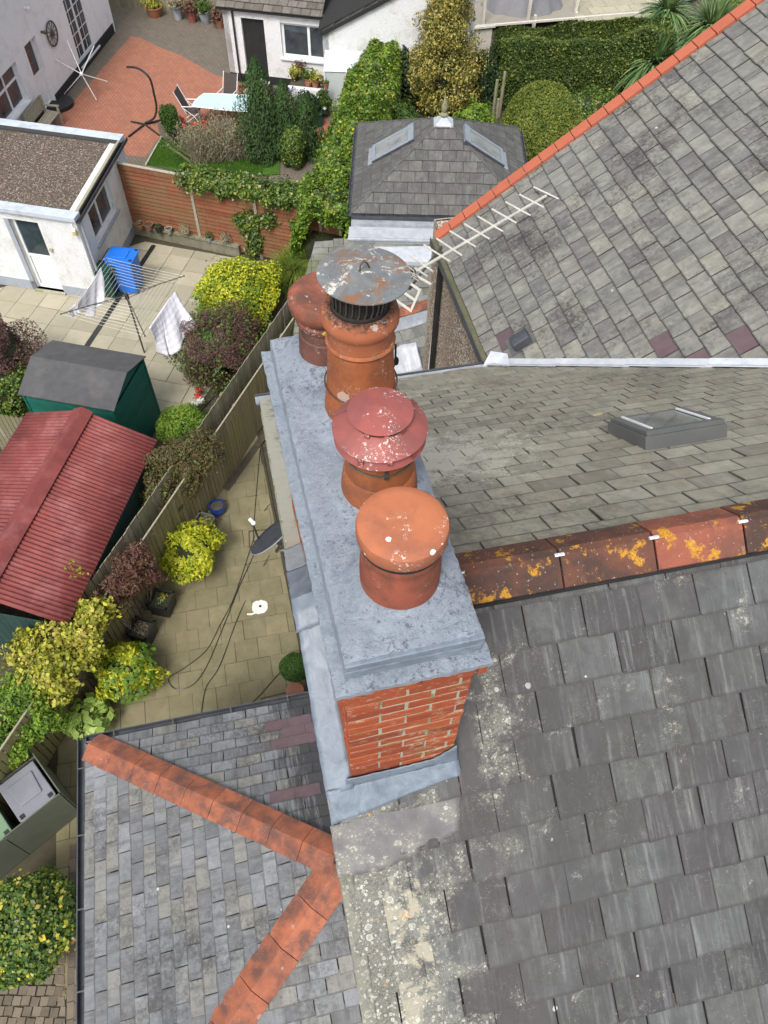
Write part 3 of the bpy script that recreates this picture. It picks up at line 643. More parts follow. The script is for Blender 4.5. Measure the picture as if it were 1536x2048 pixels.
# patch of replaced purple slates
for px_, n_ in (((575, 1440), 3), ((610, 1458), 3), ((590, 1488), 2), ((590, 1590), 2)):
    q = fpx(FXN, px_, .02); y_ = math.floor((q.y+.02)/.168)*.168-.02
    for k_ in range(n_): MB().prism([(0, 0), (.304, 0), (.304, .19), (0, .19)], 0, .01, FXN @ Matrix.Translation(Vector((q.x-k_*.31, y_, .0245))) @ Matrix.Rotation(R(-3.5), 4, 'X')).build('slate', M['purple'], ext, label='replaced slate of purple hue')
ext_pts = [Vector((ap.x-.1, cn.y-.25, 0)), Vector((cn.x+.2, cn.y-.2, 0)), Vector((csw.x+.2, csw.y+.2, 0)), Vector((ap.x-.1, csw.y+.2, 0))]
walls(ext, ext_pts, 0, ZE-.05, M['render'])
def hip_tiles(parent, A, B, n, half, ang, mat, th=.018, name='hip_tile', up=.05, ov=0):
    d = (B-A); L = d.length; F = frame(A+ZZ*up, d, ZZ.cross(d)); st = L/n
    for i in range(n):
        x0, x1 = i*st+.003, (i+1)*st-.003; dr = half*math.tan(ang)
        lift = random.uniform(0, .006); tw = random.uniform(-.004, .004)
        prof = [(-half, -dr), (-.03, -.006), (0, .004), (.03, -.006), (half, -dr), (half-.01, -dr-th), (0, -th), (-half+.01, -dr-th)]
        vs = [F @ Vector((x, y+tw, z+lift+(.012 if x == x0 else 0)*ov)) for x in (x0, x1) for y, z in prof]; k = 8
        MB().add(vs, [tuple(range(k)), tuple(range(k, 2*k))[::-1]]+[(q, k+q, k+(q+1) % k, (q+1) % k) for q in range(k)]).build(name, mat, parent, bev=.004)
hip_tiles(ext, cn+Vector((.05, -.04, .03)), ap+Vector((-.06, .05, .02)), 9, .205, R(21), M['hip'])
hip_tiles(ext, csw+Vector((.05, .04, .03)), ap+Vector((-.05, -.06, .02)), 8, .22, R(21), M['hip'])
# dark gutters with brackets
def gutter(parent, A, B, out, mat, wdt=.10):
    d = (B-A); F = frame(A, d, out); L = d.length; s_ = 1 if (F.to_3x3() @ Vector((0, 0, 1))).z > 0 else -1
    z = lambda a: s_*a
    m = MB().fbox(F, 0, L, 0, .01, *sorted((z(-.08), z(.0)))).fbox(F, 0, L, wdt, wdt+.014, *sorted((z(-.08), z(.01)))).fbox(F, 0, L, .01, wdt, *sorted((z(-.085), z(-.075))))
    m.build('gutter', mat, parent)
    m = MB()
    n_ = max(2, int(L/.75))
    for i in range(n_): m.fbox(F, L*(i+.5)/n_-.008, L*(i+.5)/n_+.008, 0, wdt+.012, *sorted((z(-.0), z(.013))))
    m.build('gutter_bracket', M['strap'], parent)
gutter(ext, cn+Vector((-.03, .0, -.01)), Vector((ap.x+.1, cn.y-.07, ZE-.01)), HV, M['gutter'])
gutter(ext, csw+Vector((-.0, -.1, -.01)), cn+Vector((0, .1, -.01)), -HU, M['gutter'])

# ---------------------------------------------------------------- chimney stack
chim = thing('chimney_stack', 'brick chimney stack with a thick grey painted capping and lead flashing', 'chimney', (.45, 2.1, 9.5))
X0, X1, Y0_, Y1_ = .181, .715, 1.197, 2.992
SX0, SX1, SY0, SY1 = .174, .700, 1.17, 3.02         # brick body
pots = [(.460, 1.482, .152), (.487, 1.935, .150), (.515, 2.405, .165), (.432, 2.800, .134)]
def nz2(x, y):
    return (math.sin(x*23+y*11)+math.sin(y*31-x*17+1.3)+math.sin(x*57+y*43+2.1)*.6+math.sin(y*7.3+.4))*.25
# top bed: height field with mortar banked up to each pot
nx, ny = 30, 96; vs = []; fs = []
for j in range(ny+1):
    for i in range(nx+1):
        fx, fy = i/nx, j/ny; x = X0+(X1-X0)*fx; y = Y0_+(Y1_-Y0_)*fy
        h = .004*nz2(x*2, y*2)+random.uniform(-.0012, .0012)
        for (px_, py_, pr_) in pots:
            d_ = math.hypot(x-px_, y-py_)-pr_
            h += .05*math.exp(-(max(d_, 0)/.055)**2)
        edge = min(fx, 1-fx)*(X1-X0); edgey = min(fy, 1-fy)*(Y1_-Y0_); e_ = min(edge, edgey)
        if e_ < .03: h -= (1-e_/.03)**2*.014
        if i in (0, nx): x += random.uniform(-.003, .003)
        if j in (0, ny): y += random.uniform(-.003, .003)
        vs.append((x, y, 11.0+h))
for j in range(ny):
    for i in range(nx): a = j*(nx+1)+i; fs.append((a, a+1, a+nx+2, a+nx+1))
b = len(vs); ring = [i for i in range(nx+1)]+[j*(nx+1)+nx for j in range(1, ny+1)]+[ny*(nx+1)+i for i in range(nx-1, -1, -1)]+[j*(nx+1) for j in range(ny-1, 0, -1)]
lev = [(10.945, .003), (10.935, -.004), (10.905, -.003), (10.895, .004), (10.862, .006)]
cxm, cym = (X0+X1)/2, (Y0_+Y1_)/2
prev = ring
for z_, o_ in lev:
    cur = []
    for q in ring:
        x, y, _ = vs[q]; x += math.copysign(o_, x-cxm) if abs(abs(x-cxm)-(X1-X0)/2) < .01 else 0; y += math.copysign(o_, y-cym) if abs(abs(y-cym)-(Y1_-Y0_)/2) < .01 else 0
        vs.append((x, y, z_+random.uniform(-.0015, .0015))); cur.append(len(vs)-1)
    for q in range(len(ring)): fs.append((prev[q], cur[q], cur[(q+1) % len(ring)], prev[(q+1) % len(ring)]))
    prev = cur
cap = MB().add(vs, fs, True).build('capping', M['paint'], chim)
def lumpy_slab(x0, x1, y0, y1, z0, z1, st=.025, am=.003, hole=None):
    """slab whose edges wander, top slightly uneven"""
    nx_ = int((x1-x0)/st); ny_ = int((y1-y0)/st); m = MB(); vs = []; fs = []
    for j in range(ny_+1):
        for i in range(nx_+1):
            x = x0+(x1-x0)*i/nx_; y = y0+(y1-y0)*j/ny_; z = z1+am*nz2(x*3, y*3)
            ed = min(min(i, nx_-i)*st, min(j, ny_-j)*st)
            if ed == 0: z -= .004; x += random.uniform(-am, am); y += random.uniform(-am, am)
            vs.append((x, y, z))
    for j in range(ny_):
        for i in range(nx_): a = j*(nx_+1)+i; fs.append((a, a+1, a+nx_+2, a+nx_+1))
    ring = [i for i in range(nx_+1)]+[j*(nx_+1)+nx_ for j in range(1, ny_+1)]+[ny_*(nx_+1)+i for i in range(nx_-1, -1, -1)]+[j*(nx_+1) for j in range(ny_-1, 0, -1)]
    b_ = len(vs)
    for q in ring: vs.append((vs[q][0]+random.uniform(-am, am)*.5, vs[q][1]+random.uniform(-am, am)*.5, z0+random.uniform(-am, am)*.5))
    for q in range(len(ring)): fs.append((ring[q], b_+q, b_+(q+1) % len(ring), ring[(q+1) % len(ring)]))
    return m.add(vs, fs, True)
lumpy_slab(.130, .746, 1.125, 3.05, 10.838, 10.868).build('capping_ledge', M['paint'], chim)
for k_, (z0_, z1_, o_) in enumerate(((10.940, 10.985, .012), (10.872, 10.925, .006))):
    MB().box(((X0+X1)/2, Y0_+.004, (z0_+z1_)/2), (X1-X0+.008, .022+2*o_, z1_-z0_)).build('capping_band', M['brushed'], chim, bev=.005)
# oversailing brick course and body bricks
def brick_course(z0, z1, x0, x1, y0, y1, off, faces=('f', 'l', 'r', 'b'), dep=.05, L=.225, j=.013):
    def run(a, b, off):
        c = [a]; q = a+off
        while q < b-.03:
            if q > a+.03: c.append(q)
            q += L
        c.append(b); return c
    zz0, zz1 = z0, z1
    c = run(x0, x1, off)
    for i in range(len(c)-1):
        if 'f' in faces: yield (c[i]+(j/2 if i else 0), c[i+1]-(j/2 if i < len(c)-2 else 0), y0, y0+.10, zz0, zz1)
        if 'b' in faces: yield (c[i]+(j/2 if i else 0), c[i+1]-(j/2 if i < len(c)-2 else 0), y1-.10, y1, zz0, zz1)
    c = run(y0+.10+j, y1-.10-j, L-off)
    for i in range(len(c)-1):
        if 'l' in faces: yield (x0, x0+.10, c[i]+(j/2 if i else 0), c[i+1]-(j/2 if i < len(c)-2 else 0), zz0, zz1)
        if 'r' in faces: yield (x1-.10, x1, c[i]+(j/2 if i else 0), c[i+1]-(j/2 if i < len(c)-2 else 0), zz0, zz1)
def add_brick(t, jitter=.0025, zmin=None):
    x0, x1, y0, y1, z0, z1 = t; jx, jy = random.uniform(-jitter, jitter), random.uniform(-jitter, jitter)
    m = MB(); vs = [(x+jx+random.uniform(-1, 1)*.0015, y+jy+random.uniform(-1, 1)*.0015, z+random.uniform(-1, 1)*.001) for z in (z0, z1) for y in (y0, y1) for x in (x0, x1)]
    if zmin:      # cut to the rake of the flashing
        pass
    m.add(vs, [(0, 2, 3, 1), (4, 5, 7, 6), (0, 1, 5, 4), (2, 6, 7, 3), (0, 4, 6, 2), (1, 3, 7, 5)])
    return m.build('brick', M['brick'], chim, bev=.003)
for t in brick_course(10.765, 10.836, .140, .735, 1.132, 3.045, .10): add_brick(t)
zt = 10.757; course = 0; CH = .0765
while zt > 9.3:
    off = .225 if course % 2 else .1125
    for t in brick_course(zt-.063, zt, SX0, SX1, SY0, SY1, off+.03, ('f', 'l', 'r') if course < 14 else ('f',)): 
        if t[4] > PR.z-abs((t[2]+t[3])/2-PR.y)*.7265-.16: add_brick(t)
    zt -= CH; course += 1
MB().box(((SX0+SX1)/2, (SY0+SY1)/2, 9.9), (SX1-SX0-.008, SY1-SY0-.008, 1.75)).build('mortar_core', M['mortar'], chim)
# painted flashing: upstand and apron at the front, strip along the gable side, soakers at the right
def sheet(name, pts_a, pts_b, mat, parent, nseg=10, am=.004, th=.006):
    """skin between two polylines"""
    vs = []; fs = []; na = len(pts_a)
    def lerp(P, t):
        k_ = t*(len(P)-1); i_ = min(int(k_), len(P)-2); return Vector(P[i_]).lerp(Vector(P[i_+1]), k_-i_)
    N_ = 24
    for j in range(nseg+1):
        for i in range(N_+1):
            q = lerp(pts_a, i/N_).lerp(lerp(pts_b, i/N_), j/nseg); q += Vector((random.uniform(-am, am), random.uniform(-am, am), random.uniform(-am, am)))*.5; vs.append(q)
    for j in range(nseg):
        for i in range(N_): a = j*(N_+1)+i; fs.append((a, a+1, a+N_+2, a+N_+1))
    o = MB().add(vs, fs, True).build(name, mat, parent); s_ = o.modifiers.new('s', 'SOLIDIFY'); s_.thickness = th; s_.offset = 0; return o
zs = lambda y, up=0.0: PR.z-abs(y-PR.y)*.7265+up
yf = SY0-.012
u0 = .05
sheet('flashing', [(SX0-.03, yf, zs(yf)+.135), (SX0+.25, yf, zs(yf)+.12), (SX1-.10, yf, zs(yf)+.13), (SX1+.006, yf, zs(yf)+.25)], [(SX0-.03, yf-.012, zs(yf)+.02), (SX0+.25, yf-.012, zs(yf)+.02), (SX1, yf-.012, zs(yf)+.02), (SX1+.03, yf-.012, zs(yf)+.02)], M['brushed'], chim)
sheet('apron', [(.045, yf-.012, zs(yf)+.06), (.3, yf-.012, zs(yf)+.06), (SX1+.03, yf-.012, zs(yf)+.06)], [(.035, 1.01, zs(1.01)+.058), (.25, 1.03, zs(1.03)+.058), (.5, 1.065, zs(1.065)+.058), (SX1+.03, 1.085, zs(1.085)+.055)], M['brushed'], chim)
# gable side strip: south part then north part, over the ridge
def strip(y0, y1, mat, name, xo=.05, up=.045, am=.006):
    n_ = 6; A = []; B = []
    for i in range(n_+1):
        y = y0+(y1-y0)*i/n_; xg = PR.x+.0227*(y-PR.y); A.append((xg-.015-(xo-.05), y, zs(y, up))); B.append((SX0+.005, y, zs(y, up+.045)))
    return sheet(name, A, B, mat, chim, 6, am)
strip(yf-.03, 1.86, M['brushed'], 'side_flashing')
strip(1.80, 2.25, M['brushed'], 'side_flashing', .06, .06)
strip(2.2, 2.55, M['lead'], 'side_flashing', .055, .05)
m = MB()
for i in range(9):
    y = yf+.05+i*.2; 
    if y > 3.0: break
    m.add([(SX1+.002, y, zs(y)+.03), (SX1+.002, y+.24, zs(y+.24)+.03), (SX1+.002, y+.24, zs(y+.24)+.15), (SX1+.002, y, zs(y)+.15), (SX1+.10, y, zs(y)+.018), (SX1+.10, y+.24, zs(y+.24)+.018)], [(0, 1, 2, 3), (0, 4, 5, 1)])
o = m.build('soaker', M['brushed'], chim); s_ = o.modifiers.new('s', 'SOLIDIFY'); s_.thickness = .006
# bare lead tray below the apron, blotched with lichen
n = NT('old_lead_with_lichen'); wp = n.pos(); c0_ = n.mix(n.step(n.noise(wp, 5, 6, .7), .3, .7), (.11, .105, .11), (.175, .17, .17)); c0_ = lichen(n, c0_, wp, .40, (.48, .47, .41)); c0_ = orange(n, c0_, wp, .30, 9)
n.bsdf(c0_, .6, n.bump(n.noise(wp, 14, 7, .7), .5, .006)); M['lead_lichen'] = n.m
sheet('lead_tray', [(.03, 1.01, zs(1.01)+.045), (.4, 1.03, zs(1.03)+.045), (SX1+.02, 1.06, zs(1.06)+.045)], [(.02, .80, zs(.80)+.05), (.25, .78, zs(.78)+.05), (SX1-.03, .86, zs(.86)+.05)], M['lead_lichen'], chim)
# verge soldier strip: cement crusted edge of the south verge
n = NT('cement_verge'); wp = n.pos(); c0_ = n.mix(n.step(n.noise(wp, 12, 7, .75), .35, .65), (.26, .25, .21), (.13, .13, .11)); c0_ = lichen(n, c0_, wp, .8, (.46, .45, .40))
n.bsdf(c0_, .95, n.bump(n.noise(wp, 30, 8, .8), .9, .01)); M['verge_cement'] = n.m
A = []; B = []
for i in range(9):
    y = .85-i*.6; xg = PR.x+.0227*(y-PR.y)-.02; A.append((xg, y, zs(y, .022))); B.append((xg+.075, y, zs(y, .026)))
sheet('verge_cement', A, B, M['verge_cement'], house, 5, .008, .02)
# ---------------------------------------------------------------- chimney pots
def zt_px(P, px):       # height above P of the photo point px
    v = ray(px); t = (v[0]*P[0]+v[1]*P[1])/(v[0]**2+v[1]**2); return CAMP[2]+t*v[2]
def pot_thing(i, label, group='chimney pots in a row on the stack'):
    x, y, r = pots[i]; return thing('chimney_pot', label, 'chimney pot', (x, y, 11.0), 0, group), Vector((x, y, 11.0)), r
# 1: front pot, plain flat cap
t, c, r = pot_thing(0, 'nearest chimney pot, short red clay under a plain round orange lid with white droppings')
MB().lathe(c, [(r-.002, .0), (r+.002, .05), (r+.003, .11), (r+.001, .17), (r-.004, .225), (r-.008, .245), (r-.004, .262), (r-.003, .285), (r-.012, .30), (r-.045, .31)], 48, .006).build('pot', M['clay_a_body'], t)
MB().lathe(c, [(r-.03, .27), (r-.008, .300), (r+.004, .308), (r+.005, .334), (r-.02, .338)], 48).build('gap_ring', M['soot'], t)
MB().lathe(c, [(r-.008, .330), (r+.010, .333), (r+.014, .345), (r+.014, .385), (r+.010, .399), (r-.002, .408), (r-.03, .411), (.06, .4115), (0, .412)], 64, .004).build('lid', M['clay_a'], t)
# 2: louvred red metal cowl
t, c, r = pot_thing(1, 'second chimney pot from the front, orange clay under a red louvred metal cowl')
MB().lathe(c, [(r+.012, -.01), (r+.008, .08), (r-.002, .16), (r-.010, .17), (r-.012, .36), (r-.03, .37)], 48, .004).build('pot', M['clay_b'], t)
cow = MB().lathe(c, [(.150, .345), (.178, .350), (.180, .354), (.165, .38), (.12, .44), (.118, .445)], 56).build('cowl', M['red_metal'], t)
MB().lathe(c, [(.183, .405), (.185, .409), (.15, .438), (.11, .466), (.10, .47)], 56).build('middle_ring', M['red_metal'], cow)
MB().lathe(c, [(.124, .487), (.125, .491), (.085, .501), (.03, .510), (0, .512)], 48).build('top_disc', M['red_metal'], cow)
MB().lathe(c, [(.113, .44), (.110, .488)], 24).build('inner_core', M['soot'], cow)
for a in (R(-92), R(28), R(148)):
    d = Vector((math.cos(a), math.sin(a), 0)); s_ = Vector((-d.y, d.x, 0)); m = MB()
    F = frame(c, d, s_)
    m.add([F @ Vector(p) for p in [(.098, -.009, .487), (.190, -.009, .408), (.190, .009, .408), (.098, .009, .487), (.098, -.009, .470), (.186, -.009, .390), (.186, .009, .390), (.098, .009, .482)]], [(0, 1, 2, 3), (7, 6, 5, 4), (0, 4, 5, 1), (3, 2, 6, 7), (1, 5, 6, 2)])
    m.build('rib', M['red_metal'], cow)
for a in (R(-128), R(-56), R(60), R(120)):
    d = Vector((math.cos(a), math.sin(a), 0)); F = frame(c, d, Vector((-d.y, d.x, 0)))
    MB().fbox(F, .163, .177, -.012, .012, .358, .40).build('bracket', M['red_metal'], cow)
    MB().fbox(F, .113, .122, -.011, .011, .452, .486).build('bracket', M['red_metal'], cow)
wire = [c+Vector(((r-.006)*math.cos(q), (r-.006)*math.sin(q), .285+.01*math.sin(q))) for q in [2*math.pi*i/40 for i in range(40)]]
MB().tube(wire, .0045, 6, True).build('strap_wire', M['strap'], t)
MB().box(c+Vector((-.01, -r-.002+.004, .32)), (.012, .006, .10)).box(c+Vector((-.012, -r-.006, .283)), (.018, .012, .014)).build('strap', M['strap'], t)
# 3: tallest pot with stained disc above a black cage
t, c, r = pot_thing(2, 'tallest chimney pot, orange clay with a black wire cage and stained flat disc on top')
MB().lathe(c, [(r+.004, -.01), (r, .06), (r-.010, .16), (r-.018, .24), (r-.022, .31), (r-.026, .39), (r-.028, .425), (r-.022, .43), (r-.018, .438), (r-.022, .446), (r-.027, .45), (r-.027, .455)], 56, .004).build('pot', M['clay_b'], t)
MB().lathe(c, [(r-.027, .455), (r-.024, .51), (r-.018, .525), (r-.006, .545), (r-.004, .57), (r-.012, .598), (r-.032, .61), (r-.045, .61), (r-.05, .57)], 56, .004).build('rim', M['clay_b_top'], t)
MB().lathe(c, [(r-.05, .57), (.09, .565), (0, .56)], 40).lathe(c, [(r-.047, .57), (r-.047, .62), (r-.056, .623), (r-.056, .57)], 40).build('flue_mouth', M['soot'], t)
for k_ in range(26):
    a = 2*math.pi*k_/26; pts = []
    for s_ in range(9):
        q = s_/8; aa = a+q*.28+.05*math.sin(q*math.pi*2); rr = r-.060+.006*math.sin(q*math.pi); pts.append(c+Vector((rr*math.cos(aa), rr*math.sin(aa), .605+q*.14)))
    MB().tube(pts, .0035, 5).build('cage_wire', M['strap'] if True else 0, t)
m = MB().lathe(c, [(.102, .57), (.100, .745)], 32); m.build('cage_core', M['soot'], t)
dc = c+Vector((.018, 0, .75)); tilt = Matrix.Translation(dc) @ Matrix.Rotation(R(3), 4, 'Y') @ Matrix.Translation(-dc)
m = MB().lathe(dc, [(.05, -.006), (.176, -.008), (.182, -.005), (.182, 0), (.13, .010), (.07, .018), (.02, .024), (0, .025)], 64); m.v = [tilt @ Vector(v) for v in m.v]; m.build('disc', M['disc'], t)
MB().tube([dc+Vector(p) for p in [(-.018, -.012, .018), (-.021, -.012, .03), (-.014, -.008, .05), (-.002, -.005, .062), (.012, -.002, .048), (.020, .004, .028), (.022, .005, .016)]], .0038, 8).build('handle', M['iron'], t)
wire = [c+Vector(((r-.006)*math.cos(q), (r-.006)*math.sin(q), .20)) for q in [2*math.pi*i/40 for i in range(40)]]
MB().tube(wire, .004, 6, True).build('strap_wire', M['iron'], t)
# 4: back pot
t, c, r = pot_thing(3, 'farthest chimney pot, low burnt brown clay with a rounded red lid, left of the tallest')
MB().lathe(c, [(r+.0, -.01), (r-.004, .08), (r-.008, .16), (r-.016, .165), (r-.014, .20), (r-.02, .21)], 48, .005).build('pot', M['clay_dark'], t)
MB().lathe(c, [(r-.022, .205), (r-.016, .215), (r+.0, .235), (r+.004, .26), (r-.01, .275), (r-.02, .28)], 48).build('collar', M['clay_c'], t)
MB().lathe(c, [(r-.012, .275), (r+.008, .285), (r+.024, .305), (r+.030, .335), (r+.027, .365), (r+.010, .385), (r-.02, .392), (.08, .386), (.04, .383), (0, .382)], 56, .006).build('lid', M['clay_c'], t)
MB().ball(c+Vector((-.02, -r-.004, .26)), .016, 8, 6, (1.2, .5, .7)).build('lichen_tuft', simple('yellow_lichen', (.45, .38, .06), (.30, .26, .08), 60, .95, .8, 90, .004, rv=0), t)
# tarry blob and clip beside the back right edge
tag(MB().tube([(.70, 2.62, 11.0), (.735, 2.64, 11.03), (.75, 2.70, 11.10)], .006, 6).ball((.745, 2.66, 11.03), .016, 8, 6, (.8, 1, 1.6)).build('cable_clip', M['soot'], None), 'small black cable clip on the right edge of the chimney capping behind the cowl', 'cable clip')

# ---------------------------------------------------------------- TV aerial on the wing's corner
ZA = 7.45
aer = thing('tv_aerial', 'white metal TV aerial with many short rods in front of the slate slope', 'tv aerial', at(815, 560, ZA))
b0, b1 = at(826, 546, ZA), at(1092, 392, ZA)
MB().tube([b0, b1], .021, 8).build('boom', M['alu'], aer)
els = [((819, 505), (866, 535)), ((829, 531), (853, 550)), ((847, 491), (879, 524)), ((872, 477), (900, 511)), ((900, 461), (923, 493)), ((927, 447), (951, 478)), ((955, 433), (978, 463)), ((982, 418), (1007, 448)), ((1011, 404), (1033, 432)), ((1038, 388), (1061, 417)), ((1067, 375), (1117, 399))]
els = [((819, 510), (866, 543)), ((830, 536), (855, 553)), ((848, 490), (900, 523)), ((873, 477), (924, 511)), ((900, 462), (952, 494)), ((929, 448), (979, 478)), ((956, 433), (1006, 463)), ((984, 418), (1033, 446)), ((1011, 404), (1061, 431)), ((1039, 389), (1088, 415)), ((1067, 374), (1118, 398))]
for p, q in els: MB().tube([at(*p, ZA+.012), at(*q, ZA+.012)], .013, 6).build('rod', M['alu'], aer)
c_ = at(818, 556, ZA)
RFm = frame(at(806, 560, ZA-.1), at(850, 555, ZA-.1)-at(806, 560, ZA-.1) if False else (b1-b0), ZZ)
bd = (b1-b0).normalized(); sd_ = Vector((-bd.y, bd.x, 0))
def slotted(name, O, ux, uy, W, H):
    F = frame(O, ux, uy); m = MB(); th = .008; b_ = .035
    m.fbox(F, 0, W, 0, b_, 0, th).fbox(F, 0, W, H-b_, H, 0, th).fbox(F, 0, b_, b_, H-b_, 0, th).fbox(F, W-b_, W, b_, H-b_, 0, th).fbox(F, b_, W-b_, H/2-b_/2, H/2+b_/2, 0, th)
    return m.build(name, M['alu'], aer, bev=.004)
O1 = b0-bd*.12
slotted('reflector', O1-sd_*.28+ZZ*-.03, sd_*1, (-bd*.5-ZZ*.87), .56, .32)
slotted('reflector', O1-sd_*.28+ZZ*.05, sd_*1, (-bd*.5+ZZ*.87), .56, .32)
MB().box(b0-bd*.03, (.10, .07, .09), math.atan2(bd.y, bd.x)).build('junction_box', M['black_plastic'], aer)
mp = b0-bd*.05; MB().tube([mp+ZZ*.08, mp-ZZ*.22, Vector((fw1.x+.06, fw1.y-.12, fw1.z-.02))], .018, 8).build('mast', M['strap'], aer)
MB().tube([b0-bd*.3+ZZ*.02+sd_*.1, b0-bd*.05+ZZ*.02+sd_*.1, b0-bd*.02+ZZ*.03-sd_*.35], .02, 8).build('arm', M['alu'], aer)

# ---------------------------------------------------------------- satellite dish on the gable wall
dc = at(550, 1080, 7.2)
dish = thing('satellite_dish', 'dark grey satellite dish on the gable wall above the patio', 'satellite dish', (dc.x, dc.y, 7.2))
nrm = Vector((RX @ np.array([-.62, .70, .36])).tolist()).normalized()
F = frame((dc.x, dc.y, 7.2), Vector((0, 0, 1)).cross(nrm), nrm.cross(Vector((0, 0, 1)).cross(nrm)))
vs = []; fs = []; nr_, na_ = 6, 36
for k_ in range(nr_+1):
    r_ = k_/nr_
    for j in range(na_): a = 2*math.pi*j/na_; vs.append(F @ Vector(((.25*r_)*math.cos(a), .28*r_*math.sin(a), .055*r_*r_)))
for k_ in range(nr_):
    for j in range(na_): fs.append((k_*na_+j, k_*na_+(j+1) % na_, (k_+1)*na_+(j+1) % na_, (k_+1)*na_+j))
M['dish'] = simple('dark_grey_dish', (.028, .033, .04), (.04, .045, .052), 3, .45, .1, rv=0)
o = MB().add(vs, fs, True).build('reflector', M['dish'], dish); s_ = o.modifiers.new('s', 'SOLIDIFY'); s_.thickness = .012
rim = [F @ Vector(((.25)*math.cos(2*math.pi*j/48), .28*math.sin(2*math.pi*j/48), .056)) for j in range(48)]
MB().tube(rim, .006, 6, True).build('rim', M['frame_silver'], dish)
lp = at(527, 1063, 8.55); MB().tube([F @ Vector((0, -.26, .05)), F @ Vector((0, -.10, .26))], .010, 8).build('arm', M['dish'], dish)
e_ = F @ Vector((0, -.08, .26)); MB().ball(e_, .024, 10, 8).tube([e_, e_+nrm*.06], .018, 12).build('receiver', M['upvc'], dish)
gw = Vector((PR.x+.02, dc.y, 7.0)); MB().tube([F @ Vector((0, 0, -.01)), F @ Vector((0, 0, -.08)), gw+Vector((-.05, 0, 0)), gw+Vector((.06, 0, 0))], .018, 8).build('bracket', M['strap'], dish)

q = fpx(FN, (1196, 830), .03); Ff = FN @ Matrix.Translation(Vector((q.x, q.y, .035))) @ Matrix.Rotation(.5, 4, 'Z')
tag(MB().prism([(-.07, -.02), (.05, -.035), (.075, .01), (-.03, .03)], 0, .008, Ff).build('slate_fragment', simple('buff_stone_chip', (.42, .36, .22), (.30, .27, .18), rv=0), None), 'loose buff slate fragment lying up slope of the roof window', 'slate piece')
# ---------------------------------------------------------------- foliage
def leafmat(name, cols, rough=.55, trans=.25, patch=.6, spec=.35):
    n = NT(name); r = n.rnd(); o = n.pos(); k = len(cols)
    f = n.math('ADD', n.math('MULTIPLY', r, 1-patch*.5), n.math('MULTIPLY', n.math('SUBTRACT', n.noise(o, 2.6, 3, .6), .5), patch*1.6))
    f = n.math('ADD', f, patch*.25); col = n.ramp(f, [(i/max(1, k-1), c) for i, c in enumerate(cols)])
    b = n.bsdf(col, rough, None, 0, spec); t = n.n('ShaderNodeBsdfTranslucent'); n.set(t.inputs[0], n.hsv(col, 1.3, 1.1)); mx = n.n('ShaderNodeMixShader'); mx.inputs[0].default_value = trans
    n.t.links.new(b.outputs[0], mx.inputs[1]); n.t.links.new(t.outputs[0], mx.inputs[2]); n.t.links.new(mx.outputs[0], n.out.inputs['Surface']); return n.m
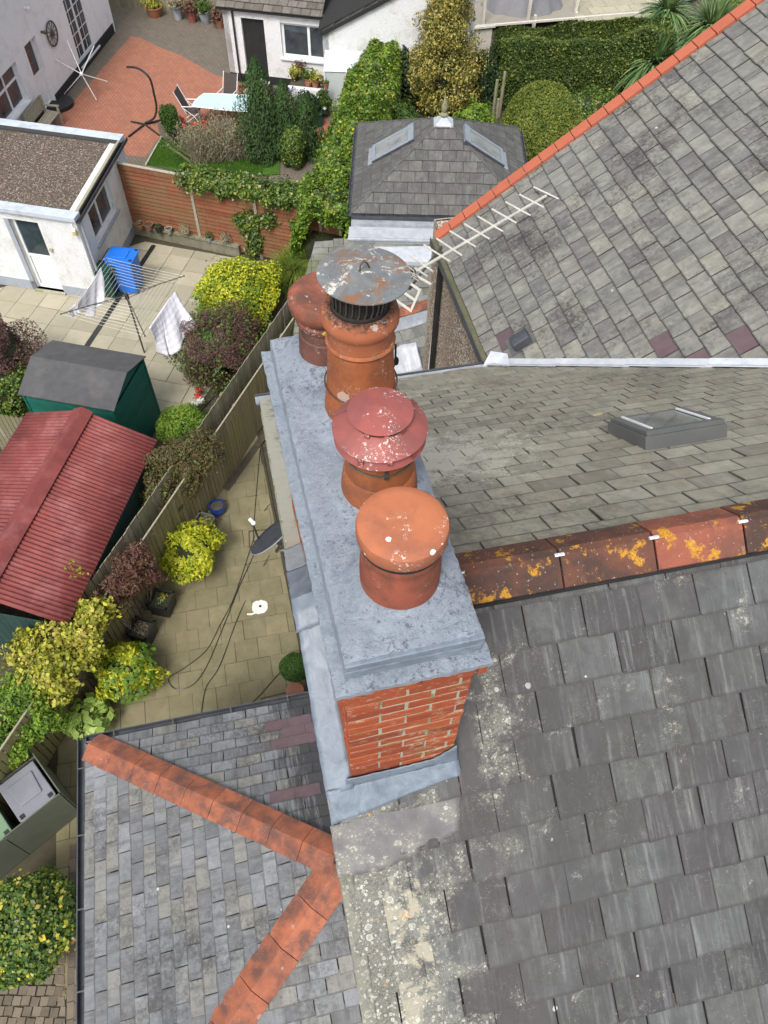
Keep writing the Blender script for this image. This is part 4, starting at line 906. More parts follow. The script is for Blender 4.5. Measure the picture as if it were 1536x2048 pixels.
LM = {
 'choisya': leafmat('golden_leaves', [(.14, .21, .015), (.30, .36, .02), (.50, .50, .03), (.62, .60, .06)], patch=.4),
 'choisya_low': leafmat('green_leaves_mid', [(.05, .12, .015), (.10, .19, .02), (.20, .28, .02)]),
 'hosta': leafmat('hosta_leaves', [(.15, .24, .05), (.24, .35, .07), (.36, .46, .11)], .45, .2, .3),
 'vine': leafmat('yellow_green_vine_leaves', [(.09, .13, .015), (.20, .23, .03), (.36, .36, .05), (.50, .46, .08), (.32, .18, .07)], patch=.5),
 'green': leafmat('mid_green_leaves', [(.025, .055, .012), (.05, .10, .02), (.09, .16, .025), (.14, .21, .03)]),
 'bright': leafmat('bright_hedge_leaves', [(.035, .085, .013), (.08, .16, .02), (.15, .26, .03), (.24, .36, .04), (.30, .33, .05)], patch=.9),
 'ivy': leafmat('ivy_leaves', [(.015, .04, .012), (.035, .08, .018), (.07, .14, .025), (.15, .20, .03), (.34, .33, .05)], .4, .15, .4),
 'dark': leafmat('dark_evergreen_leaves', [(.010, .025, .010), (.020, .045, .014), (.04, .08, .02)], .5, .1),
 'conifer': leafmat('conifer_sprays', [(.02, .045, .012), (.035, .08, .018), (.06, .12, .025)], .7, .1),
 'purple': leafmat('purple_leaves', [(.06, .03, .035), (.11, .05, .05), (.17, .085, .075), (.09, .08, .04), (.15, .13, .08)], patch=.8),
 'acer': leafmat('brown_red_leaves', [(.07, .035, .03), (.13, .055, .045), (.16, .09, .055), (.10, .09, .035)], patch=.8),
 'clematis': leafmat('brown_green_leaves', [(.06, .055, .02), (.11, .09, .035), (.15, .11, .05), (.08, .10, .03)], patch=.8),
 'varieg': leafmat('variegated_holly_leaves', [(.03, .05, .012), (.08, .09, .018), (.24, .21, .05), (.40, .34, .09), (.55, .42, .05)], .4, .1, .35),
 'topiary': leafmat('clipped_hedge_leaves', [(.05, .08, .012), (.10, .14, .02), (.17, .21, .03), (.28, .27, .05)], patch=.7),
 'hedge': leafmat('clipped_beech_leaves', [(.025, .05, .010), (.05, .085, .014), (.09, .13, .02)], patch=.6),
 'cordyline': leafmat('strap_leaves', [(.05, .10, .04), (.09, .17, .06), (.16, .25, .09), (.30, .38, .16)], .4, .15, .2),
 'bamboo': leafmat('feathery_leaves', [(.06, .11, .02), (.12, .18, .03), (.22, .28, .05), (.30, .33, .08)], patch=.7),
 'boxball': leafmat('box_leaves', [(.02, .055, .008), (.04, .10, .012), (.08, .16, .02)], patch=.3),
 'red': leafmat('red_petals', [(.5, .015, .015), (.65, .03, .02)], patch=0), 'white': leafmat('white_petals', [(.7, .7, .66), (.8, .78, .75)], patch=0),
 'pink': leafmat('pink_petals', [(.65, .12, .30), (.75, .28, .42)], patch=0), 'orange': leafmat('orange_petals', [(.62, .08, .02), (.7, .16, .03)], patch=0),
 'yellow': leafmat('yellow_petals', [(.65, .45, .02), (.75, .6, .05)], patch=0), 'mauve': leafmat('mauve_petals', [(.25, .18, .42), (.42, .35, .55)], patch=0),
 'straw': leafmat('dry_grass', [(.22, .18, .11), (.34, .29, .19), (.14, .12, .07)], .8, .05),
}
M['twig'] = simple('twigs', (.17, .14, .10), (.09, .075, .055), 20, .9, .3, rv=.2)
M['bark'] = simple('bark', (.13, .11, .085), (.07, .06, .045), 12, .95, .8, 30, .01)
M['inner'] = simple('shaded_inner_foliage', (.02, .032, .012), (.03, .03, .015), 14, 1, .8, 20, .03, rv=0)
def kites(P, N, L, asp, name, mat, tang=None, fold=.0):
    """one leaf-shaped face per point"""
    n = len(P); t = RNG.normal(size=(n, 3)) if tang is None else tang
    N = N/np.linalg.norm(N, axis=1, keepdims=True); t = t-(t*N).sum(1, keepdims=True)*N; t /= np.linalg.norm(t, axis=1, keepdims=True)+1e-9; b = np.cross(N, t)
    l = (L*RNG.uniform(.45, 1.35, n))[:, None]; w_ = l*asp*.5
    v = np.empty((n, 4, 3)); v[:, 0] = P-t*l*.5; v[:, 1] = P+b*w_-t*l*.05; v[:, 2] = P+t*l*.5-N*l*.12; v[:, 3] = P-b*w_-t*l*.05
    me = bpy.data.meshes.new(name); me.vertices.add(n*4); me.vertices.foreach_set('co', v.reshape(-1).astype('f')); me.loops.add(n*4); me.loops.foreach_set('vertex_index', np.arange(n*4, dtype='i'))
    me.polygons.add(n); me.polygons.foreach_set('loop_start', np.arange(0, n*4, 4, dtype='i')); me.polygons.foreach_set('loop_total', np.full(n, 4, 'i')); me.materials.append(mat); me.update(); return me
def lumps(d, amp, k=9, fr=3.5):
    s_ = np.zeros(len(d))
    for i in range(k): kv = RNG.normal(size=3)*fr; s_ += np.cos(d@kv+RNG.uniform(0, 6.28))
    return amp*s_/math.sqrt(k/2)
def ell_pts(c, rad, n, lump=.14, shell=.35, fr=3.5, zmin=0.0, flat=0.0):
    d = RNG.normal(size=(n, 3)); d /= np.linalg.norm(d, axis=1, keepdims=True)
    r = (1-shell*RNG.uniform(0, 1, n)**1.7)*(1+lumps(d, lump, fr=fr)); P = np.array(c)+d*np.array(rad)*r[:, None]; N = d/np.array(rad); N /= np.linalg.norm(N, axis=1, keepdims=True)
    k = P[:, 2] > zmin; return P[k], N[k]
def leafnormals(N, j=.65, up=.35): return N+RNG.normal(size=N.shape)*j+np.array([0, 0, up])
def add_leaves(parent, P, N, L, asp, mat, name='foliage', j=.65, up=.35, tang=None):
    me = kites(P, leafnormals(N, j, up), L, asp, name, mat, tang); o = link(name, me, None)
    me.transform(Matrix.Translation(-wmat(parent).translation)); o.parent = parent; PMAT[o.name] = Matrix.Translation(wmat(parent).translation); o['kind'] = 'stuff'; return o
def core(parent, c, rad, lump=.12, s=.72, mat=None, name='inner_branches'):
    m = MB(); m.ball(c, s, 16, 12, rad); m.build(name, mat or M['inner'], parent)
def dens(rad, L, asp, k=3.0): a, b, c = rad; A = 4*math.pi*(((a*b)**1.6+(a*c)**1.6+(b*c)**1.6)/3)**(1/1.6); return int(k*A/(L*L*asp*.5))
def bush(name, label, cat, c, rad, L, mat, asp=.55, k=3.0, lump=.14, shell=.35, group=None, extra=None, fr=3.5, up=.35, stem=True, zmin=.03, corem=True, j=.65):
    c = Vector(c); t = thing(name, label, cat, (c.x, c.y, max(0, c.z-rad[2])), 0, group)
    n = min(dens(rad, L, asp, k), 60000); P, N = ell_pts(c, rad, n, lump, shell, fr, zmin); add_leaves(t, P, N, L, asp, LM[mat], 'foliage', j, up)
    if corem: core(t, c, rad)
    if extra:
        for (mt, nn, LL, zz) in extra:
            P, N = ell_pts(c, [q*1.04 for q in rad], nn, lump, .12, fr, zz); add_leaves(t, P, N, LL, .8, LM[mt], 'flowers' if mt in ('red', 'white', 'pink', 'orange', 'yellow', 'mauve') else 'new_growth', .4, .6)
    if stem: MB().tube([(c.x, c.y, 0), (c.x+.02, c.y, max(.1, c.z))], [.03, .02], 6).build('stem', M['bark'], t)
    return t
def hedge(name, label, cat, path, wdt, h, L, mat, asp=.55, k=2.6, lump=.10, sq=3.0, zmin=.05, maxn=90000, extra=None, taper=None):
    path = [Vector((*p[:2], 0)) for p in path]; t = thing(name, label, cat, path[0].lerp(path[-1], .5))
    seg = [(path[i+1]-path[i]).length for i in range(len(path)-1)]; T = sum(seg); per = 2*h+wdt; n = min(int(k*T*per/(L*L*asp*.5)), maxn)
    cum = np.cumsum([0]+seg); s_ = RNG.uniform(0, T, n); i = np.clip(np.searchsorted(cum, s_)-1, 0, len(seg)-1); f = (s_-cum[i])/np.array(seg)[i]
    A = np.array([tuple(p) for p in path]); B = A[i]*(1-f[:, None])+A[i+1]*f[:, None]; d = A[i+1]-A[i]; d /= np.linalg.norm(d, axis=1, keepdims=True); sd = np.stack([-d[:, 1], d[:, 0], d[:, 2]], 1)
    th = RNG.uniform(-.12, math.pi+.12, n); cx, sz = np.cos(th), np.sin(th); rr = (np.abs(cx)**sq+np.abs(sz)**sq)**(-1/sq)
    hh = np.interp(s_/T, np.linspace(0, 1, len(h_ := (taper or [1, 1]))), h_)*h if True else h
    lm = 1+lumps(np.stack([s_*.8, cx*2, sz*2], 1), lump, 12, 1.6); rr = rr*lm*(1-.22*RNG.uniform(0, 1, n)**2)
    P = B+sd*(cx*rr*wdt/2)[:, None]; P[:, 2] = hh*.5+(sz*rr*.5)*hh if False else np.maximum(sz*rr, 0)*hh
    low = th < 0; P[:, 2] = np.where(np.abs(cx) > .9, RNG.uniform(0, .75, n)*hh, P[:, 2]); N = sd*cx[:, None]+np.array([0, 0, 1])*sz[:, None]
    e_ = (s_ < .15) | (s_ > T-.15); k_ = P[:, 2] > zmin; add_leaves(t, P[k_], N[k_], L, asp, LM[mat])
    if extra:
        for mt, nn, LL in extra: q = RNG.choice(np.where(k_)[0], nn); add_leaves(t, P[q]*1.0+N[q]*.04, N[q], LL, .7, LM[mt], 'new_growth')
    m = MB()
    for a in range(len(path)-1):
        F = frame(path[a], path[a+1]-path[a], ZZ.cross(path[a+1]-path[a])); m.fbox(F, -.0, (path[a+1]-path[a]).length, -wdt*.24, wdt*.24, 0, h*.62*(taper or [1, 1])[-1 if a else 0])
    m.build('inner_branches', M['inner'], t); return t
def blades(parent, c, n, Lr, wdt, mat, spread=1.0, name='foliage', base_r=.06, droop=.6, seg=4, c2=None):
    """arching strap leaves from a centre"""
    c = np.array(tuple(c)); az = RNG.uniform(0, 2*math.pi, n); el = np.arccos(1-RNG.uniform(0, 1, n)*min(1.0, spread)) ; L = RNG.uniform(*Lr, n)
    d = np.stack([np.cos(az)*np.sin(el), np.sin(az)*np.sin(el), np.cos(el)], 1); sd = np.stack([-np.sin(az), np.cos(az), np.zeros(n)], 1)
    vs = np.empty((n, (seg+1)*2, 3)); b = c+np.stack([np.cos(az), np.sin(az), az*0], 1)*base_r*RNG.uniform(0, 1, n)[:, None]
    for k in range(seg+1):
        t = k/seg; p = b+d*(L*t)[:, None]; p[:, 2] -= droop*L*t*t*np.sin(el)*.6; w_ = wdt*(1-t)**.7*.5+.001
        vs[:, 2*k] = p+sd*w_; vs[:, 2*k+1] = p-sd*w_
    nv = (seg+1)*2; idx = []
    for k in range(seg): idx.append([2*k, 2*k+1, 2*k+3, 2*k+2])
    idx = np.array(idx)[None]+np.arange(n)[:, None, None]*nv; idx = idx.reshape(-1)
    me = bpy.data.meshes.new(name); me.vertices.add(n*nv); me.vertices.foreach_set('co', vs.reshape(-1).astype('f')); me.loops.add(len(idx)); me.loops.foreach_set('vertex_index', idx.astype('i'))
    nf = len(idx)//4; me.polygons.add(nf); me.polygons.foreach_set('loop_start', np.arange(0, nf*4, 4, dtype='i')); me.polygons.foreach_set('loop_total', np.full(nf, 4, 'i')); me.materials.append(LM[mat]); me.update()
    me.transform(Matrix.Translation(-wmat(parent).translation)); o = link(name, me, None); o.parent = parent; PMAT[o.name] = Matrix.Translation(wmat(parent).translation); o['kind'] = 'stuff'; return o

# ---------------------------------------------------------------- ground and paving
M['soil'] = simple('soil_and_gravel', (.10, .085, .06), (.055, .048, .035), 9, .95, .8, 60, .02, rv=0, dirt=(.06, .075, .03), dirtsc=3)
MB().add([(-150, -120, -.05), (250, -120, -.05), (250, 260, -.05), (-150, 260, -.05)], [(0, 1, 2, 3)]).build('ground', M['soil'], kind='structure')
def flagmat(name, c1, c2, dirt, lo=.5, hi=.7, rv=.1):
    n = NT(name); o = n.pos(); r = n.rnd(); col = n.mix(n.step(n.noise(o, 3, 7, .7), .3, .7), c1, c2); col = n.hsv(col, n.math('ADD', 1-rv, n.math('MULTIPLY', r, 2*rv)))
    col = n.mix(n.math('MULTIPLY', n.step(n.noise(o, 1.6, 8, .75), lo, hi), .75), col, dirt); g = n.noise(o, 110, 4, .8); col = n.hsv(col, n.math('ADD', .8, n.math('MULTIPLY', g, .4)))
    n.bsdf(col, .88, n.bump(n.noise(o, 70, 6, .7), .4, .004), 0, .25); return n.m
M['flag_near'] = flagmat('mossy_buff_flags', (.225, .198, .118), (.19, .168, .10), (.14, .128, .068), lo=.42, hi=.62)
M['flag_far'] = flagmat('pale_buff_flags', (.38, .345, .26), (.33, .305, .225), (.29, .28, .19), rv=.14)
M['joint'] = simple('dark_joint', (.075, .065, .04), (.05, .045, .03), 8, .95, .3, rv=0)
near = MB().add([(-6.2, -3, 0), (.2, -3, 0), (.2, 13.4, 0), (-.2, 13.4, 0), (-6.2, 4.6, 0)], [(0, 1, 2, 3, 4)]).build('patio', M['joint'], kind='structure'); PMAT[near.name] = Matrix.Identity(4)
FPN = frame(at(328, 1270.3, 0), HU, HV)
poly_near = [tuple((FPN.inverted() @ Vector(p))[:2]) for p in ((-.2, 13.2, 0), (-4.35, 6.3, 0), (-4.35, 1.9, 0), (.15, 1.9, 0), (.15, 13.2, 0))]
pieces(near, FPN, poly_near, .433, .433, M['flag_near'], 'paving_flag', thick=.03, lap=1.0, gap=.007, jit=.003, tilt=0, rag=.001, chip=0, y0=0, zb=-.018, x0=.02, stag=.47)
far = MB().add([tuple(at(*p)) for p in ((-160, 560), (220, 600), (300, 470), (560, 520), (640, 560), (330, 900), (-160, 900))], [(0, 1, 2, 3, 4, 5, 6)][:1]).build('garden_patio', M['joint'], kind='structure'); PMAT[far.name] = Matrix.Identity(4)
if far.data.polygons[0].normal.z < 0: far.data.flip_normals()
GA = R(-27); GU = Vector((math.cos(GA), math.sin(GA), 0)); GV = Vector((-math.sin(GA), math.cos(GA), 0))
FPF = frame(at(32.2, 605.6, 0), GU, GV)
pf = [tuple((FPF.inverted() @ at(*p))[:2]) for p in ((-40, 590), (290, 484), (500, 522), (560, 590), (360, 860), (-60, 860))]
pieces(far, FPF, pf, .632, .60, M['flag_far'], 'paving_flag', thick=.03, lap=1.0, gap=.012, jit=.004, tilt=0, rag=.001, chip=0, y0=0, x0=0, zb=-.018, stag=0)
def strip_box(name, a, b, wd, z0, z1, mat, parent=None, **k):
    d = b-a; F = frame((a.x, a.y, 0), d, ZZ.cross(d)); return MB().fbox(F, 0, d.length, -wd/2, wd/2, z0, z1).build(name, mat, parent, **k)
strip_box('drain_channel', at(308, 492), at(170, 700), .13, 0, .030, M['black_plastic'], label='black slotted drain channel crossing the pale garden patio', cat='drain')
# manholes, white painted drain, bed strip, cables, setts
def manhole(pts, label):
    P = [at(*p) for p in pts]; t = thing('manhole_cover', label, 'manhole', P[0], 0, 'recessed manhole covers in the near patio'); F = frame(P[0], P[1]-P[0], ZZ.cross(P[1]-P[0])); w_ = (P[1]-P[0]).length; h_ = abs((F.inverted() @ P[2]).y)
    MB().fbox(F, 0, w_, 0, .02, 0, .028).fbox(F, 0, w_, h_-.02, h_, 0, .028).fbox(F, 0, .02, .02, h_-.02, 0, .028).fbox(F, w_-.02, w_, .02, h_-.02, 0, .028).build('frame', M['iron'], t)
    MB().fbox(F, .028, w_-.028, .028, h_-.028, 0, .018).build('cover', M['flag_near'], t)
manhole([(498, 1096), (540, 1092), (494, 1063)], 'recessed manhole cover under the satellite dish')
manhole([(524, 1412), (588, 1397), (522, 1397)], 'recessed manhole cover beside the extension gutter')
n = NT('splashed_white_paint'); wp = n.pos(); n.bsdf(n.mix(n.step(n.noise(wp, 9, 6, .7), .4, .7), (.74, .73, .70), (.55, .53, .46)), .8); M['whitewash'] = n.m
pt = at(520, 1215); P2 = []
for k_ in range(28): a = 2*math.pi*k_/28; P2.append((.155*math.copysign(abs(math.cos(a))**.75, math.cos(a))*random.uniform(.93, 1.05), .15*math.copysign(abs(math.sin(a))**.75, math.sin(a))*random.uniform(.93, 1.05)))
dr = thing('painted_drain', 'white painted patch round a small drain hole in the patio', 'drain', (pt.x, pt.y, 0))
MB().prism(P2, .012, .026, Matrix.Translation(Vector((pt.x, pt.y, 0)))).build('paint_patch', M['whitewash'], dr); MB().lathe((pt.x+.01, pt.y+.015, 0), [(.028, .02), (.028, .029), (0, .0292)], 20).build('drain_hole', M['soot'], dr)
MB().tube([(pt.x-.27, pt.y-.10, .012), (pt.x-.18, pt.y-.12, .013), (pt.x-.1, pt.y-.1, .013)], .02, 6).build('paint_smear', M['whitewash'], dr)
def cable(pxs, label, r=.008, z=.028):
    P = [at(x, y, zz if zz is not None else z) for x, y, zz in pxs]; out = []
    for i in range(len(P)-1):
        p0, p1, p2, p3 = P[max(i-1, 0)], P[i], P[i+1], P[min(i+2, len(P)-1)]
        for s_ in range(6): t = s_/6; out.append(.5*((2*p1)+(p2-p0)*t+(2*p0-5*p1+4*p2-p3)*t*t+(3*p1-p0-3*p2+p3)*t**3))
    out.append(P[-1]); return tag(MB().tube(out, r, 6).build('cable', M['black_plastic']), label, 'cable', 'loose black cables lying on the patio')
cable([(553, 1000, 1.0), (530, 1020, None), (505, 1085, None), (470, 1190, None), (440, 1250, None), (413, 1300, None), (370, 1335, None), (345, 1350, None), (337, 1362, None), (352, 1378, None), (385, 1370, None), (412, 1335, None), (440, 1270, None), (480, 1170, None), (510, 1100, None), (507, 1060, None), (520, 900, None)], 'longest black cable, looping back on itself across the patio')
cable([(540, 1110, 1.0), (528, 1130, None), (480, 1225, None), (440, 1330, None), (412, 1375, None), (402, 1430, None), (398, 1450, None)], 'black cable running down the patio past the painted drain')
cable([(608, 1290, .4), (600, 1305, None), (560, 1345, None), (520, 1390, None), (490, 1420, None)], 'short black cable below the potted box ball')
# bed along the fence
strip_box('soil_bed', at(530, 870), at(452, 980), .16, 0, .03, M['soil'], kind='structure')
n = NT('weathered_setts'); wp = n.pos(); r_ = n.rnd(); n.bsdf(n.hsv(n.mix(n.step(n.noise(wp, 6, 6, .7), .3, .7), (.17, .14, .105), (.12, .10, .075)), n.math('ADD', .75, n.math('MULTIPLY', r_, .5))), .9, n.bump(n.noise(wp, 40, 6, .7), .6, .006)); M['sett'] = n.m
drv = MB().add([(-6.4, -3, .001), (-3.0, -3, .001), (-3.0, 2.0, .001), (-6.4, 2.0, .001)], [(0, 1, 2, 3)]); drv.v = [(x, y, .004) for x, y, z in drv.v]; drv = drv.build('driveway', M['joint'], kind='structure'); PMAT[drv.name] = Matrix.Identity(4)
FSE = frame(at(0, 2040), Vector((math.cos(R(-14)), math.sin(R(-14)), 0)), Vector((math.sin(R(14)), math.cos(R(14)), 0)))
pieces(drv, FSE, [tuple((FSE.inverted() @ at(*p))[:2]) for p in ((-30, 1935), (20, 1890), (130, 1880), (132, 2100), (-30, 2100))], .135, .135, M['sett'], 'sett', thick=.03, lap=1.0, gap=.016, jit=.008, tilt=0, rag=.004, chip=.6, zb=-.008, stag=.4)
FSK = frame(at(134, 2040), HV, -HU)
for q_ in range(2):
    for k_ in range(12): MB().prism([(0, 0), (.215, 0), (.215, .10), (0, .10)], 0, .032, frame(at(134+q_*14.5, 2060), HV, -HU) @ Matrix.Translation(Vector((k_*.225-.1, -.10, -.004)))).build('edging_block', M['sett'], drv)
MB().prism([tuple(at(*p))[:2] for p in ((-30, 2010), (22, 1900), (15, 1895), (-30, 1925))], 0, .12).build('kerb', M['mortar'], kind='structure')

# red block paved court, grey border, lawn
def paver(name, c1, c2, jc, rot, sx=.21):
    n = NT(name); mp = n.n('ShaderNodeMapping'); n.set(mp.inputs[0], n.pos()); mp.inputs['Rotation'].default_value = (0, 0, rot)
    b = n.n('ShaderNodeTexBrick'); n.set(b.inputs['Vector'], mp.outputs[0]); b.inputs['Scale'].default_value = 1; b.inputs['Brick Width'].default_value = sx; b.inputs['Row Height'].default_value = sx*.5; b.inputs['Mortar Size'].default_value = .008; b.inputs['Color1'].default_value = (*c1, 1); b.inputs['Color2'].default_value = (*c2, 1); b.inputs['Mortar'].default_value = (*jc, 1); b.offset = .5
    col = n.mix(n.math('MULTIPLY', n.step(n.noise(n.pos(), 2, 7, .7), .45, .7), .4), b.outputs[0], jc); n.bsdf(col, .9, n.bump(b.outputs['Fac'], -.4, .01)); return n.m
M['paver_red'] = paver('red_block_paving', (.38, .155, .095), (.32, .125, .08), (.17, .10, .07), R(72)); M['paver_grey'] = paver('grey_block_paving', (.17, .145, .115), (.145, .12, .095), (.09, .08, .06), R(72))
def sheet2(name, pxs, z, mat, **k):
    P = [at(x, y, 0) for x, y in pxs]; P = [(p.x, p.y, z) for p in P]; q = ccw([(p[0], p[1]) for p in P]); return MB().add([(a, b, z) for a, b in q], [tuple(range(len(q)))]).build(name, mat, kind='structure', **k)
sheet2('courtyard', ((-40, 330), (60, 120), (190, -25), (900, -25), (820, 120), (690, 420), (620, 400), (250, 330), (200, 330)), 0, M['paver_grey'])
sheet2('red_paving', ((110, 245), (262, 72), (285, 78), (320, 95), (360, 110), (430, 150), (560, 190), (640, 215), (690, 300), (640, 290), (500, 330), (330, 260), (290, 315), (250, 310), (160, 300)), .005, M['paver_red'])
M['grass'] = simple('mown_grass', (.06, .14, .015), (.045, .11, .012), 5, .95, .8, 150, .02, rv=0)
lw = sheet2('lawn', ((322, 278), (294, 330), (420, 360), (560, 350), (560, 290), (420, 295)), .03, M['grass'])
tl = thing('lawn_grass', 'short green lawn grass behind the brown fence', 'grass', at(370, 305)); 
n_ = 26000; A_, B_, C_ = at(322, 279), at(296, 332), at(540, 300); u_ = RNG.uniform(0, 1, (n_, 2)); Pg = np.array(tuple(B_))+u_[:, :1]*(np.array(tuple(C_))-np.array(tuple(A_)))+u_[:, 1:]*(np.array(tuple(A_))-np.array(tuple(B_))); Pg[:, 2] = .05
me = kites(Pg, RNG.normal(size=(n_, 3))*.5+np.array([1., -.3, .2]), .05, .2, 'lawn_grass', leafmat('grass_blades', [(.05, .12, .012), (.08, .18, .02), (.13, .24, .03)]), np.tile([0, 0, 1.], (n_, 1))+RNG.normal(size=(n_, 3))*.3)
bpy.data.objects.remove(tl); o = link('lawn_grass', me); tag(o, kind='stuff')
strip_box('lawn_edging', at(325, 274), at(292, 333), .05, 0, .07, M['mortar'], kind='structure')

# ---------------------------------------------------------------- annex with flat gravelled roof
def wall_holes(parent, F, W, H, holes, mat, th=.2, name='wall', z0=0):
    xs = sorted({0, W, *[h[0] for h in holes], *[h[2] for h in holes]}); ys = sorted({z0, H, *[h[1] for h in holes], *[h[3] for h in holes]}); m = MB()
    for i in range(len(xs)-1):
        for j in range(len(ys)-1):
            cxx, cyy = (xs[i]+xs[i+1])/2, (ys[j]+ys[j+1])/2
            if any(h[0] < cxx < h[2] and h[1] < cyy < h[3] for h in holes): continue
            if cxx < 0 or cxx > W: continue
            m.add([F @ Vector(p) for p in ((xs[i], ys[j], 0), (xs[i+1], ys[j], 0), (xs[i+1], ys[j+1], 0), (xs[i], ys[j+1], 0))], [(0, 1, 2, 3)])
    for x0, y0, x1, y1 in holes:
        c = [(x0, y0), (x1, y0), (x1, y1), (x0, y1)]
        for q in range(4): a, b = c[q], c[(q+1) % 4]; m.add([F @ Vector((*a, 0)), F @ Vector((*a, -th)), F @ Vector((*b, -th)), F @ Vector((*b, 0))], [(0, 1, 2, 3)])
    c = [(0, z0), (W, z0), (W, H), (0, H)]
    for q in range(4): a, b = c[q], c[(q+1) % 4]; m.add([F @ Vector((*a, 0)), F @ Vector((*a, -th)), F @ Vector((*b, -th)), F @ Vector((*b, 0))], [(3, 2, 1, 0)])
    return m.build(name, mat, parent)
def rect_px(F, pts):
    q = [fpx(F, p) for p in pts]; xs = sorted(p.x for p in q); ys = sorted(p.y for p in q); return ((xs[0]+xs[1])/2, (ys[0]+ys[1])/2, (xs[2]+xs[3])/2, (ys[2]+ys[3])/2)
def window(parent, F, r, cols=1, rows=1, fr=.055, fmat=None, gmat=None, dep=-.09, sill=None, name='window', bars=None, panel=None):
    fmat = fmat or M['upvc']; gmat = gmat or M['glass']; x0, y0, x1, y1 = r; z0, z1 = dep-.06, dep
    m = MB().fbox(F, x0, x1, y0, y0+fr, z0, z1).fbox(F, x0, x1, y1-fr, y1, z0, z1).fbox(F, x0, x0+fr, y0+fr, y1-fr, z0, z1).fbox(F, x1-fr, x1, y0+fr, y1-fr, z0, z1)
    cx = [x0+fr+(x1-x0-2*fr)*i/cols for i in range(cols+1)] if isinstance(cols, int) else [x0+fr]+[x0+(x1-x0)*c for c in cols]+[x1-fr]
    cy = [y0+fr+(y1-y0-2*fr)*i/rows for i in range(rows+1)] if isinstance(rows, int) else [y0+fr]+[y0+(y1-y0)*c for c in rows]+[y1-fr]
    for c in cx[1:-1]: m.fbox(F, c-fr/2, c+fr/2, y0+fr, y1-fr, z0, z1+.003)
    for c in cy[1:-1]: m.fbox(F, x0+fr, x1-fr, c-fr/2, c+fr/2, z0, z1-.003)
    o = m.build(name, fmat, parent, bev=.003)
    for i in range(len(cx)-1):
        for j in range(len(cy)-1):
            gm = gmat
            if panel and j == 0: gm = fmat
            MB().fbox(F, cx[i]+.01, cx[i+1]-.01, cy[j]+.01, cy[j+1]-.01, z0+.015, z0+.03).build('pane' if gm is gmat else 'panel', gm, o)
            if bars and gm is gmat:
                nb, mb = bars; m2 = MB()
                for q in range(1, nb): xx = cx[i]+(cx[i+1]-cx[i])*q/nb; m2.fbox(F, xx-.012, xx+.012, cy[j]+.02, cy[j+1]-.02, z0+.03, z0+.04)
                for q in range(1, mb): yy = cy[j]+(cy[j+1]-cy[j])*q/mb; m2.fbox(F, cx[i]+.02, cx[i+1]-.02, yy-.012, yy+.012, z0+.03, z0+.042)
                m2.build('glazing_bars', fmat, o)
    if sill: MB().fbox(F, x0-.08, x1+.08, y0-.06, y0-.002, dep, .07).build('sill', sill, o, bev=.005)
    return o
CA = at(205, 600); CAd = (at(0, 568)-CA).normalized(); AH = 2.50
FA = frame(CA+CAd*4.6, -CAd, ZZ); FB = frame(CA, (at(240, 272, AH)-at(148, 428, AH)), ZZ); BL = 3.75
annex = thing('annex', 'small white roughcast annex with a flat gravel roof and grey copings', 'building', CA+CAd*1.5+Vector((.6, 1.4, 0)))
dr_ = rect_px(FA, ((21, 437), (78, 447), (124, 578), (68, 571))); wr = rect_px(FB, ((173, 420), (218, 362), (235, 430), (194, 480)))
dr_ = (dr_[0], .06, dr_[2], dr_[3])
M['render_grey'] = simple('grey_plinth_paint', (.34, .37, .42), (.28, .31, .35), 7, .7, .6, 40, .01, rv=0); M['coping'] = simple('grey_coping', (.50, .56, .63), (.42, .47, .54), 4, .5, .3, 20, .004, rv=0, dirt=(.33, .35, .36))
wall_holes(annex, FA, 4.6, AH, [dr_], M['render']); wall_holes(annex, FB, BL, AH, [wr], M['render'])
window(annex, FA, dr_, 1, (.47,), .075, name='door', dep=-.12, panel=True, gmat=glass('dark_door_glass', (.02, .03, .035)))
window(annex, FB, wr, (.47,), 1, .06, dep=-.10, sill=M['render_grey'])
for a, b in ((0, dr_[0]), (dr_[2], 4.6)): MB().fbox(FA, a, b+(.012 if b > 4 else 0), 0, .30, 0, .012).build('plinth', M['render_grey'], annex)
MB().fbox(FB, 0, BL, 0, .30, 0, .012).build('plinth', M['render_grey'], annex)
MB().fbox(FA, dr_[0]-.13, dr_[0], 0, dr_[3], -.02, .012).build('door_surround', M['render_grey'], annex); MB().fbox(FA, dr_[0]-.05, dr_[2]+.05, .0, .06, -.1, .08).build('door_step', M['mortar'], annex)
roofc = [CA, CA+CAd*4.6, CA+CAd*4.6+(FB.to_3x3() @ Vector((1, 0, 0)))*BL, CA+(FB.to_3x3() @ Vector((1, 0, 0)))*BL]
def gravel():
    n = NT('brown_gravel'); o = n.pos(); c = n.n('ShaderNodeSeparateColor'); n.set(c.inputs[0], n.vor(o, 34, out='Color')); d = n.vor(o, 34); f = n.noise(o, 14, 6, .8)
    col = n.ramp(c.outputs[0], [(0, (.07, .05, .038)), (.5, (.13, .10, .075)), (.85, (.22, .18, .14)), (1, (.42, .38, .32))]); col = n.mix(n.step(f, .45, .65), col, (.06, .045, .035)); n.bsdf(col, .9, n.bump(n.math('SUBTRACT', 1.0, d), 1.0, .02)); return n.m
bk = FB.to_3x3() @ Vector((1, 0, 0))
MB().prism(ccw([tuple((p+Vector((0, 0, 0)))[:2]) for p in roofc]), AH-.12, AH-.02).build('roof', gravel(), annex)
MB().fbox(FA, -.2, 4.66, AH-.09, AH+.03, -.20, .10).build('coping', M['coping'], annex, bev=.008)
FAb = frame(CA+CAd*4.6+bk*BL, -CAd, ZZ); MB().fbox(FAb, -.2, 4.66, AH-.09, AH+.04, -.10, .20).build('coping', M['coping'], annex, bev=.008)
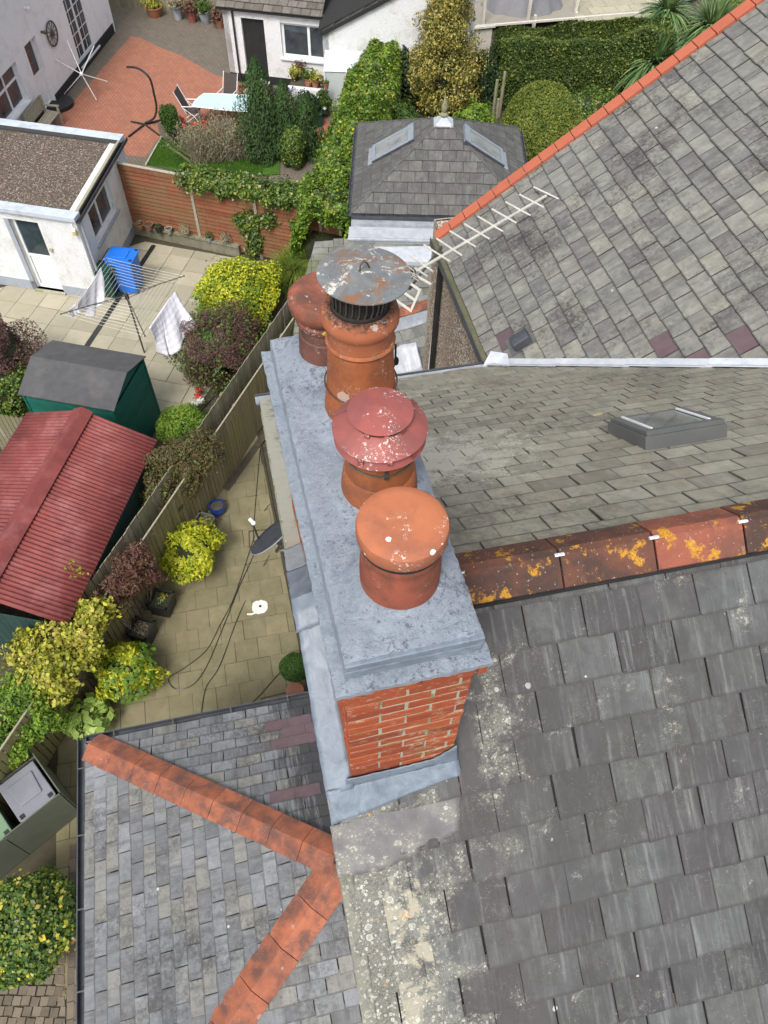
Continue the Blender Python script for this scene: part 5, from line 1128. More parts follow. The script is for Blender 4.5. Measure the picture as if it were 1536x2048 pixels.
M['felt_black'] = simple('black_felt', (.035, .035, .037), (.055, .055, .055), 8, .9, .4, 40, .006, rv=0)
MB().fbox(FAb, -.2, 4.6, AH-.05, AH+.02, .20, .36).build('felt_upstand', M['felt_black'], annex)
M['weathered_wood'] = simple('weathered_timber', (.40, .37, .28), (.26, .24, .18), 14, .9, .5, 40, .004, rv=.1)
MB().fbox(FB, .12, BL-.1, AH-.03, AH+.01, -.05, .03).build('drip_batten', M['weathered_wood'], annex)
MB().fbox(FB, -.02, BL, AH-.14, AH-.04, .02, .045).build('fascia', M['black_paint'], annex); MB().fbox(FB, -.06, BL+.1, AH-.13, AH-.12, .045, .14).fbox(FB, -.06, BL+.1, AH-.12, AH-.03, .13, .14).build('gutter', M['gutter'], annex)
o_ = FB @ Vector((.10, 0, .07)); MB().tube([(o_.x, o_.y, AH-.15), (o_.x, o_.y, .1)], .034, 8).build('downpipe', M['render_grey'], annex)
lt = fpx(FA, (151, 455)); Lp = FA @ Vector((lt.x, lt.y, .10)); wl_ = MB().tube([FA @ Vector((lt.x-.08, lt.y+.14, 0)), FA @ Vector((lt.x-.03, lt.y+.12, .08)), Lp], .014, 8).lathe(Lp, [(.045, .03), (.055, -.02)], 12).build('wall_light', M['upvc'], annex)
MB().lathe(Lp, [(.05, -.02), (.062, -.14), (.03, -.16)], 14).build('shade', simple('yellowed_plastic', (.55, .46, .20), rv=0), wl_)
kn = fpx(FA, (104, 499)); MB().fbox(FA, kn.x-.05, kn.x+.03, kn.y-.03, kn.y+.04, 0, .06).build('socket_box', M['mortar'], annex)
# ---------------------------------------------------------------- boundary fences of upright boards
def fencewood(name, c1, c2, green):
    n = NT(name); o = n.pos(); r = n.rnd(); col = n.mix(n.step(n.noise(n.scale(o, 30, 30, 1.6), 1.0, 5, .7), .3, .7), c1, c2); col = n.hsv(col, n.math('ADD', .75, n.math('MULTIPLY', r, .5)))
    z = sep(n, o)[2]; col = n.mix(n.math('MULTIPLY', n.step(n.math('ADD', n.noise(o, 1.7, 6, .7), n.math('MULTIPLY', n.noise(o, 14, 4, .7), .25)), .52, .72), .8), col, green)
    n.bsdf(col, .92, n.bump(n.noise(n.scale(o, 60, 60, 3), 1.0, 5, .7), .6, .005), 0, .2); return n.m
M['fence'] = fencewood('weathered_fence_boards', (.27, .215, .135), (.17, .14, .09), (.22, .21, .08)); M['fence_back'] = fencewood('grey_fence_boards', (.30, .265, .20), (.19, .165, .125), (.18, .18, .09))
fq0, fq1 = at(520, 860), at(75, 1560); fd = (fq0-fq1).normalized(); fe = at(588, 566, 1.63); fe.z = 0; fA_ = fq1+fd*((fe-fq1).dot(fd)+.6); fB_ = fq1-fd*2.6
fs_ = Vector((fd.y, -fd.x, 0))                     # towards the house
def board_fence(label, off, h, bw, gap, mat, z0=.02, rail=True, cap=True, top_var=.0, group=None, th=.018, st=0.0):
    O = fB_+fs_*off; L = (fA_-fB_).length; F = frame(O, fd, ZZ); t = thing('fence', label, 'fence', O+fd*L/2, 0, group)
    s_ = 1 if (F.to_3x3() @ Vector((0, 0, 1))).dot(fs_) > 0 else -1
    x = st; i = 0; bm = []
    base = []
    for k in range(5): base.append(MB().box((0, 0, h/2), (bw-gap, th, h-.004*k)).mesh('fence_board', mat))
    while x < L:
        o = link('fence_board', random.choice(base), t, Matrix.Translation(O+fd*(x+bw/2)+Vector((0, 0, z0+random.uniform(-top_var, top_var)))+fs_*random.uniform(-.003, .003)) @ Matrix.Rotation(math.atan2(fd.y, fd.x)+random.uniform(-.02, .02), 4, 'Z') @ Matrix.Rotation(random.uniform(-.006, .006), 4, 'Y')); x += bw; i += 1
    if rail:
        for zz in (.35, h-.28): MB().fbox(F, 0, L, zz, zz+.07, *sorted((s_*-.045, s_*-.012))).build('rail', mat, t)
    if cap: MB().fbox(F, 0, L, h+z0-.012, h+z0+.015, *sorted((s_*-.014, s_*.016))).build('capping_rail', M['weathered_wood'], t)
    for q in range(int(L/2.4)): P = O+fd*(q*2.4+1.0)-fs_*.07; MB().box((P.x, P.y, h/2-.05), (.09, .09, h-.1), math.atan2(fd.y, fd.x)).build('post', mat, t)
    return t
board_fence('olive stained board fence along the near patio with a thin capping rail', 0, 1.60, .118, .020, M['fence'])
board_fence('taller grey board fence standing just behind the patio fence', -.26, 1.84, .125, .016, M['fence_back'], cap=False, top_var=.012)

# ---------------------------------------------------------------- planting and pots along the near fence
def square_tub(name, label, c, s, h, mat, rz, group=None, soil=True):
    t = thing(name, label, 'planter', c, rz, group); W = wmat(t); F = W; th = .025; a, b = s, s*.88; m = MB()
    for q in range(4):
        R4 = Matrix.Rotation(q*math.pi/2, 4, 'Z'); m.add([F @ R4 @ Vector(p) for p in ((-b, -b, 0), (b, -b, 0), (a, -a, h), (-a, -a, h), (-b+th, -b+th, 0), (b-th, -b+th, 0), (a-th, -a+th, h), (-a+th, -a+th, h))], [(0, 1, 2, 3), (7, 6, 5, 4), (3, 2, 6, 7), (0, 4, 5, 1)])
    m.build('tub', mat, t)
    m = MB()
    for q in range(4): R4 = Matrix.Rotation(q*math.pi/2, 4, 'Z'); m.fbox(F @ R4, -a-.008, a+.008, -a-.008, -a+.03, h-.025, h+.004)
    m.build('rim', mat, t)
    MB().fbox(F, -b+.01, b-.01, -b+.01, b-.01, h-.09, h-.075).build('soil', M['soil'], t); return t
fz = math.atan2(fd.y, fd.x)
M['tub_black'] = simple('black_tub', (.018, .018, .02), (.03, .03, .03), 6, .45, .1, rv=0, spec=.5); M['tub_grey'] = simple('grey_green_tub', (.13, .13, .10), (.09, .10, .075), 9, .8, .3, rv=0)
def tuft(parent, c, r, n, L, mat, asp=.5, nm='plants', z=0): P, N = ell_pts((c[0], c[1], c[2]), (r, r, r*.6), n, .1, .8, 3.5, z); return add_leaves(parent, P, N, L, asp, LM[mat], nm, .6, .6)
HT = .42
c_ = at(330, 1218); t = square_tub('planter_tub', 'black square tub with white and yellow pansies by the fence', c_, .20, HT, M['tub_black'], fz+.15, 'square tubs along the fence'); tuft(t, (c_.x, c_.y, HT-.04), .15, 260, .045, 'green'); tuft(t, (c_.x+.05, c_.y-.05, HT), .08, 60, .04, 'yellow', nm='flowers'); tuft(t, (c_.x-.04, c_.y, HT), .07, 30, .03, 'white', nm='flowers')
c_ = at(292, 1275); t = square_tub('planter_tub', 'black square tub with dead stems and a little trellis', c_, .20, HT, M['tub_black'], fz+.1, 'square tubs along the fence'); tuft(t, (c_.x, c_.y, HT-.05), .15, 160, .06, 'straw', .3)
m = MB()
for q in range(3): m.tube([(c_.x-.16, c_.y+.0+q*.05, HT-.05), (c_.x-.28, c_.y+.05+q*.06, HT+.28)], .005, 5)
for q in range(4): m.tube([(c_.x-.18-q*.03, c_.y-.01, HT+.03+q*.06), (c_.x-.18-q*.03, c_.y+.15, HT+.03+q*.06)], .004, 5)
m.build('trellis', M['weathered_wood'], t)['kind'] = 'stuff'; MB().tube([(c_.x-.1, c_.y+.1, HT), (c_.x-.02, c_.y-.08, HT+.02), (c_.x+.06, c_.y-.14, HT-.02)], .022, 6).build('dead_stem', M['bark'], t)
c_ = at(413, 1062); t = square_tub('planter_tub', 'grey green square tub of withered plants beside the blue pot', c_, .19, .38, M['tub_grey'], fz, 'square tubs along the fence'); tuft(t, (c_.x, c_.y, .33), .14, 200, .06, 'straw', .3)
def round_pot(label, c, r, h, mat, cat='plant pot', group=None, soil=M['soil'], name='plant_pot', plant=None, prof=None):
    t = thing(name, label, cat, c, 0, group); c = Vector(c)
    MB().lathe(c, prof or [(r*.68, 0), (r*.9, h*.6), (r, h*.9), (r*1.06, h*.93), (r*1.06, h), (r*.92, h), (r*.9, h*.8)], 28).build('pot', mat, t)
    MB().lathe(c, [(r*.92, h*.84), (0, h*.86)], 20).build('soil', soil, t)
    if plant:
        mt, n_, L_, pr, asp = plant; P, N = ell_pts((c.x, c.y, c.z+h+pr*.4), (pr, pr, pr*.8), n_, .15, .8, 3.5, c.z+.02); add_leaves(t, P, N, L_, asp, LM[mt])
    return t
M['blue'] = simple('cobalt_glaze', (.015, .045, .22), (.01, .03, .14), 4, .18, 0, rv=0, spec=.7)
round_pot('cobalt blue glazed pot of bare soil beside the fence', at(437, 1024), .17, .26, M['blue'], prof=[(.11, 0), (.165, .08), (.175, .16), (.155, .22), (.17, .235), (.17, .26), (.145, .26), (.14, .2)])
M['terra'] = clay('garden_terracotta', (.40, .15, .08), (.33, .12, .065), (.22, .14, .10), splat=0)
c_ = at(592, 1392); t = thing('box_ball', 'clipped round box ball in a terracotta pot at the foot of the gable', 'potted shrub', c_)
MB().lathe(c_, [(.11, 0), (.15, .2), (.165, .2), (.165, .25), (.14, .25)], 24).build('pot', M['terra'], t); bc = at(589, 1335, .52); P, N = ell_pts(bc, (.27, .27, .27), 9000, .03, .15); add_leaves(t, P, N, .03, .5, LM['boxball'], j=.5); core(t, bc, (.27, .27, .27), s=.85)
bush('mexican_orange_shrub', 'golden leaved rounded shrub between the two square tubs on the patio', 'shrub', at(384, 1100, .62), (.52, .50, .42), .10, 'choisya', .42, 4.6, .22, .55, 'golden shrubs by the patio fence', j=.5)
c_ = at(248, 1335, .5); bush('mexican_orange_shrub', 'golden leaved shrub next to the hosta, greener underneath', 'shrub', c_, (.56, .50, .42), .11, 'choisya', .34, 4.6, .22, .55, 'golden shrubs by the patio fence', extra=[('choisya_low', 900, .09, 0)], j=.5)
c_ = at(190, 1448, 0); t = thing('hosta', 'broad leaved green hosta at the corner of the extension gutter', 'plant', c_); P, N = ell_pts((c_.x, c_.y, .35), (.42, .42, .32), 420, .1, .8, 3, .05); add_leaves(t, P, N, .19, .62, LM['hosta'], j=.35, up=.7)
def climber(name, label, cat, spots, L, mat, asp=.55, k=2.2, extra=None, lump=.25, shell=.7, coreS=None):
    c0 = spots[0][0]; t = thing(name, label, cat, (c0.x, c0.y, 0)); PP, NN = [], []
    for c, rad in spots: n = min(dens(rad, L, asp, k), 16000); P, N = ell_pts(c, rad, n, lump, shell, 4, .05); PP.append(P); NN.append(N)
    P, N = np.concatenate(PP), np.concatenate(NN); add_leaves(t, P, N, L, asp, LM[mat], j=.7)
    if extra:
        for mt, n_, LL in extra: q = RNG.integers(0, len(P), n_); add_leaves(t, P[q]+N[q]*.03, N[q], LL, .7, LM[mt], 'flowers' if mt in ('red', 'white', 'pink', 'orange', 'yellow', 'mauve') else 'new_growth')
    m = MB()
    for c, rad in spots[:8]: b = Vector((c0.x, c0.y, 0)); m.tube([b, b.lerp(Vector(c), .5)+Vector((.05, -.04, .1)), Vector(c)], [.022, .016, .006], 6)
    m.build('stems', M['bark'], t); return t
climber('climbing_vine', 'yellow green climber heaped over the fence beside the red tin roof', 'climber', [(at(150, 1265, 1.75), (.50, .42, .30)), (at(95, 1330, 1.7), (.48, .42, .34)), (at(185, 1225, 1.8), (.30, .26, .26)), (at(110, 1375, 1.4), (.36, .30, .34)), (at(60, 1300, 1.7), (.36, .32, .32)), (at(150, 1155, 1.9), (.22, .2, .2)), (at(170, 1310, 1.5), (.3, .26, .3))], .078, 'vine', .7, 3.4, extra=[('choisya', 900, .08)])
climber('climbing_rose', 'green leafy climber spilling over the fence at the far left', 'climber', [(at(40, 1400, 1.5), (.42, .38, .4)), (at(70, 1440, 1.2), (.40, .33, .35)), (at(15, 1490, 1.2), (.40, .35, .5)), (at(0, 1420, 1.5), (.35, .35, .4))], .06, 'bright', .55, 3.0, extra=[('yellow', 14, .05)])
climber('acer', 'brown red leafed maple branches hanging over the patio fence', 'shrub', [(at(255, 1130, 1.7), (.24, .22, .32)), (at(235, 1170, 1.55), (.32, .28, .30)), (at(215, 1210, 1.5), (.26, .22, .25)), (at(280, 1110, 1.8), (.2, .2, .3)), (at(300, 1150, 1.3), (.2, .18, .25))], .07, 'acer', .35, 2.6)
climber('clematis', 'brown and green clematis mound over the fence beside the red roof corner', 'climber', [(at(385, 900, 1.7), (.50, .42, .38)), (at(345, 930, 1.6), (.48, .42, .4)), (at(320, 985, 1.4), (.34, .3, .45)), (at(370, 960, 1.35), (.36, .3, .45)), (at(310, 1020, 1.2), (.25, .22, .35))], .055, 'clematis', .45, 3.0, extra=[('green', 2500, .055)])
for px_, lb, mt, fl in (((435, 905, 1.25), 'hanging half basket of mauve flowers nearest the back of the fence', 'green', 'mauve'), ((352, 1012, 1.15), 'hanging half basket of dark red leaves below the clematis', 'acer', 'pink'), ((322, 1058, .95), 'white rimmed half basket of green leaves on the fence', 'green', None), ((292, 1122, 1.05), 'dark hanging pot with trailing mauve flowers beside the maple', 'straw', 'mauve')):
    c_ = at(*px_); t = thing('hanging_pot', lb, 'hanging pot', c_-ZZ*.15, 0, 'small pots hung on the patio fence'); MB().lathe(c_-ZZ*.15, [(.05, 0), (.10, .06), (.13, .14), (.14, .145), (.125, .15), (.1, .12)], 20).build('pot', M['black_plastic'] if fl else M['weathered_wood'], t); tuft(t, c_, .13, 170, .05, mt)
    if fl: tuft(t, c_+ZZ*.03, .13, 45, .035, fl, .8, 'flowers')
# ---------------------------------------------------------------- bin store
f0, f1, f2, f3 = at(118, 1585, 1.15), at(30, 1698, 1.15), at(64, 1508, 1.15), at(118, 1585, 1.15)
bd_ = (f1-f0).normalized(); bx = Vector((-bd_.y, bd_.x, 0));  bx = bx if bx.dot(f2-f0) > 0 else -bx
bx = (f2-f0); bx.z = 0; BD = bx.length; bx.normalize(); bd_ = (bd_-bx*bd_.dot(bx)).normalized()
M['store'] = simple('grey_green_sheet', (.115, .125, .095), (.09, .10, .075), 4, .6, .2, rv=.05)
st = thing('bin_store', 'grey green metal bin store with its lid off, beside the fence', 'bin store', (f0.x, f0.y, 0)); Fb = frame((f0.x, f0.y, 0), bd_, bx); sgn = 1 if (Fb.to_3x3() @ Vector((0, 0, 1))).z > 0 else -1
zz_ = lambda a, b: sorted((a*sgn, b*sgn))
for k_ in range(3): MB().fbox(Fb, k_*.95+.006, (k_+1)*.95-.006, -.02, 0, *zz_(.04, 1.14-.02*k_)).build('front_panel', M['store'], st, bev=.003)
MB().fbox(Fb, -.02, 0, 0, BD, *zz_(0, 1.16)).build('side_panel', M['store'], st); MB().fbox(Fb, 0, 2.85, BD-.02, BD, *zz_(0, 1.05)).build('back_panel', M['store'], st)
def wheelie(label, O, X, mat, dk, w_=.58, d_=.70, h_=1.0, group='wheelie bins'):
    X = X.normalized(); Y = ZZ.cross(X); t = thing('wheelie_bin', label, 'wheelie bin', O, 0, group); F = frame(O, X, Y)   # x: width, y: from front to hinge
    m = MB(); lo, hi = .80, 1.0
    q = lambda s_, z: [F @ Vector((x*s_*w_/2, y*s_*d_/2, z)) for x, y in ((-1, -1), (1, -1), (1, 1), (-1, 1))]
    m.add(q(lo, .03)+q(.97, h_*.92)+q(1.0, h_*.93)+q(1.0, h_*.97), [(3, 2, 1, 0), (0, 1, 5, 4), (1, 2, 6, 5), (2, 3, 7, 6), (3, 0, 4, 7), (4, 5, 9, 8), (5, 6, 10, 9), (6, 7, 11, 10), (7, 4, 8, 11), (8, 9, 13, 12), (9, 10, 14, 13), (10, 11, 15, 14), (11, 8, 12, 15)]).build('body', mat, t, bev=.03)
    lid = MB().prism([(-w_/2-.01, -d_/2-.03), (-w_/2+.04, -d_/2-.06), (w_/2-.04, -d_/2-.06), (w_/2+.01, -d_/2-.03), (w_/2+.01, d_/2), (-w_/2-.01, d_/2)], h_*.965, h_*1.0, F).build('lid', mat, t, bev=.015)
    MB().prism([(-w_*.30, -d_*.28), (w_*.30, -d_*.28), (w_*.36, d_*.30), (-w_*.36, d_*.30)], h_*.995, h_*1.025, F).build('raised_panel', mat, lid, bev=.02)
    for s_ in (-1, 1): MB().fbox(F, s_*w_*.40-.035, s_*w_*.40+.035, -d_/2-.02, -d_/2+.05, h_*1.0, h_*1.012).build('lid_grip', dk, lid)
    MB().tube([F @ Vector(p) for p in ((-w_*.45, d_/2, h_*.93), (-w_*.40, d_/2+.07, h_*.96), (w_*.40, d_/2+.07, h_*.96), (w_*.45, d_/2, h_*.93))], .014, 8).build('handle', dk, t)
    for s_ in (-1, 1): MB().tube([F @ Vector((s_*w_*.34, d_*.42, .1)), F @ Vector((s_*w_*.42, d_*.42, .1))], .10, 14).build('wheel', M['black_plastic'], t)
    return t
M['bin_grey'] = simple('grey_bin_plastic', (.20, .205, .235), (.16, .165, .185), 3, .5, .1, rv=0, spec=.4); M['bin_green'] = simple('pale_green_bin_plastic', (.17, .27, .17), (.14, .23, .14), 3, .5, .1, rv=0, spec=.4); M['bin_blue'] = simple('blue_bin_plastic', (.015, .17, .66), (.012, .13, .55), 3, .42, .1, rv=0, spec=.5); M['bin_dkgreen'] = simple('dark_green_bin_plastic', (.01, .06, .045), (.008, .04, .03), 3, .5, 0, rv=0)
bc1 = Vector((f0.x, f0.y, 0))+bd_*.36+bx*(.42); wheelie('grey lidded wheelie bin inside the open bin store', bc1, bd_*(-1 if ZZ.cross(bd_).dot(bx) < 0 else 1), M['bin_grey'], M['black_plastic'], .60, .70, 1.10)
bc2 = bc1+bd_*.78-bx*.02; wheelie('pale green lidded wheelie bin inside the bin store', bc2, bd_*(-1 if ZZ.cross(bd_).dot(bx) < 0 else 1), M['bin_green'], M['black_plastic'], .62, .72, 1.07)
bush('laurel_bush', 'round leafy green bush with yellow flecks at the bottom left', 'bush', at(62, 1845, .85), (.74, .70, .72), .075, 'ivy', .65, 4.2, .08, .25, extra=[('vine', 260, .07, 0), ('yellow', 25, .1, 0)])

# ---------------------------------------------------------------- corrugated red roofed shed
M['corr'] = simple('red_corrugated_sheet', (.22, .052, .046), (.145, .036, .034), 3, .65, .3, 60, .003, rv=.12, dirt=(.27, .10, .095), dirtsc=2, spec=.3); M['dkgreen'] = simple('dark_green_boards', (.02, .05, .045), (.03, .065, .055), 8, .8, .4, rv=.08); M['shedgreen'] = simple('green_shed_paint', (.012, .115, .085), (.008, .085, .065), 6, .6, .3, 50, .003, rv=.12)
rA, rB = at(165, 820, 2.55), at(0, 1106, 2.55); rd = (rB-rA).normalized(); rB = rA+rd*6.5; rs_ = Vector((-rd.y, rd.x, 0)); rs_ = rs_ if rs_.x > 0 else -rs_
E1 = at(315, 880, 1.95); off = (E1-rA).dot(rs_); 
E2 = at(53, 826, 1.95); offL = abs((E2-rA).dot(rs_))
red = thing('red_roofed_shed', 'shed with a red corrugated roof against the fence on the left', 'shed', rA+rd*3-ZZ*2.5)
def corrugated(parent, A, d, L, run, drop, s0, sheetw=.95, waves=.086, overhang=.0, skew=0.0):
    """sheets side by side along the ridge"""
    k = 0; x = 0.0
    while x < L:
        w_ = min(sheetw, L-x)+.05; nx_ = max(8, int(w_/waves*6)); m = MB(); vs = []; fs = []; up = random.uniform(0, .006)
        for j in range(3):
            t = [-.02, .5, 1][j]
            for i in range(nx_+1): xx = x+w_*i/nx_; z = .016*math.sin(2*math.pi*xx/waves)+up; p = A+d*(xx+skew*t)+s0*run*t+Vector((0, 0, -drop*t+z)); vs.append(p)
        for j in range(2):
            for i in range(nx_): a = j*(nx_+1)+i; fs.append((a, a+1, a+nx_+2, a+nx_+1))
        o = m.add(vs, fs, True).build('corrugated_sheet', M['corr'], parent); q = o.modifiers.new('s', 'SOLIDIFY'); q.thickness = .004; x += sheetw; k += 1
LE = (at(77, 1234, 1.95)-E1).dot(rd); corrugated(red, rA, rd, LE, off, .60, rs_, .76, skew=(E1-rA).dot(rd)); corrugated(red, rA, rd, LE, offL, .60, -rs_, .76, skew=(E2-rA).dot(rd))
for k_ in range(3):
    a = rA+rd*(k_*LE/3-.02)+ZZ*.03; b_ = a+rd*(LE/3+.05); dz = .17*.60/off
    prof = [(-.20, -dz), (-.035, .012), (0, .03), (.035, .012), (.20, -dz)]; vs = [p+rs_*u+ZZ*(v+.006*(q)) for q, p in ((1, a), (0, b_)) for u, v in prof]
    o = MB().add(vs, [(i, i+1, i+6, i+5) for i in range(4)]).build('ridge_capping', M['corr'], red); q = o.modifiers.new('s', 'SOLIDIFY'); q.thickness = .006
FRs = frame(rA, rd, ZZ)
for s_, of, E_ in ((1, off, E1), (-1, offL, E2)):
    A_ = rA+rs_*s_*(of-.12)+rd*.12; F = frame((A_.x, A_.y, 0), rd, ZZ); MB().fbox(F, (E_-rA).dot(rd), LE+(E_-rA).dot(rd)-.15, .02, 1.97, -.02, .02).build('wall', M['dkgreen'], red)
# near gable end, at the left edge of the picture
gp = at(55, 1238, 1.9); g0_ = rA+rd*((gp-rA).dot(rd)); Fg = frame((g0_.x, g0_.y, 0)-rs_*0 if False else Vector((g0_.x, g0_.y, 0))-rs_*offL, rs_, ZZ)
for k_ in range(int((off+offL)/.14)): MB().prism([(k_*.14, 0), (k_*.14+.135, 0), (k_*.14+.135, 1.93), (k_*.14, 1.93)], 0, .02, Fg).build('board', M['dkgreen'], red)
# green shed
SC = [at(105, 680, 1.95), at(292, 712, 1.95), at(228, 822, 1.95), at(35, 788, 1.95)]
shed = thing('garden_shed', 'green timber shed with a grey felt roof beside the red corrugated one', 'shed', (sum((Vector(p) for p in SC), Vector())/4)-ZZ*1.95)
r0, r1 = (SC[0]+SC[3])/2+ZZ*.27, (SC[1]+SC[2])/2+ZZ*.27
M['felt'] = simple('grey_roofing_felt', (.085, .085, .088), (.065, .065, .068), 5, .95, .5, 90, .004, rv=0, dirt=(.11, .108, .105), dirtsc=1.5)
for a, b, nm in ((SC[0], SC[1], 'far'), (SC[3], SC[2], 'near')):
    o = MB().add([r0+ZZ*.02, r1+ZZ*.02, b, a, r0, r1, b-ZZ*.03, a-ZZ*.03], [(0, 1, 2, 3), (7, 6, 5, 4), (3, 2, 6, 7), (0, 3, 7, 4), (1, 5, 6, 2)]).build('roof', M['felt'], shed, bev=.006)
cen = sum(SC, Vector())/4
ins = [cen+(p-cen)*.93 for p in SC]
def board_wall(parent, a, b, h, mat, bh=.115, th=.018, name='board', apex=None):
    d = b-a; F = frame((a.x, a.y, 0), d, ZZ); n_ = int(h/bh); L = d.length
    for k_ in range(n_):
        z0 = k_*bh; m = MB(); m.add([F @ Vector(p) for p in ((0, z0, .014), (L, z0, .014), (L, z0+bh, .002), (0, z0+bh, .002), (0, z0, -.01), (L, z0, -.01), (L, z0+bh, -.01), (0, z0+bh, -.01))], [(0, 1, 2, 3), (7, 6, 5, 4), (0, 4, 5, 1), (3, 2, 6, 7), (0, 3, 7, 4), (1, 5, 6, 2)]); m.build(name, mat, parent)
for i in range(4): a, b = ins[i], ins[(i+1) % 4]; board_wall(shed, *((b, a)), 1.93, M['shedgreen'])
for i, (p, q) in enumerate(((ins[2], ins[1]), (ins[0], ins[3]))):
    F = frame((p.x, p.y, 1.92), q-p, ZZ); L = (q-p).length; MB().prism([(0, 0), (L, 0), (L/2, .24)], -.01, .012, F).build('gable', M['shedgreen'], shed)
for p in ins: MB().box((p.x, p.y, .96), (.05, .05, 1.92), GA).build('corner_post', M['shedgreen'], shed)
# low fence left of the shed
a, b = at(-40, 822, 1.4), at(52, 836, 1.4); t = thing('fence', 'short length of pointed grey fence between the red shed and the left shrubs', 'fence', (a.x, a.y, 0)); L = (b-a).length
for k_ in range(int(L/.11)): F = frame((a.x, a.y, 0), b-a, ZZ); MB().prism([(k_*.11, 0), (k_*.11+.1, 0), (k_*.11+.1, 1.36), (k_*.11+.05, 1.42), (k_*.11, 1.36)], 0, .018, F).build('fence_board', M['fence_back'], t)
bush('berberis', 'purple leafed shrub at the left edge above the sheds', 'shrub', at(0, 705, 1.1), (.75, .8, .8), .06, 'purple', .5, 2.4, .22, .5, extra=[('pink', 60, .05, 0)]); bush('laurel_bush', 'dark green glossy bush under the purple shrub at the left edge', 'bush', at(0, 790, .7), (.75, .7, .65), .08, 'ivy', .55, 3.2, .15)

# ---------------------------------------------------------------- rotary dryer with laundry, wheelie bins
rc = at(289, 706); hub = Vector((rc.x, rc.y, 1.82)); rot = thing('rotary_dryer', 'grey rotary clothes dryer opened out with laundry on its lines', 'clothes dryer', rc)
MB().tube([rc, hub], .022, 8).build('pole', M['strap'], rot); MB().lathe(hub-ZZ*.12, [(.05, 0), (.05, .14), (.02, .16)], 12).build('hub', M['black_plastic'], rot)
tips = [at(122, 628, 1.95), at(210, 515, 1.95), at(368, 552, 1.95), at(290, 672, 1.95)]
for p in tips: MB().tube([hub-ZZ*.02, hub.lerp(p, .5)+ZZ*.0, p], .013, 6).build('arm', M['strap'], rot); MB().tube([hub-ZZ*.45 if False else hub-ZZ*.10, hub.lerp(p, .55)-ZZ*.01], .008, 5).build('strut', M['strap'], rot); MB().ball(p, .02, 8, 6).build('arm_cap', M['black_plastic'], rot)
M['line'] = simple('white_line', (.62, .60, .52), rv=0)
m = MB()
for k_ in range(9):
    f = .28+.72*k_/8
    for i in range(4): a, b = hub.lerp(tips[i], f), hub.lerp(tips[(i+1) % 4], f); m.tube([a, (a+b)/2-ZZ*.02, b], .0042, 4)
m.build('washing_line', M['line'], rot)['kind'] = 'stuff'
M['cloth'] = simple('white_cotton', (.80, .79, .84), (.72, .71, .78), 6, .9, .3, 12, .02, rv=0)
def cloth(label, top, bot, mat, name='sheet', amp=.03, cat='laundry', quilt=False, nx_=34, ny_=26, seed=1):
    def L_(P, t): k = t*(len(P)-1); i = min(int(k), len(P)-2); return P[i].lerp(P[i+1], k-i)
    vs = []; fs = []
    for j in range(ny_+1):
        for i in range(nx_+1):
            u, v = i/nx_, j/ny_; p = L_(top, u).lerp(L_(bot, u), v); n_ = Vector((math.sin(u*17+seed+v*3), math.cos(u*14+seed*2-v*2), .3*math.sin(v*9+u*6)))*amp*v
            if quilt: n_ += Vector((.5, -.8, 0))*.018*abs(math.sin(u*28)*math.sin(v*22))
            vs.append(p+n_)
    for j in range(ny_):
        for i in range(nx_): a = j*(nx_+1)+i; fs.append((a, a+1, a+nx_+2, a+nx_+1))
    o = MB().add(vs, fs, True).build(name, mat, None, label=label, cat=cat); q = o.modifiers.new('s', 'SOLIDIFY'); q.thickness = .006; return o
cloth('large white quilted sheet pegged on the right of the dryer', [at(298, 656, 1.93), at(322, 620, 1.93), at(350, 581, 1.93)], [at(318, 707, 1.05), at(345, 712, 1.0), at(392, 655, 1.15)], M['cloth'], 'sheet', .05, quilt=True)
cloth('white sheet pegged on the left of the dryer near the blue bin', [at(155, 606, 1.93), at(180, 570, 1.93), at(202, 534, 1.93)], [at(160, 624, 1.6), at(186, 632, 1.35), at(212, 592, 1.5)], M['cloth'], 'sheet', .05, seed=3)
cloth('small white cloth pegged near the tip of the dryer arm', [at(136, 622, 1.93), at(152, 606, 1.93)], [at(140, 634, 1.7), at(160, 628, 1.7)], M['cloth'], 'cloth', .02, nx_=10, ny_=10)
ob = at(243, 574); b5 = at(241, 508, 1.1); b5.z = 0; wheelie('blue wheelie bin against the annex window wall', b5, Vector((.41, .91, 0)) if False else -Vector((-.39, -.92, 0)), M['bin_blue'], M['black_plastic'], .58, .72, 1.10)
wheelie('dark green wheelie bin squeezed between the blue bin and the annex corner', at(222, 588), Vector((.39, .92, 0)), M['bin_dkgreen'], M['black_plastic'], .46, .52, .90)
bush('euonymus', 'bright yellow green shrub beside the patio end, behind the fence', 'shrub', at(472, 588, .75), (.98, .85, .85), .075, 'choisya', .6, 3.2, .16, .4, extra=[('choisya_low', 2600, .07, 0)])
bush('smoke_bush', 'purple brown feathery shrub next to the white sheet', 'shrub', at(440, 690, .75), (1.0, 1.0, .8), .065, 'purple', .28, 4.2, .2, .6, extra=[('green', 3500, .06, 0)])
bush('skimmia', 'low green and yellow shrub behind the fence below the purple one', 'shrub', at(368, 850, .45), (.55, .5, .42), .06, 'bright', .5, 3.2, .15); t = thing('begonias', 'red and white bedding flowers at the patio edge', 'flowers', at(394, 803)); 
for px_, mt in (((398, 780), 'red'), ((396, 792), 'red'), ((392, 805), 'white'), ((402, 800), 'white')): p = at(*px_, .25); tuft(t, p, .10, 60, .05, mt, .8, 'flowers'); tuft(t, p-ZZ*.06, .12, 60, .05, 'green')
c_ = at(600, 535, .9); t = thing('juniper', 'feathery light green juniper spreading over the fence end', 'shrub', (c_.x, c_.y, 0)); 
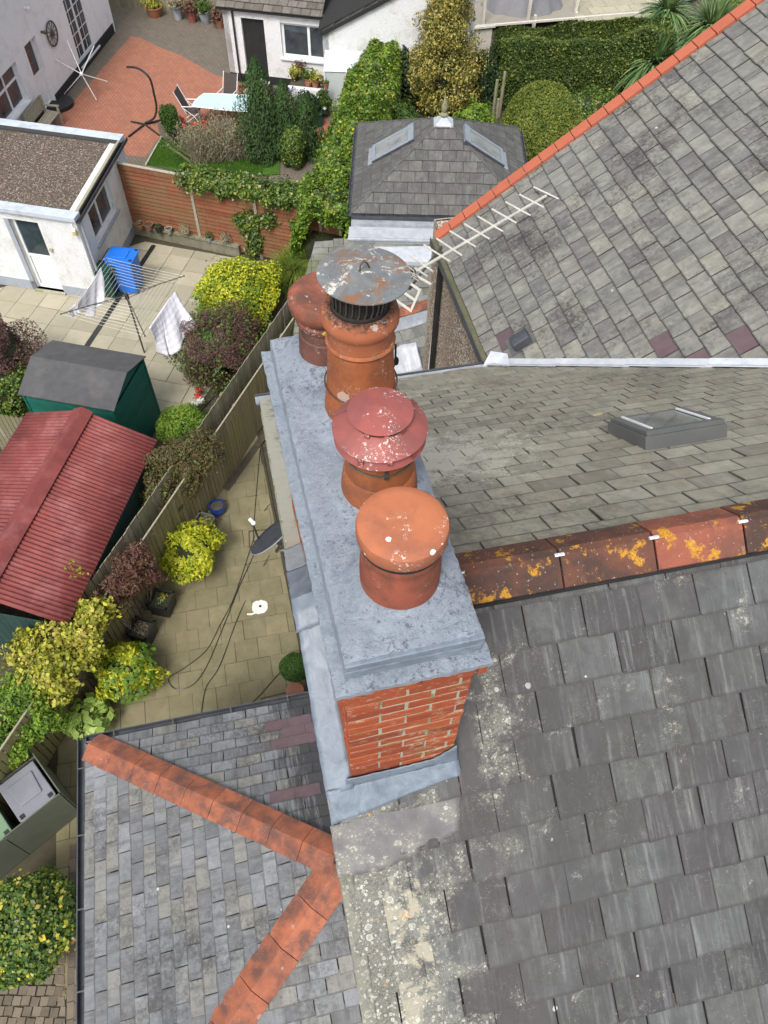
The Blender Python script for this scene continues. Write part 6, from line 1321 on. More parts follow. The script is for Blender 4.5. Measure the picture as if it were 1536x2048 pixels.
for q, rr in ((at(590, 515, .8), .62), (at(625, 490, 1.1), .55), (at(560, 540, .5), .55), (at(640, 460, 1.3), .5)):
    blades(t, q-ZZ*.3, 1500, (rr*.5, rr*1.15), .02, 'bamboo', .95, base_r=rr*.6, droop=.7)
tag(MB().ball(at(585, 487, .25), .42, 12, 9, (1.0, .7, .75)).build('boulder', simple('white_rock', (.50, .49, .43), (.25, .25, .19), 5, .95, .8, 12, .05, rv=0), None), 'pale weathered boulder at the foot of the ivy hung fence', 'rock')
# ---------------------------------------------------------------- brown overlapping board fence with planter wall and pots
oA, oB = at(262, 443, .35), at(401, 471, .35); od = (oB-oA).normalized(); od.z = 0; oh = zt_px(oB, (376, 352)); oO = oA-od*.25; oO.z = 0; OL = 6.7
M['brownfence'] = fencewood('brown_stained_boards', (.25, .09, .045), (.16, .058, .034), (.17, .11, .055))
bf = thing('brown_fence', 'brown horizontal board fence behind the row of small pots', 'fence', oO+od*3); Fo = frame(oO, od, ZZ); p0 = (oB-oO).dot(od); xs_ = [0, p0, p0+1.85, p0+3.7, OL]
for i in range(4):
    hh = oh-.02-[0, .0, .05, .1][i]; n_ = 17
    for k_ in range(n_):
        z0 = .10+(hh-.12)*k_/n_; z1 = .10+(hh-.12)*(k_+1)/n_+.02; MB().add([Fo @ Vector(p) for p in ((xs_[i]+.05, z0, .040), (xs_[i+1]-.05, z0, .040), (xs_[i+1]-.05, z1, .004), (xs_[i]+.05, z1, .004), (xs_[i]+.05, z0, .010), (xs_[i+1]-.05, z0, .010), (xs_[i+1]-.05, z1, -.006), (xs_[i]+.05, z1, -.006))], [(0, 1, 2, 3), (7, 6, 5, 4), (0, 4, 5, 1), (3, 2, 6, 7), (0, 3, 7, 4), (1, 5, 6, 2)]).build('fence_board', M['brownfence'], bf)
    MB().fbox(Fo, xs_[i], xs_[i+1], hh, hh+.03, -.03, .04).build('capping_rail', M['weathered_wood'], bf)
for x in xs_: MB().fbox(Fo, x-.04, x+.04, 0, oh+.03, -.04, .045).build('post', M['weathered_wood'], bf)
pA, pB = at(268, 468), at(480, 515); pd = (pB-pA).normalized(); Fp = frame(pA, pd, ZZ); PLn = (pB-pA).length
M['conc'] = simple('stained_concrete', (.25, .225, .17), (.15, .14, .10), 6, .95, .5, 30, .008, rv=.08, dirt=(.13, .15, .08), dirtsc=3)
pl = thing('planter_wall', 'low concrete planter wall in front of the brown fence', 'wall', pA+pd*1.5); MB().fbox(Fp, 0, PLn, 0, .30, -.55, 0).build('wall', M['conc'], pl)
for k_ in range(5): MB().fbox(Fp, PLn*k_/5+.006, PLn*(k_+1)/5-.006, .30, .352, -.5, .03).build('coping_slab', M['conc'], pl, bev=.006)
for px_, r_, h_, mt, lb, plant in (((281, 456), .13, .15, 'terra', 'terracotta bowl nearest the annex, first in the row of pots', ('straw', 60, .08, .08, .3)), ((299, 458), .13, .17, 'terra', 'terracotta bowl second in the row of pots', None), ((318, 464), .11, .20, 'tub_black', 'black plastic pot with a green seedling on the planter wall', ('green', 30, .07, .06, .5)), ((339, 466), .10, .16, 'mortar', 'small grey stone pot between the black pot and dry grass', None), ((372, 471), .08, .10, 'mortar', 'tuft of dry grass in a pot left of the fence post', ('straw', 420, .2, .17, .06)), ((419, 482), .09, .13, 'blueglaze', 'small pale blue pot with a green cushion plant', ('green', 200, .06, .13, .3)), ((452, 486), .07, .12, 'blueglaze', 'tuft of dry grass at the right end of the planter wall', ('straw', 380, .2, .16, .06))):
    M.setdefault('blueglaze', simple('pale_blue_glaze', (.28, .36, .38), rv=0, rough=.3)); round_pot(lb, at(px_[0], px_[1], .352), r_, h_, M[mt], 'plant pot', 'pots on the planter wall', plant=plant)
M['vine_only'] = None
climber('ivy', 'green ivy trailing over the top of the brown fence', 'ivy', [(oO+od*(p0+.1+k_*.42)+ZZ*(oh-.10+.05*math.sin(k_*2))+GV*.12, (.48, .40, .25+.06*(k_ % 3 == 0))) for k_ in range(10)]+[(oO+od*(p0+1.75)+ZZ*z_-GV*.06, (.30, .16, .36)) for z_ in (.5, .85, 1.2)]+[(oO+od*(p0+2.2)+ZZ*1.35-GV*.1, (.3, .16, .22)), (oO+od*(p0+1.4)+ZZ*1.2-GV*.1, (.25, .14, .2))], .075, 'ivy', .7, 3.0, extra=[('vine', 500, .07), ('straw', 260, .1)])
# ---------------------------------------------------------------- white house across the court
w0, w1 = at(228, 66), at(106, 222); wd_ = (w0-w1).normalized(); WO = w0-wd_*13; FH = frame(WO, wd_, ZZ)
wh = thing('white_house', 'white rendered house with a black plinth at the top left', 'house', w0-wd_*5)
hd = rect_px(FH, ((48, 78), (72, 60), (102, 190), (82, 208))); hf = rect_px(FH, ((127, 10), (165, -22), (193, 80), (160, 122))); hw = rect_px(FH, ((2, 118), (22, 92), (48, 168), (26, 200))); hw2 = rect_px(FH, ((-30, 150), (20, 92), (46, 166), (-8, 225)))
hd = (hd[0], .10, hd[2], 2.25); hf = (hf[0], .22, hf[2], 2.7); hw2 = (hw2[0], .95, hw2[2], 2.15)
M['render_smooth'] = render_white('white_house_render', (.78, .79, .81), (.62, .63, .64))
wall_holes(wh, FH, 13, 5.2, [hd, hf, hw2], M['render_smooth'])
window(wh, FH, hd, 1, (.5,), .09, name='door', dep=-.14, panel=True); window(wh, FH, hf, 2, 1, .09, name='french_door', dep=-.14, bars=(2, 6), sill=M['white_trim']); window(wh, FH, hw2, (.55,), (.62,), .07, dep=-.12, sill=M['white_trim'])
FHe = frame(w0, GU*1.0 if False else Vector((wd_.y, -wd_.x, 0))*-1, ZZ); MB().prism([(0, 0), (6, 0), (6, 5.2), (0, 5.2)], -.2, 0, frame(w0-Vector((wd_.y, -wd_.x, 0))*6, Vector((wd_.y, -wd_.x, 0)), ZZ)).build('wall', M['render_smooth'], wh)
for a, b in ((0, hd[0]-.05), (hd[2]+.05, 13.02)): MB().fbox(FH, a, b, 0, .34, 0, .03).build('plinth', M['black_paint'], wh)
MB().fbox(FH, 0, 9.0, 4.6, 4.75, .0, .25).build('eaves', M['black_paint'], wh)
def cartwheel():
    q = fpx(FH, (101, 67)); F = FH @ Matrix.Translation(Vector((q.x, q.y, .06))); t = thing('cartwheel', 'old wooden cartwheel hung on the white house wall', 'cartwheel', F.translation); m = MB(); r = .36
    m.tube([F @ Vector((r*math.cos(a), r*math.sin(a), 0)) for a in [2*math.pi*k/32 for k in range(32)]], .026, 8, True); m.build('rim', M['bark'], t)
    for k_ in range(12): a = 2*math.pi*k_/12; MB().tube([F @ Vector((.06*math.cos(a), .06*math.sin(a), 0)), F @ Vector((r*math.cos(a), r*math.sin(a), 0))], .013, 6).build('spoke', M['bark'], t)
    MB().tube([F @ Vector((0, 0, -.03)), F @ Vector((0, 0, .06))], .07, 12).build('hub', M['bark'], t)
cartwheel()
for px_, lb in (((49, 16), 'white lantern on the house wall above the door'), ((82, 64), 'small round bulkhead lamp between the door and the cartwheel')):
    q = fpx(FH, px_); p = FH @ Vector((q.x, q.y, 0)); n_ = FH.to_3x3() @ Vector((0, 0, 1))
    t = MB().tube([p, p+n_*.08], .04, 10).ball(p+n_*.12, .06, 10, 8); tag(t.build('wall_lamp', M['white_trim'] if px_[0] < 60 else M['strap']), lb, 'lamp')
st_ = at(118, 212); sp_ = thing('doorstep', 'round black step outside the white house door', 'step', (st_.x, st_.y, 0)); MB().lathe((st_.x, st_.y, 0), [(.50, 0), (.52, .10), (.52, .14), (.49, .16), (0, .165)], 36).build('step', M['black_paint'], sp_)
def bench():
    c = at(72, 268); t = thing('garden_bench', 'weathered wooden bench against the white house wall', 'bench', c); F = frame(fpx_world(FH, c, .12), wd_, Vector((wd_.y, -wd_.x, 0))); return t, F
def fpx_world(F, c, off): l = F.inverted() @ Vector((c.x, c.y, 0)); p = F @ Vector((l.x, 0, off)); return Vector((p.x, p.y, 0))
bp = at(38, 262); Fbn = frame(fpx_world(FH, bp, .15), wd_, Vector((wd_.y, -wd_.x, 0))); t = thing('garden_bench', 'weathered wooden bench against the white house wall', 'bench', Fbn.translation)
Bz = lambda x0, x1, y0, y1, z0, z1: [Fbn @ Vector((x, y, (z if (Fbn.to_3x3() @ Vector((0, 0, 1))).z > 0 else -z))) for z in (z0, z1) for y in (y0, y1) for x in (x0, x1)]
def bbox(nm, *a): m = MB(); m.add(Bz(*a), [(0, 2, 3, 1), (4, 5, 7, 6), (0, 1, 5, 4), (2, 6, 7, 3), (0, 4, 6, 2), (1, 3, 7, 5)]); return m.build(nm, M['weathered_wood'], t)
for k_ in range(5): bbox('seat_slat', -.65, .65, .12+k_*.09, .12+k_*.09+.075, .42, .445)
for k_ in range(5): bbox('back_slat', -.65, .65, .03-k_*.012, .055-k_*.012, .50+k_*.085, .575+k_*.085)
for x in (-.62, .62):
    for y in (.06, .54): bbox('leg', x-.03, x+.03, y-.03, y+.03, 0, .62 if y > .3 else .95)
    bbox('armrest', x-.045, x+.045, .03, .60, .62, .65)
# white folded rotary dryer
q = at(133, 190); t = thing('folded_dryer', 'white rotary dryer with drooping arms on the courtyard', 'clothes dryer', at(162, 150)); hb = at(163, 148, .9)
for px_, z_ in (((127, 190), .05), ((193, 200), .05), ((215, 163), .35), ((101, 113), 1.2), ((134, 80), 1.6), ((188, 92), 1.3)): MB().tube([hb, at(*px_, z_)], .016, 6).build('arm', M['white_trim'], t)
MB().ball(hb, .07, 10, 8).build('hub', M['white_trim'], t)
# hanging chair stand
t = thing('swing_chair_stand', 'bare curved black stand for a hanging chair on the red paving', 'chair stand', at(290, 250)); cz = at(289, 248, .05)
prof = [(290, 246, .08), (308, 236, .25), (313, 215, .75), (308, 188, 1.25), (300, 158, 1.75), (285, 142, 1.95), (270, 135, 1.95), (254, 134, 1.86)]; P = [at(x, y, z) for x, y, z in prof]; out = []
for i in range(len(P)-1):
    p0, p1, p2, p3 = P[max(i-1, 0)], P[i], P[i+1], P[min(i+2, len(P)-1)]
    for s_ in range(6): k = s_/6; out.append(.5*((2*p1)+(p2-p0)*k+(2*p0-5*p1+4*p2-p3)*k*k+(3*p1-p0-3*p2+p3)*k**3))
MB().tube(out+[P[-1]], .035, 8).build('pole', M['black_plastic'], t)
for px_ in ((257, 273), (318, 270), (262, 243), (321, 240)): MB().tube([cz, at(*px_, .04)], .03, 8).build('leg', M['black_plastic'], t)
# table and chairs
tc = [at(383, 213, .72), at(408, 187, .72), at(540, 195, .72), at(540, 226, .72)]; t = thing('garden_table', 'pale blue glass topped garden table behind the dark conifer', 'table', (tc[0]+tc[2])/2-ZZ*.72)
M['tableglass'] = simple('frosted_blue_glass', (.50, .68, .72), (.46, .64, .69), 2, .15, 0, rv=0, spec=.6); tcc = sum(tc, Vector())/4
pl_ = []; 
for i in range(4):
    a, b = tc[i], tc[(i+1) % 4]
    for k_ in range(6): p = a.lerp(b, k_/6); pl_.append(p+(p-tcc).normalized()*.06*math.sin(math.pi*k_/6))
pp2 = ccw([(p.x, p.y) for p in pl_]); MB().prism(pp2, .715, .73).build('table_top', M['tableglass'], t); MB().tube([Vector((x, y, .72)) for x, y in pp2], .018, 6, True).build('rim', M['white_trim'], t)
for p in tc: l = p.lerp(tcc, .14); MB().tube([Vector((l.x, l.y, 0)), Vector((l.x, l.y, .71))], .02, 8).build('leg', M['frame_silver'], t)
M['mesh_fabric'] = simple('brown_mesh_fabric', (.075, .062, .055), (.055, .045, .04), 20, .8, .2, rv=0)
def chair(label, c, face):
    f = face.normalized(); s_ = Vector((-f.y, f.x, 0)); t = thing('garden_chair', label, 'chair', (c.x, c.y, 0), 0, 'garden chairs round the glass table'); F = frame((c.x, c.y, 0), s_, f); fl = 1 if (F.to_3x3() @ Vector((0, 0, 1))).z > 0 else -1
    W_ = lambda x, y, z: F @ Vector((x, y, z*fl)); q4 = lambda pts, nm: setattr_(MB().add(pts, [(0, 1, 2, 3)]).build(nm, M['mesh_fabric'], t))
    q4([W_(-.23, .2, .43), W_(.23, .2, .43), W_(.23, -.22, .42), W_(-.23, -.22, .42)], 'seat'); q4([W_(-.23, -.22, .43), W_(.23, -.22, .43), W_(.23, -.48, 1.08), W_(-.23, -.48, 1.08)], 'backrest')
    for x in (-.26, .26):
        MB().tube([W_(x, -.18, .40), W_(x, -.50, 1.11)], .014, 6).build('back_post', M['white_trim'], t); MB().tube([W_(x, .28, 0), W_(x, .05, .35), W_(x, -.30, .62)], .014, 6).build('leg', M['white_trim'], t); MB().tube([W_(x, -.38, 0), W_(x, .22, .45)], .014, 6).build('leg', M['white_trim'], t)
        MB().tube([W_(x, -.32, .64), W_(x, .22, .66)], .018, 6).build('armrest', M['white_trim'], t)
def setattr_(o): q = o.modifiers.new('s', 'SOLIDIFY'); q.thickness = .01; return o
tv = (tc[1]-tc[0]).normalized(); tl_ = (tc[2]-tc[1]).normalized()
chair('brown mesh garden chair at the left end of the glass table', (tc[0]+tc[1])/2-tl_*.15-tv*.1-ZZ*.72, tl_); chair('brown mesh garden chair on the far side of the glass table', tc[1]+tl_*.62+tv*.30-ZZ*.72, -tv); chair('brown mesh garden chair half hidden behind the conifer', tc[1]+tl_*1.45+tv*.30-ZZ*.72, -tv)
# court plants
def cone(name, label, c, r, h, L, mat, k=2.2, group=None, tips=1):
    c = Vector(c); t = thing(name, label, 'conifer', (c.x, c.y, 0), 0, group); n = min(int(k*math.pi*r*math.hypot(r, h)/(L*L*.2)), 16000); z = RNG.uniform(0, 1, n)**1.15; a = RNG.uniform(0, 6.283, n)
    rr = r*np.sin(np.clip((1-z), 0, 1)*math.pi*.62+.0)**.85*(1-.35*RNG.uniform(0, 1, n)**2)*(1+.14*np.sin(a*3+z*9)+.09*np.sin(a*7-z*14)); rr = np.where(z < .12, rr*.9, rr)
    P = np.stack([c.x+rr*np.cos(a), c.y+rr*np.sin(a), z*h+.05], 1); N = np.stack([np.cos(a), np.sin(a), np.full(n, .3)], 1); tg = np.stack([np.cos(a)*.35, np.sin(a)*.35, np.ones(n)], 1)+RNG.normal(size=(n, 3))*.2
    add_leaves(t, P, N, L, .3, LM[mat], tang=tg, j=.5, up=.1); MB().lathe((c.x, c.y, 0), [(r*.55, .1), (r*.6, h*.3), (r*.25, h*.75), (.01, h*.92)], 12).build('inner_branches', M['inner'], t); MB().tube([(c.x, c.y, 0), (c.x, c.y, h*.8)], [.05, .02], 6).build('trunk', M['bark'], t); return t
cone('cypress', 'tallest dark green cypress in front of the glass table', (2.10, 24.4, 0), .80, 3.0, .10, 'conifer'); cone('cypress', 'lower dark cypress on the right of the tallest one', (2.85, 24.25, 0), .62, 2.35, .10, 'conifer'); cone('cypress', 'shorter loose green cypress by the red paving', (3.5, 24.1, 0), .58, 1.9, .10, 'conifer')
bush('camellia', 'dark glossy shrub below the cypresses', 'shrub', at(532, 268, .7), (.6, .5, .6), .09, 'dark', .6, 3); bush('ivy_column', 'rounded ivy clad stump right of the cypresses', 'shrub', at(585, 290, .7), (.42, .42, .65), .07, 'ivy', .6, 3.4)
c_ = at(440, 318, 0); t = thing('dogwood', 'loose twiggy grey shrub over the lawn with few leaves', 'shrub', c_); m = MB(); P_ = []
for k_ in range(420):
    a = random.uniform(0, 6.28); el = random.uniform(.15, 1.0); L = random.uniform(.6, 1.35); b = c_+Vector((random.uniform(-.9, .9), random.uniform(-.3, .3), 0)); d = Vector((math.cos(a)*el*1.1, math.sin(a)*el*.7, 1)).normalized(); p1 = b+d*L*.5; p2 = b+d*L+Vector((random.uniform(-.15, .15), random.uniform(-.15, .15), random.uniform(-.1, .12))); m.tube([b, p1, p2], [.011, .008, .004], 4, cap=False); P_ += [tuple(p2), tuple(p1.lerp(p2, .6))]
m.build('branches', simple('pale_grey_twigs', (.34, .29, .22), (.22, .19, .13), 10, .9, 0, rv=.2), t)['kind'] = 'stuff'; P_ = np.repeat(np.array(P_), 5, 0)+RNG.normal(size=(len(P_)*5, 3))*.09; add_leaves(t, P_, RNG.normal(size=P_.shape), .06, .45, LM['straw']); add_leaves(t, P_[::3]+.04, RNG.normal(size=P_[::3].shape), .06, .45, LM['green'])
def trough(label, a, b, h, wdt, mat, name='trough', cat='planter', plants=()):
    d = b-a; t = thing(name, label, cat, (a+b)/2); F = frame(a, d, ZZ.cross(d)); L = d.length; MB().fbox(F, 0, L, -wdt/2, wdt/2, 0, h).build('trough', mat, t, bev=.01); MB().fbox(F, .04, L-.04, -wdt/2+.04, wdt/2-.04, h-.01, h+.012).build('soil', M['soil'], t); return t
M['timber_edge'] = simple('grey_sleeper', (.16, .145, .11), (.10, .09, .07), 6, .95, .5, rv=.1)
t = trough('short grey sleeper trough with red flowers beside the lawn', at(327, 270), at(352, 276), .45, .4, M['timber_edge']); tr_ = trough('long grey sleeper trough of red and orange flowers below the glass table', at(353, 277), at(470, 272), .42, .4, M['timber_edge'])
for px_, mt in (((362, 238), 'red'), ((364, 250), 'red'), ((388, 250), 'red'), ((408, 246), 'red'), ((412, 257), 'red'), ((440, 262), 'orange'), ((474, 262), 'orange'), ((482, 258), 'orange')): p = at(*px_, .6); tuft(tr_, p, .16, 40, .09, mt, .8, 'flowers'); tuft(tr_, p-ZZ*.15, .2, 90, .08, 'green')
bush('box_shrub', 'small pointed box shrub in the corner trough by the chair stand', 'shrub', at(338, 238, .8), (.30, .30, .45), .06, 'boxball', .5, 3)
# potted plants along the far fence
for (a, b, h, r, mt, lf, lb) in ((310, 32, .35, .34, 'terra', 'vine', 'long terracotta trough at the left end of the far fence'), (357, 38, .5, .24, 'lead', 'straw', 'square grey planter of bare twigs by the far fence'), (386, 44, .4, .2, 'red_metal', 'acer', 'dark red pot with a reddish shrub by the far fence'), (412, 46, .45, .24, 'lead', 'green', 'pale grey pot with a green shrub by the far fence'), (440, 55, .3, .2, 'terra', 'acer', 'brown pot tucked beside the outbuilding corner')):
    p = at(a, b); round_pot(lb, p, r, h, M[mt], 'plant pot', 'pots along the far fence', plant=(lf, 420, .11, .38, .6))
fa, fb = at(180, 8), at(450, 32); d = (fb-fa).normalized(); t = thing('fence', 'grey board fence at the far end of the court behind the pots', 'fence', (fa+fb)/2); 
for k_ in range(int((fb-fa).length/.15)): F = frame(fa, d, ZZ); MB().fbox(F, k_*.15, k_*.15+.135, 0, 1.7, 0, .02).build('fence_board', M['fence_back'], t)
# ---------------------------------------------------------------- white outbuilding
o0 = at(463, 160); ud = Vector((math.cos(R(-25)), math.sin(R(-25)), 0)); FO = frame(o0, ud, ZZ); OH = 2.42
outb = thing('outbuilding', 'white rendered outbuilding with a black plank door and brown tiled roof', 'building', o0+ud*3-ud.cross(ZZ)*-1)
od_ = rect_px(FO, ((482, 27), (527, 31), (538, 165), (493, 150))); ow_ = rect_px(FO, ((558, 36), (641, 48), (645, 112), (566, 108))); od_ = (od_[0], .05, od_[2], 2.12); ow_ = (ow_[0], .98, ow_[0]+1.75, 2.1)
wall_holes(outb, FO, 3.6, OH, [od_, ow_], M['render']); window(outb, FO, ow_, (.55,), 1, .09, dep=-.10, sill=M['white_trim'])
MB().fbox(FO, od_[0], od_[2], od_[1], od_[3], -.16, -.13).build('door', M['black_paint'], outb)
for k_ in range(8): x = od_[0]+(od_[2]-od_[0])*k_/8; MB().fbox(FO, x+.004, x+(od_[2]-od_[0])/8-.004, od_[1], od_[3], -.13, -.12).build('door_board', M['black_paint'], outb)
MB().fbox(FO, -.02, od_[0]-.02, 0, .28, 0, .02).build('plinth', M['black_paint'], outb); MB().fbox(FO, od_[2]+.02, 3.6, 0, .28, 0, .02).build('plinth', M['black_paint'], outb)
pq = FO @ Vector((.38, 0, .06)); MB().tube([(pq.x, pq.y, OH-.05), (pq.x, pq.y, 0)], .036, 8).build('downpipe', M['black_plastic'], outb); MB().fbox(FO, -.15, 3.5, OH-.06, OH+.02, .04, .15).build('gutter', M['black_plastic'], outb)
MB().prism([(0, 0), (3.4, 0), (3.4, OH), (0, OH)], -.2, 0, frame(o0-FO.to_3x3() @ Vector((0, 0, 1))*3.4, FO.to_3x3() @ Vector((0, 0, 1)), ZZ)).build('wall', M['render'], outb)
M['tile'] = slate_mat('brown_roof_tile', [(.10, .085, .07), (.13, .115, .095), (.15, .13, .11)], 0, .3, (.07, .07, .05), .5, .4)
nO = FO.to_3x3() @ Vector((0, 0, 1)); FOr = frame(o0+nO*.16+ZZ*OH-ud*.15, ud, -nO*math.cos(R(27))+ZZ*math.sin(R(27)))
pr_ = [(0, 0), (3.7, 0), (3.7, 3.4), (0, 3.4)]; rr_ = deck('roof', FOr, pr_, outb); pieces(rr_, FOr, pr_, .33, .27, M['tile'], 'roof_tile', thick=.02, maxn=70, stag=.5, y0=0, x0=0)
b0_ = at(651, 205); ubd = Vector((math.cos(R(-16)), math.sin(R(-16)), 0)); FBk = frame(b0_, ubd, ZZ); nB = FBk.to_3x3() @ Vector((0, 0, 1)); hB = zt_px(b0_, (636, 62)); 
pk = fpx(FBk, (762, 0)); sl_ = (pk.y-hB)/pk.x
MB().prism([(0, 0), (5, 0), (5, hB+5*sl_), (0, hB)], -.2, 0, FBk).build('gable_wall', M['render'], outb)
MB().prism([(-3.2, 0), (0, 0), (0, hB), (-3.2, hB)], -.2, 0, frame(b0_, nB, ZZ)).build('wall', M['render'], outb)
FBr = frame(b0_+ZZ*(hB+.03)+nB*.10-ubd*.12, -nB, (ubd+ZZ*sl_)); pr_ = [(0, 0), (3.6, 0), (3.6, 4.6), (0, 4.6)]; rr_ = deck('roof', FBr, pr_, outb); pieces(rr_, FBr, pr_, .33, .27, M['tile'], 'roof_tile', thick=.02, maxn=110, y0=0, x0=0)
MB().fbox(frame(b0_+ZZ*(hB-.05)+nB*.1, (ubd+ZZ*sl_), ZZ), -.1, 4.6, -.06, .05, -.02, .0).build('verge_board', M['black_paint'], outb)
# raised bed with pots, small lean-to greenhouse
ra, rb = at(577, 208), at(645, 215); t = thing('raised_bed', 'white walled raised bed crowded with pots under the outbuilding window', 'raised bed', ra); Fr = frame(ra, rb-ra, ZZ); MB().fbox(Fr, 0, (rb-ra).length, 0, .55, -.2, 0).build('wall', M['render'], t); MB().fbox(Fr, 0, (rb-ra).length, .45, .52, -1.3, -.2).build('soil', M['soil'], t)
for px_, r_, h_, mt, lf, lb in (((617, 172), .15, .28, 'terra', 'green', 'terracotta pot at the front of the raised bed, left of two'), ((631, 174), .15, .26, 'terra', 'vine', 'square shouldered terracotta pot at the front of the raised bed, right of two'), ((600, 150), .18, .2, 'tub_black', 'acer', 'black pot with a russet plant at the back of the raised bed'), ((612, 132), .16, .22, 'tub_black', 'green', 'dark pot nearest the outbuilding window sill'), ((632, 140), .15, .22, 'terra', 'choisya_low', 'terracotta pot with an upright green plant by the window'), ((590, 160), .15, .2, 'tub_black', 'vine', 'low pot with a bronze plant at the left of the raised bed')):
    round_pot(lb, at(*px_, .53), r_, h_, M[mt], 'plant pot', 'pots in the raised bed', plant=(lf, 300, .09, .24, .5))
for px_, mt in (((570, 190), 'mauve'), ((560, 185), 'pink'), ((548, 190), 'mauve'), ((566, 200), 'red')): pass
t = thing('flower_border', 'tall pink and mauve border flowers between the cypresses and raised bed', 'flowers', at(560, 215)); 
for px_, mt in (((552, 183), 'mauve'), ((568, 178), 'pink'), ((566, 195), 'red'), ((545, 190), 'white'), ((585, 178), 'mauve'), ((575, 195), 'pink'), ((590, 215), 'pink')): p = at(*px_, .7); tuft(t, p, .12, 30, .07, mt, .8, 'flowers'); tuft(t, p-ZZ*.35, .35, 260, .09, 'green', .3)
bush('rose_bush', 'dark leaved bush with deep red blooms in front of the raised bed', 'shrub', at(612, 215, .5), (.45, .4, .45), .09, 'dark', .6, 3, extra=[('red', 12, .09, .3)]); bush('rose_bush', 'small bush with white blooms beside the dark green trough', 'shrub', at(645, 205, .5), (.25, .25, .4), .08, 'green', .6, 2.5, extra=[('white', 16, .12, .3)])
p = at(630, 248); t = square_tub('planter_tub', 'dark green trough with a pale rim in front of the ivy hedge', p, .26, .42, M['bin_dkgreen'], R(-8)); tuft(t, (p.x, p.y, .42), .2, 160, .07, 'green')
ga = [at(*q_) for q_ in ((652, 225), (700, 225))]; gz = zt_px(ga[0], (648, 142)); t = thing('lean_to_greenhouse', 'small white framed glass lean-to against the outbuilding gable', 'greenhouse', ga[0]); Fg_ = frame(ga[0], ubd, ZZ); gd = .75; W_ = 1.5
for x in (0, W_/2, W_): MB().fbox(Fg_, x-.02, x+.02, 0, gz, -.02, .02).build('post', M['white_trim'], t); MB().tube([Fg_ @ Vector((x, gz, 0)), Fg_ @ Vector((x, gz+.38, -gd))], .022, 6).build('rafter', M['white_trim'], t)
for y_, z_ in ((gz, 0), (gz+.38, -gd)): MB().tube([Fg_ @ Vector((0, y_, z_)), Fg_ @ Vector((W_, y_, z_))], .025, 6).build('rail', M['white_trim'], t)
M['poly'] = simple('cloudy_glazing', (.52, .56, .55), (.44, .49, .48), 4, .2, 0, rv=0, spec=.5); MB().add([Fg_ @ Vector(q_) for q_ in ((0, gz, .0), (W_, gz, .0), (W_, gz+.38, -gd), (0, gz+.38, -gd))], [(0, 1, 2, 3)]).build('roof_glass', M['poly'], t)
MB().fbox(Fg_, .02, W_-.02, .05, gz*.98, -.012, -.006).build('pane', M['poly'], t)
for x, ph in ((0.03, 0),): MB().fbox(Fg_, .1, W_-.1, .85, .88, -.5, -.05).build('shelf', M['weathered_wood'], t)
round_pot('small hanging terracotta pot on the greenhouse corner', at(653, 178, 1.0), .09, .2, M['terra'], plant=('green', 60, .08, .1, .5))
# ---------------------------------------------------------------- hedges, trees and shrubs on the right
h1 = [at(640, 505, 1.2), at(652, 455, 1.5), at(668, 400, 1.7), at(682, 320, 1.8), at(705, 225, 1.9), at(742, 150, 1.9), at(768, 70, 1.9), at(792, -20, 1.9)]
hedge('ivy_hedge', 'tall bright green ivy hedge running up the middle of the photo', 'hedge', [(p.x, p.y) for p in h1], 1.65, 2.05, .09, 'bright', .62, 3.4, .12, 2.4, maxn=130000, extra=[('vine', 2600, .10), ('choisya', 1500, .09), ('ivy', 26000, .10)])
ha, hb_ = at(985, 74, 1.95), at(1330, 46, 1.95); hn = Vector((-(hb_-ha).y, (hb_-ha).x, 0)).normalized()
hedge('clipped_hedge', 'long clipped dark green hedge behind the domed bush', 'hedge', [(ha.x+hn.x*-.5, ha.y-hn.y*.5), (hb_.x-hn.x*.5, hb_.y-hn.y*.5)], 1.3, 2.15, .07, 'hedge', .55, 3.2, .05, 6, maxn=120000, extra=[('topiary', 9000, .07)])
c_ = at(1078, 262, .95); bush('domed_topiary', 'large clipped domed bush right of the hipped roof', 'topiary', (c_.x, c_.y, 1.0), (1.32, 1.3, 1.35), .07, 'topiary', .6, 4.2, .03, .18)
tr = at(883, 235, 0); t = thing('variegated_tree', 'tall yellow variegated holly tree above the finial', 'tree', tr); PP = []; NN = []
for dx_, dy_, z, rr in ((0, 0, .9, (1.1, 1.0, .8)), (.05, .1, 1.9, (1.05, 1.0, .9)), (-.15, 0, 2.9, (.85, .85, .9)), (.1, .1, 3.7, (.7, .7, .8)), (-.7, -.1, 1.7, (.55, .5, .7)), (.6, .1, 1.4, (.55, .5, .8)), (.2, .4, 4.4, (.5, .5, .5))):
    P, N = ell_pts((tr.x+dx_, tr.y+dy_, z), rr, 7500, .22, .55, 4, .15); PP.append(P); NN.append(N)
add_leaves(t, np.concatenate(PP), np.concatenate(NN), .085, .5, LM['varieg'], 'crown', .8); MB().tube([tr, tr+ZZ*2, tr+ZZ*4.2+Vector((.05, 0, 0))], [.12, .09, .03], 8).build('trunk', M['bark'], t); core(t, (tr.x, tr.y, 1.6), (.75, .7, 1.5), name='inner_branches')
hedge('laurel_hedge', 'dark shaded evergreen hedge behind the variegated tree', 'hedge', [tuple(at(800, 205, 0))[:2], tuple(at(985, 205, 0))[:2]], 1.2, 1.7, .11, 'dark', .5, 2.8, .18, 3)
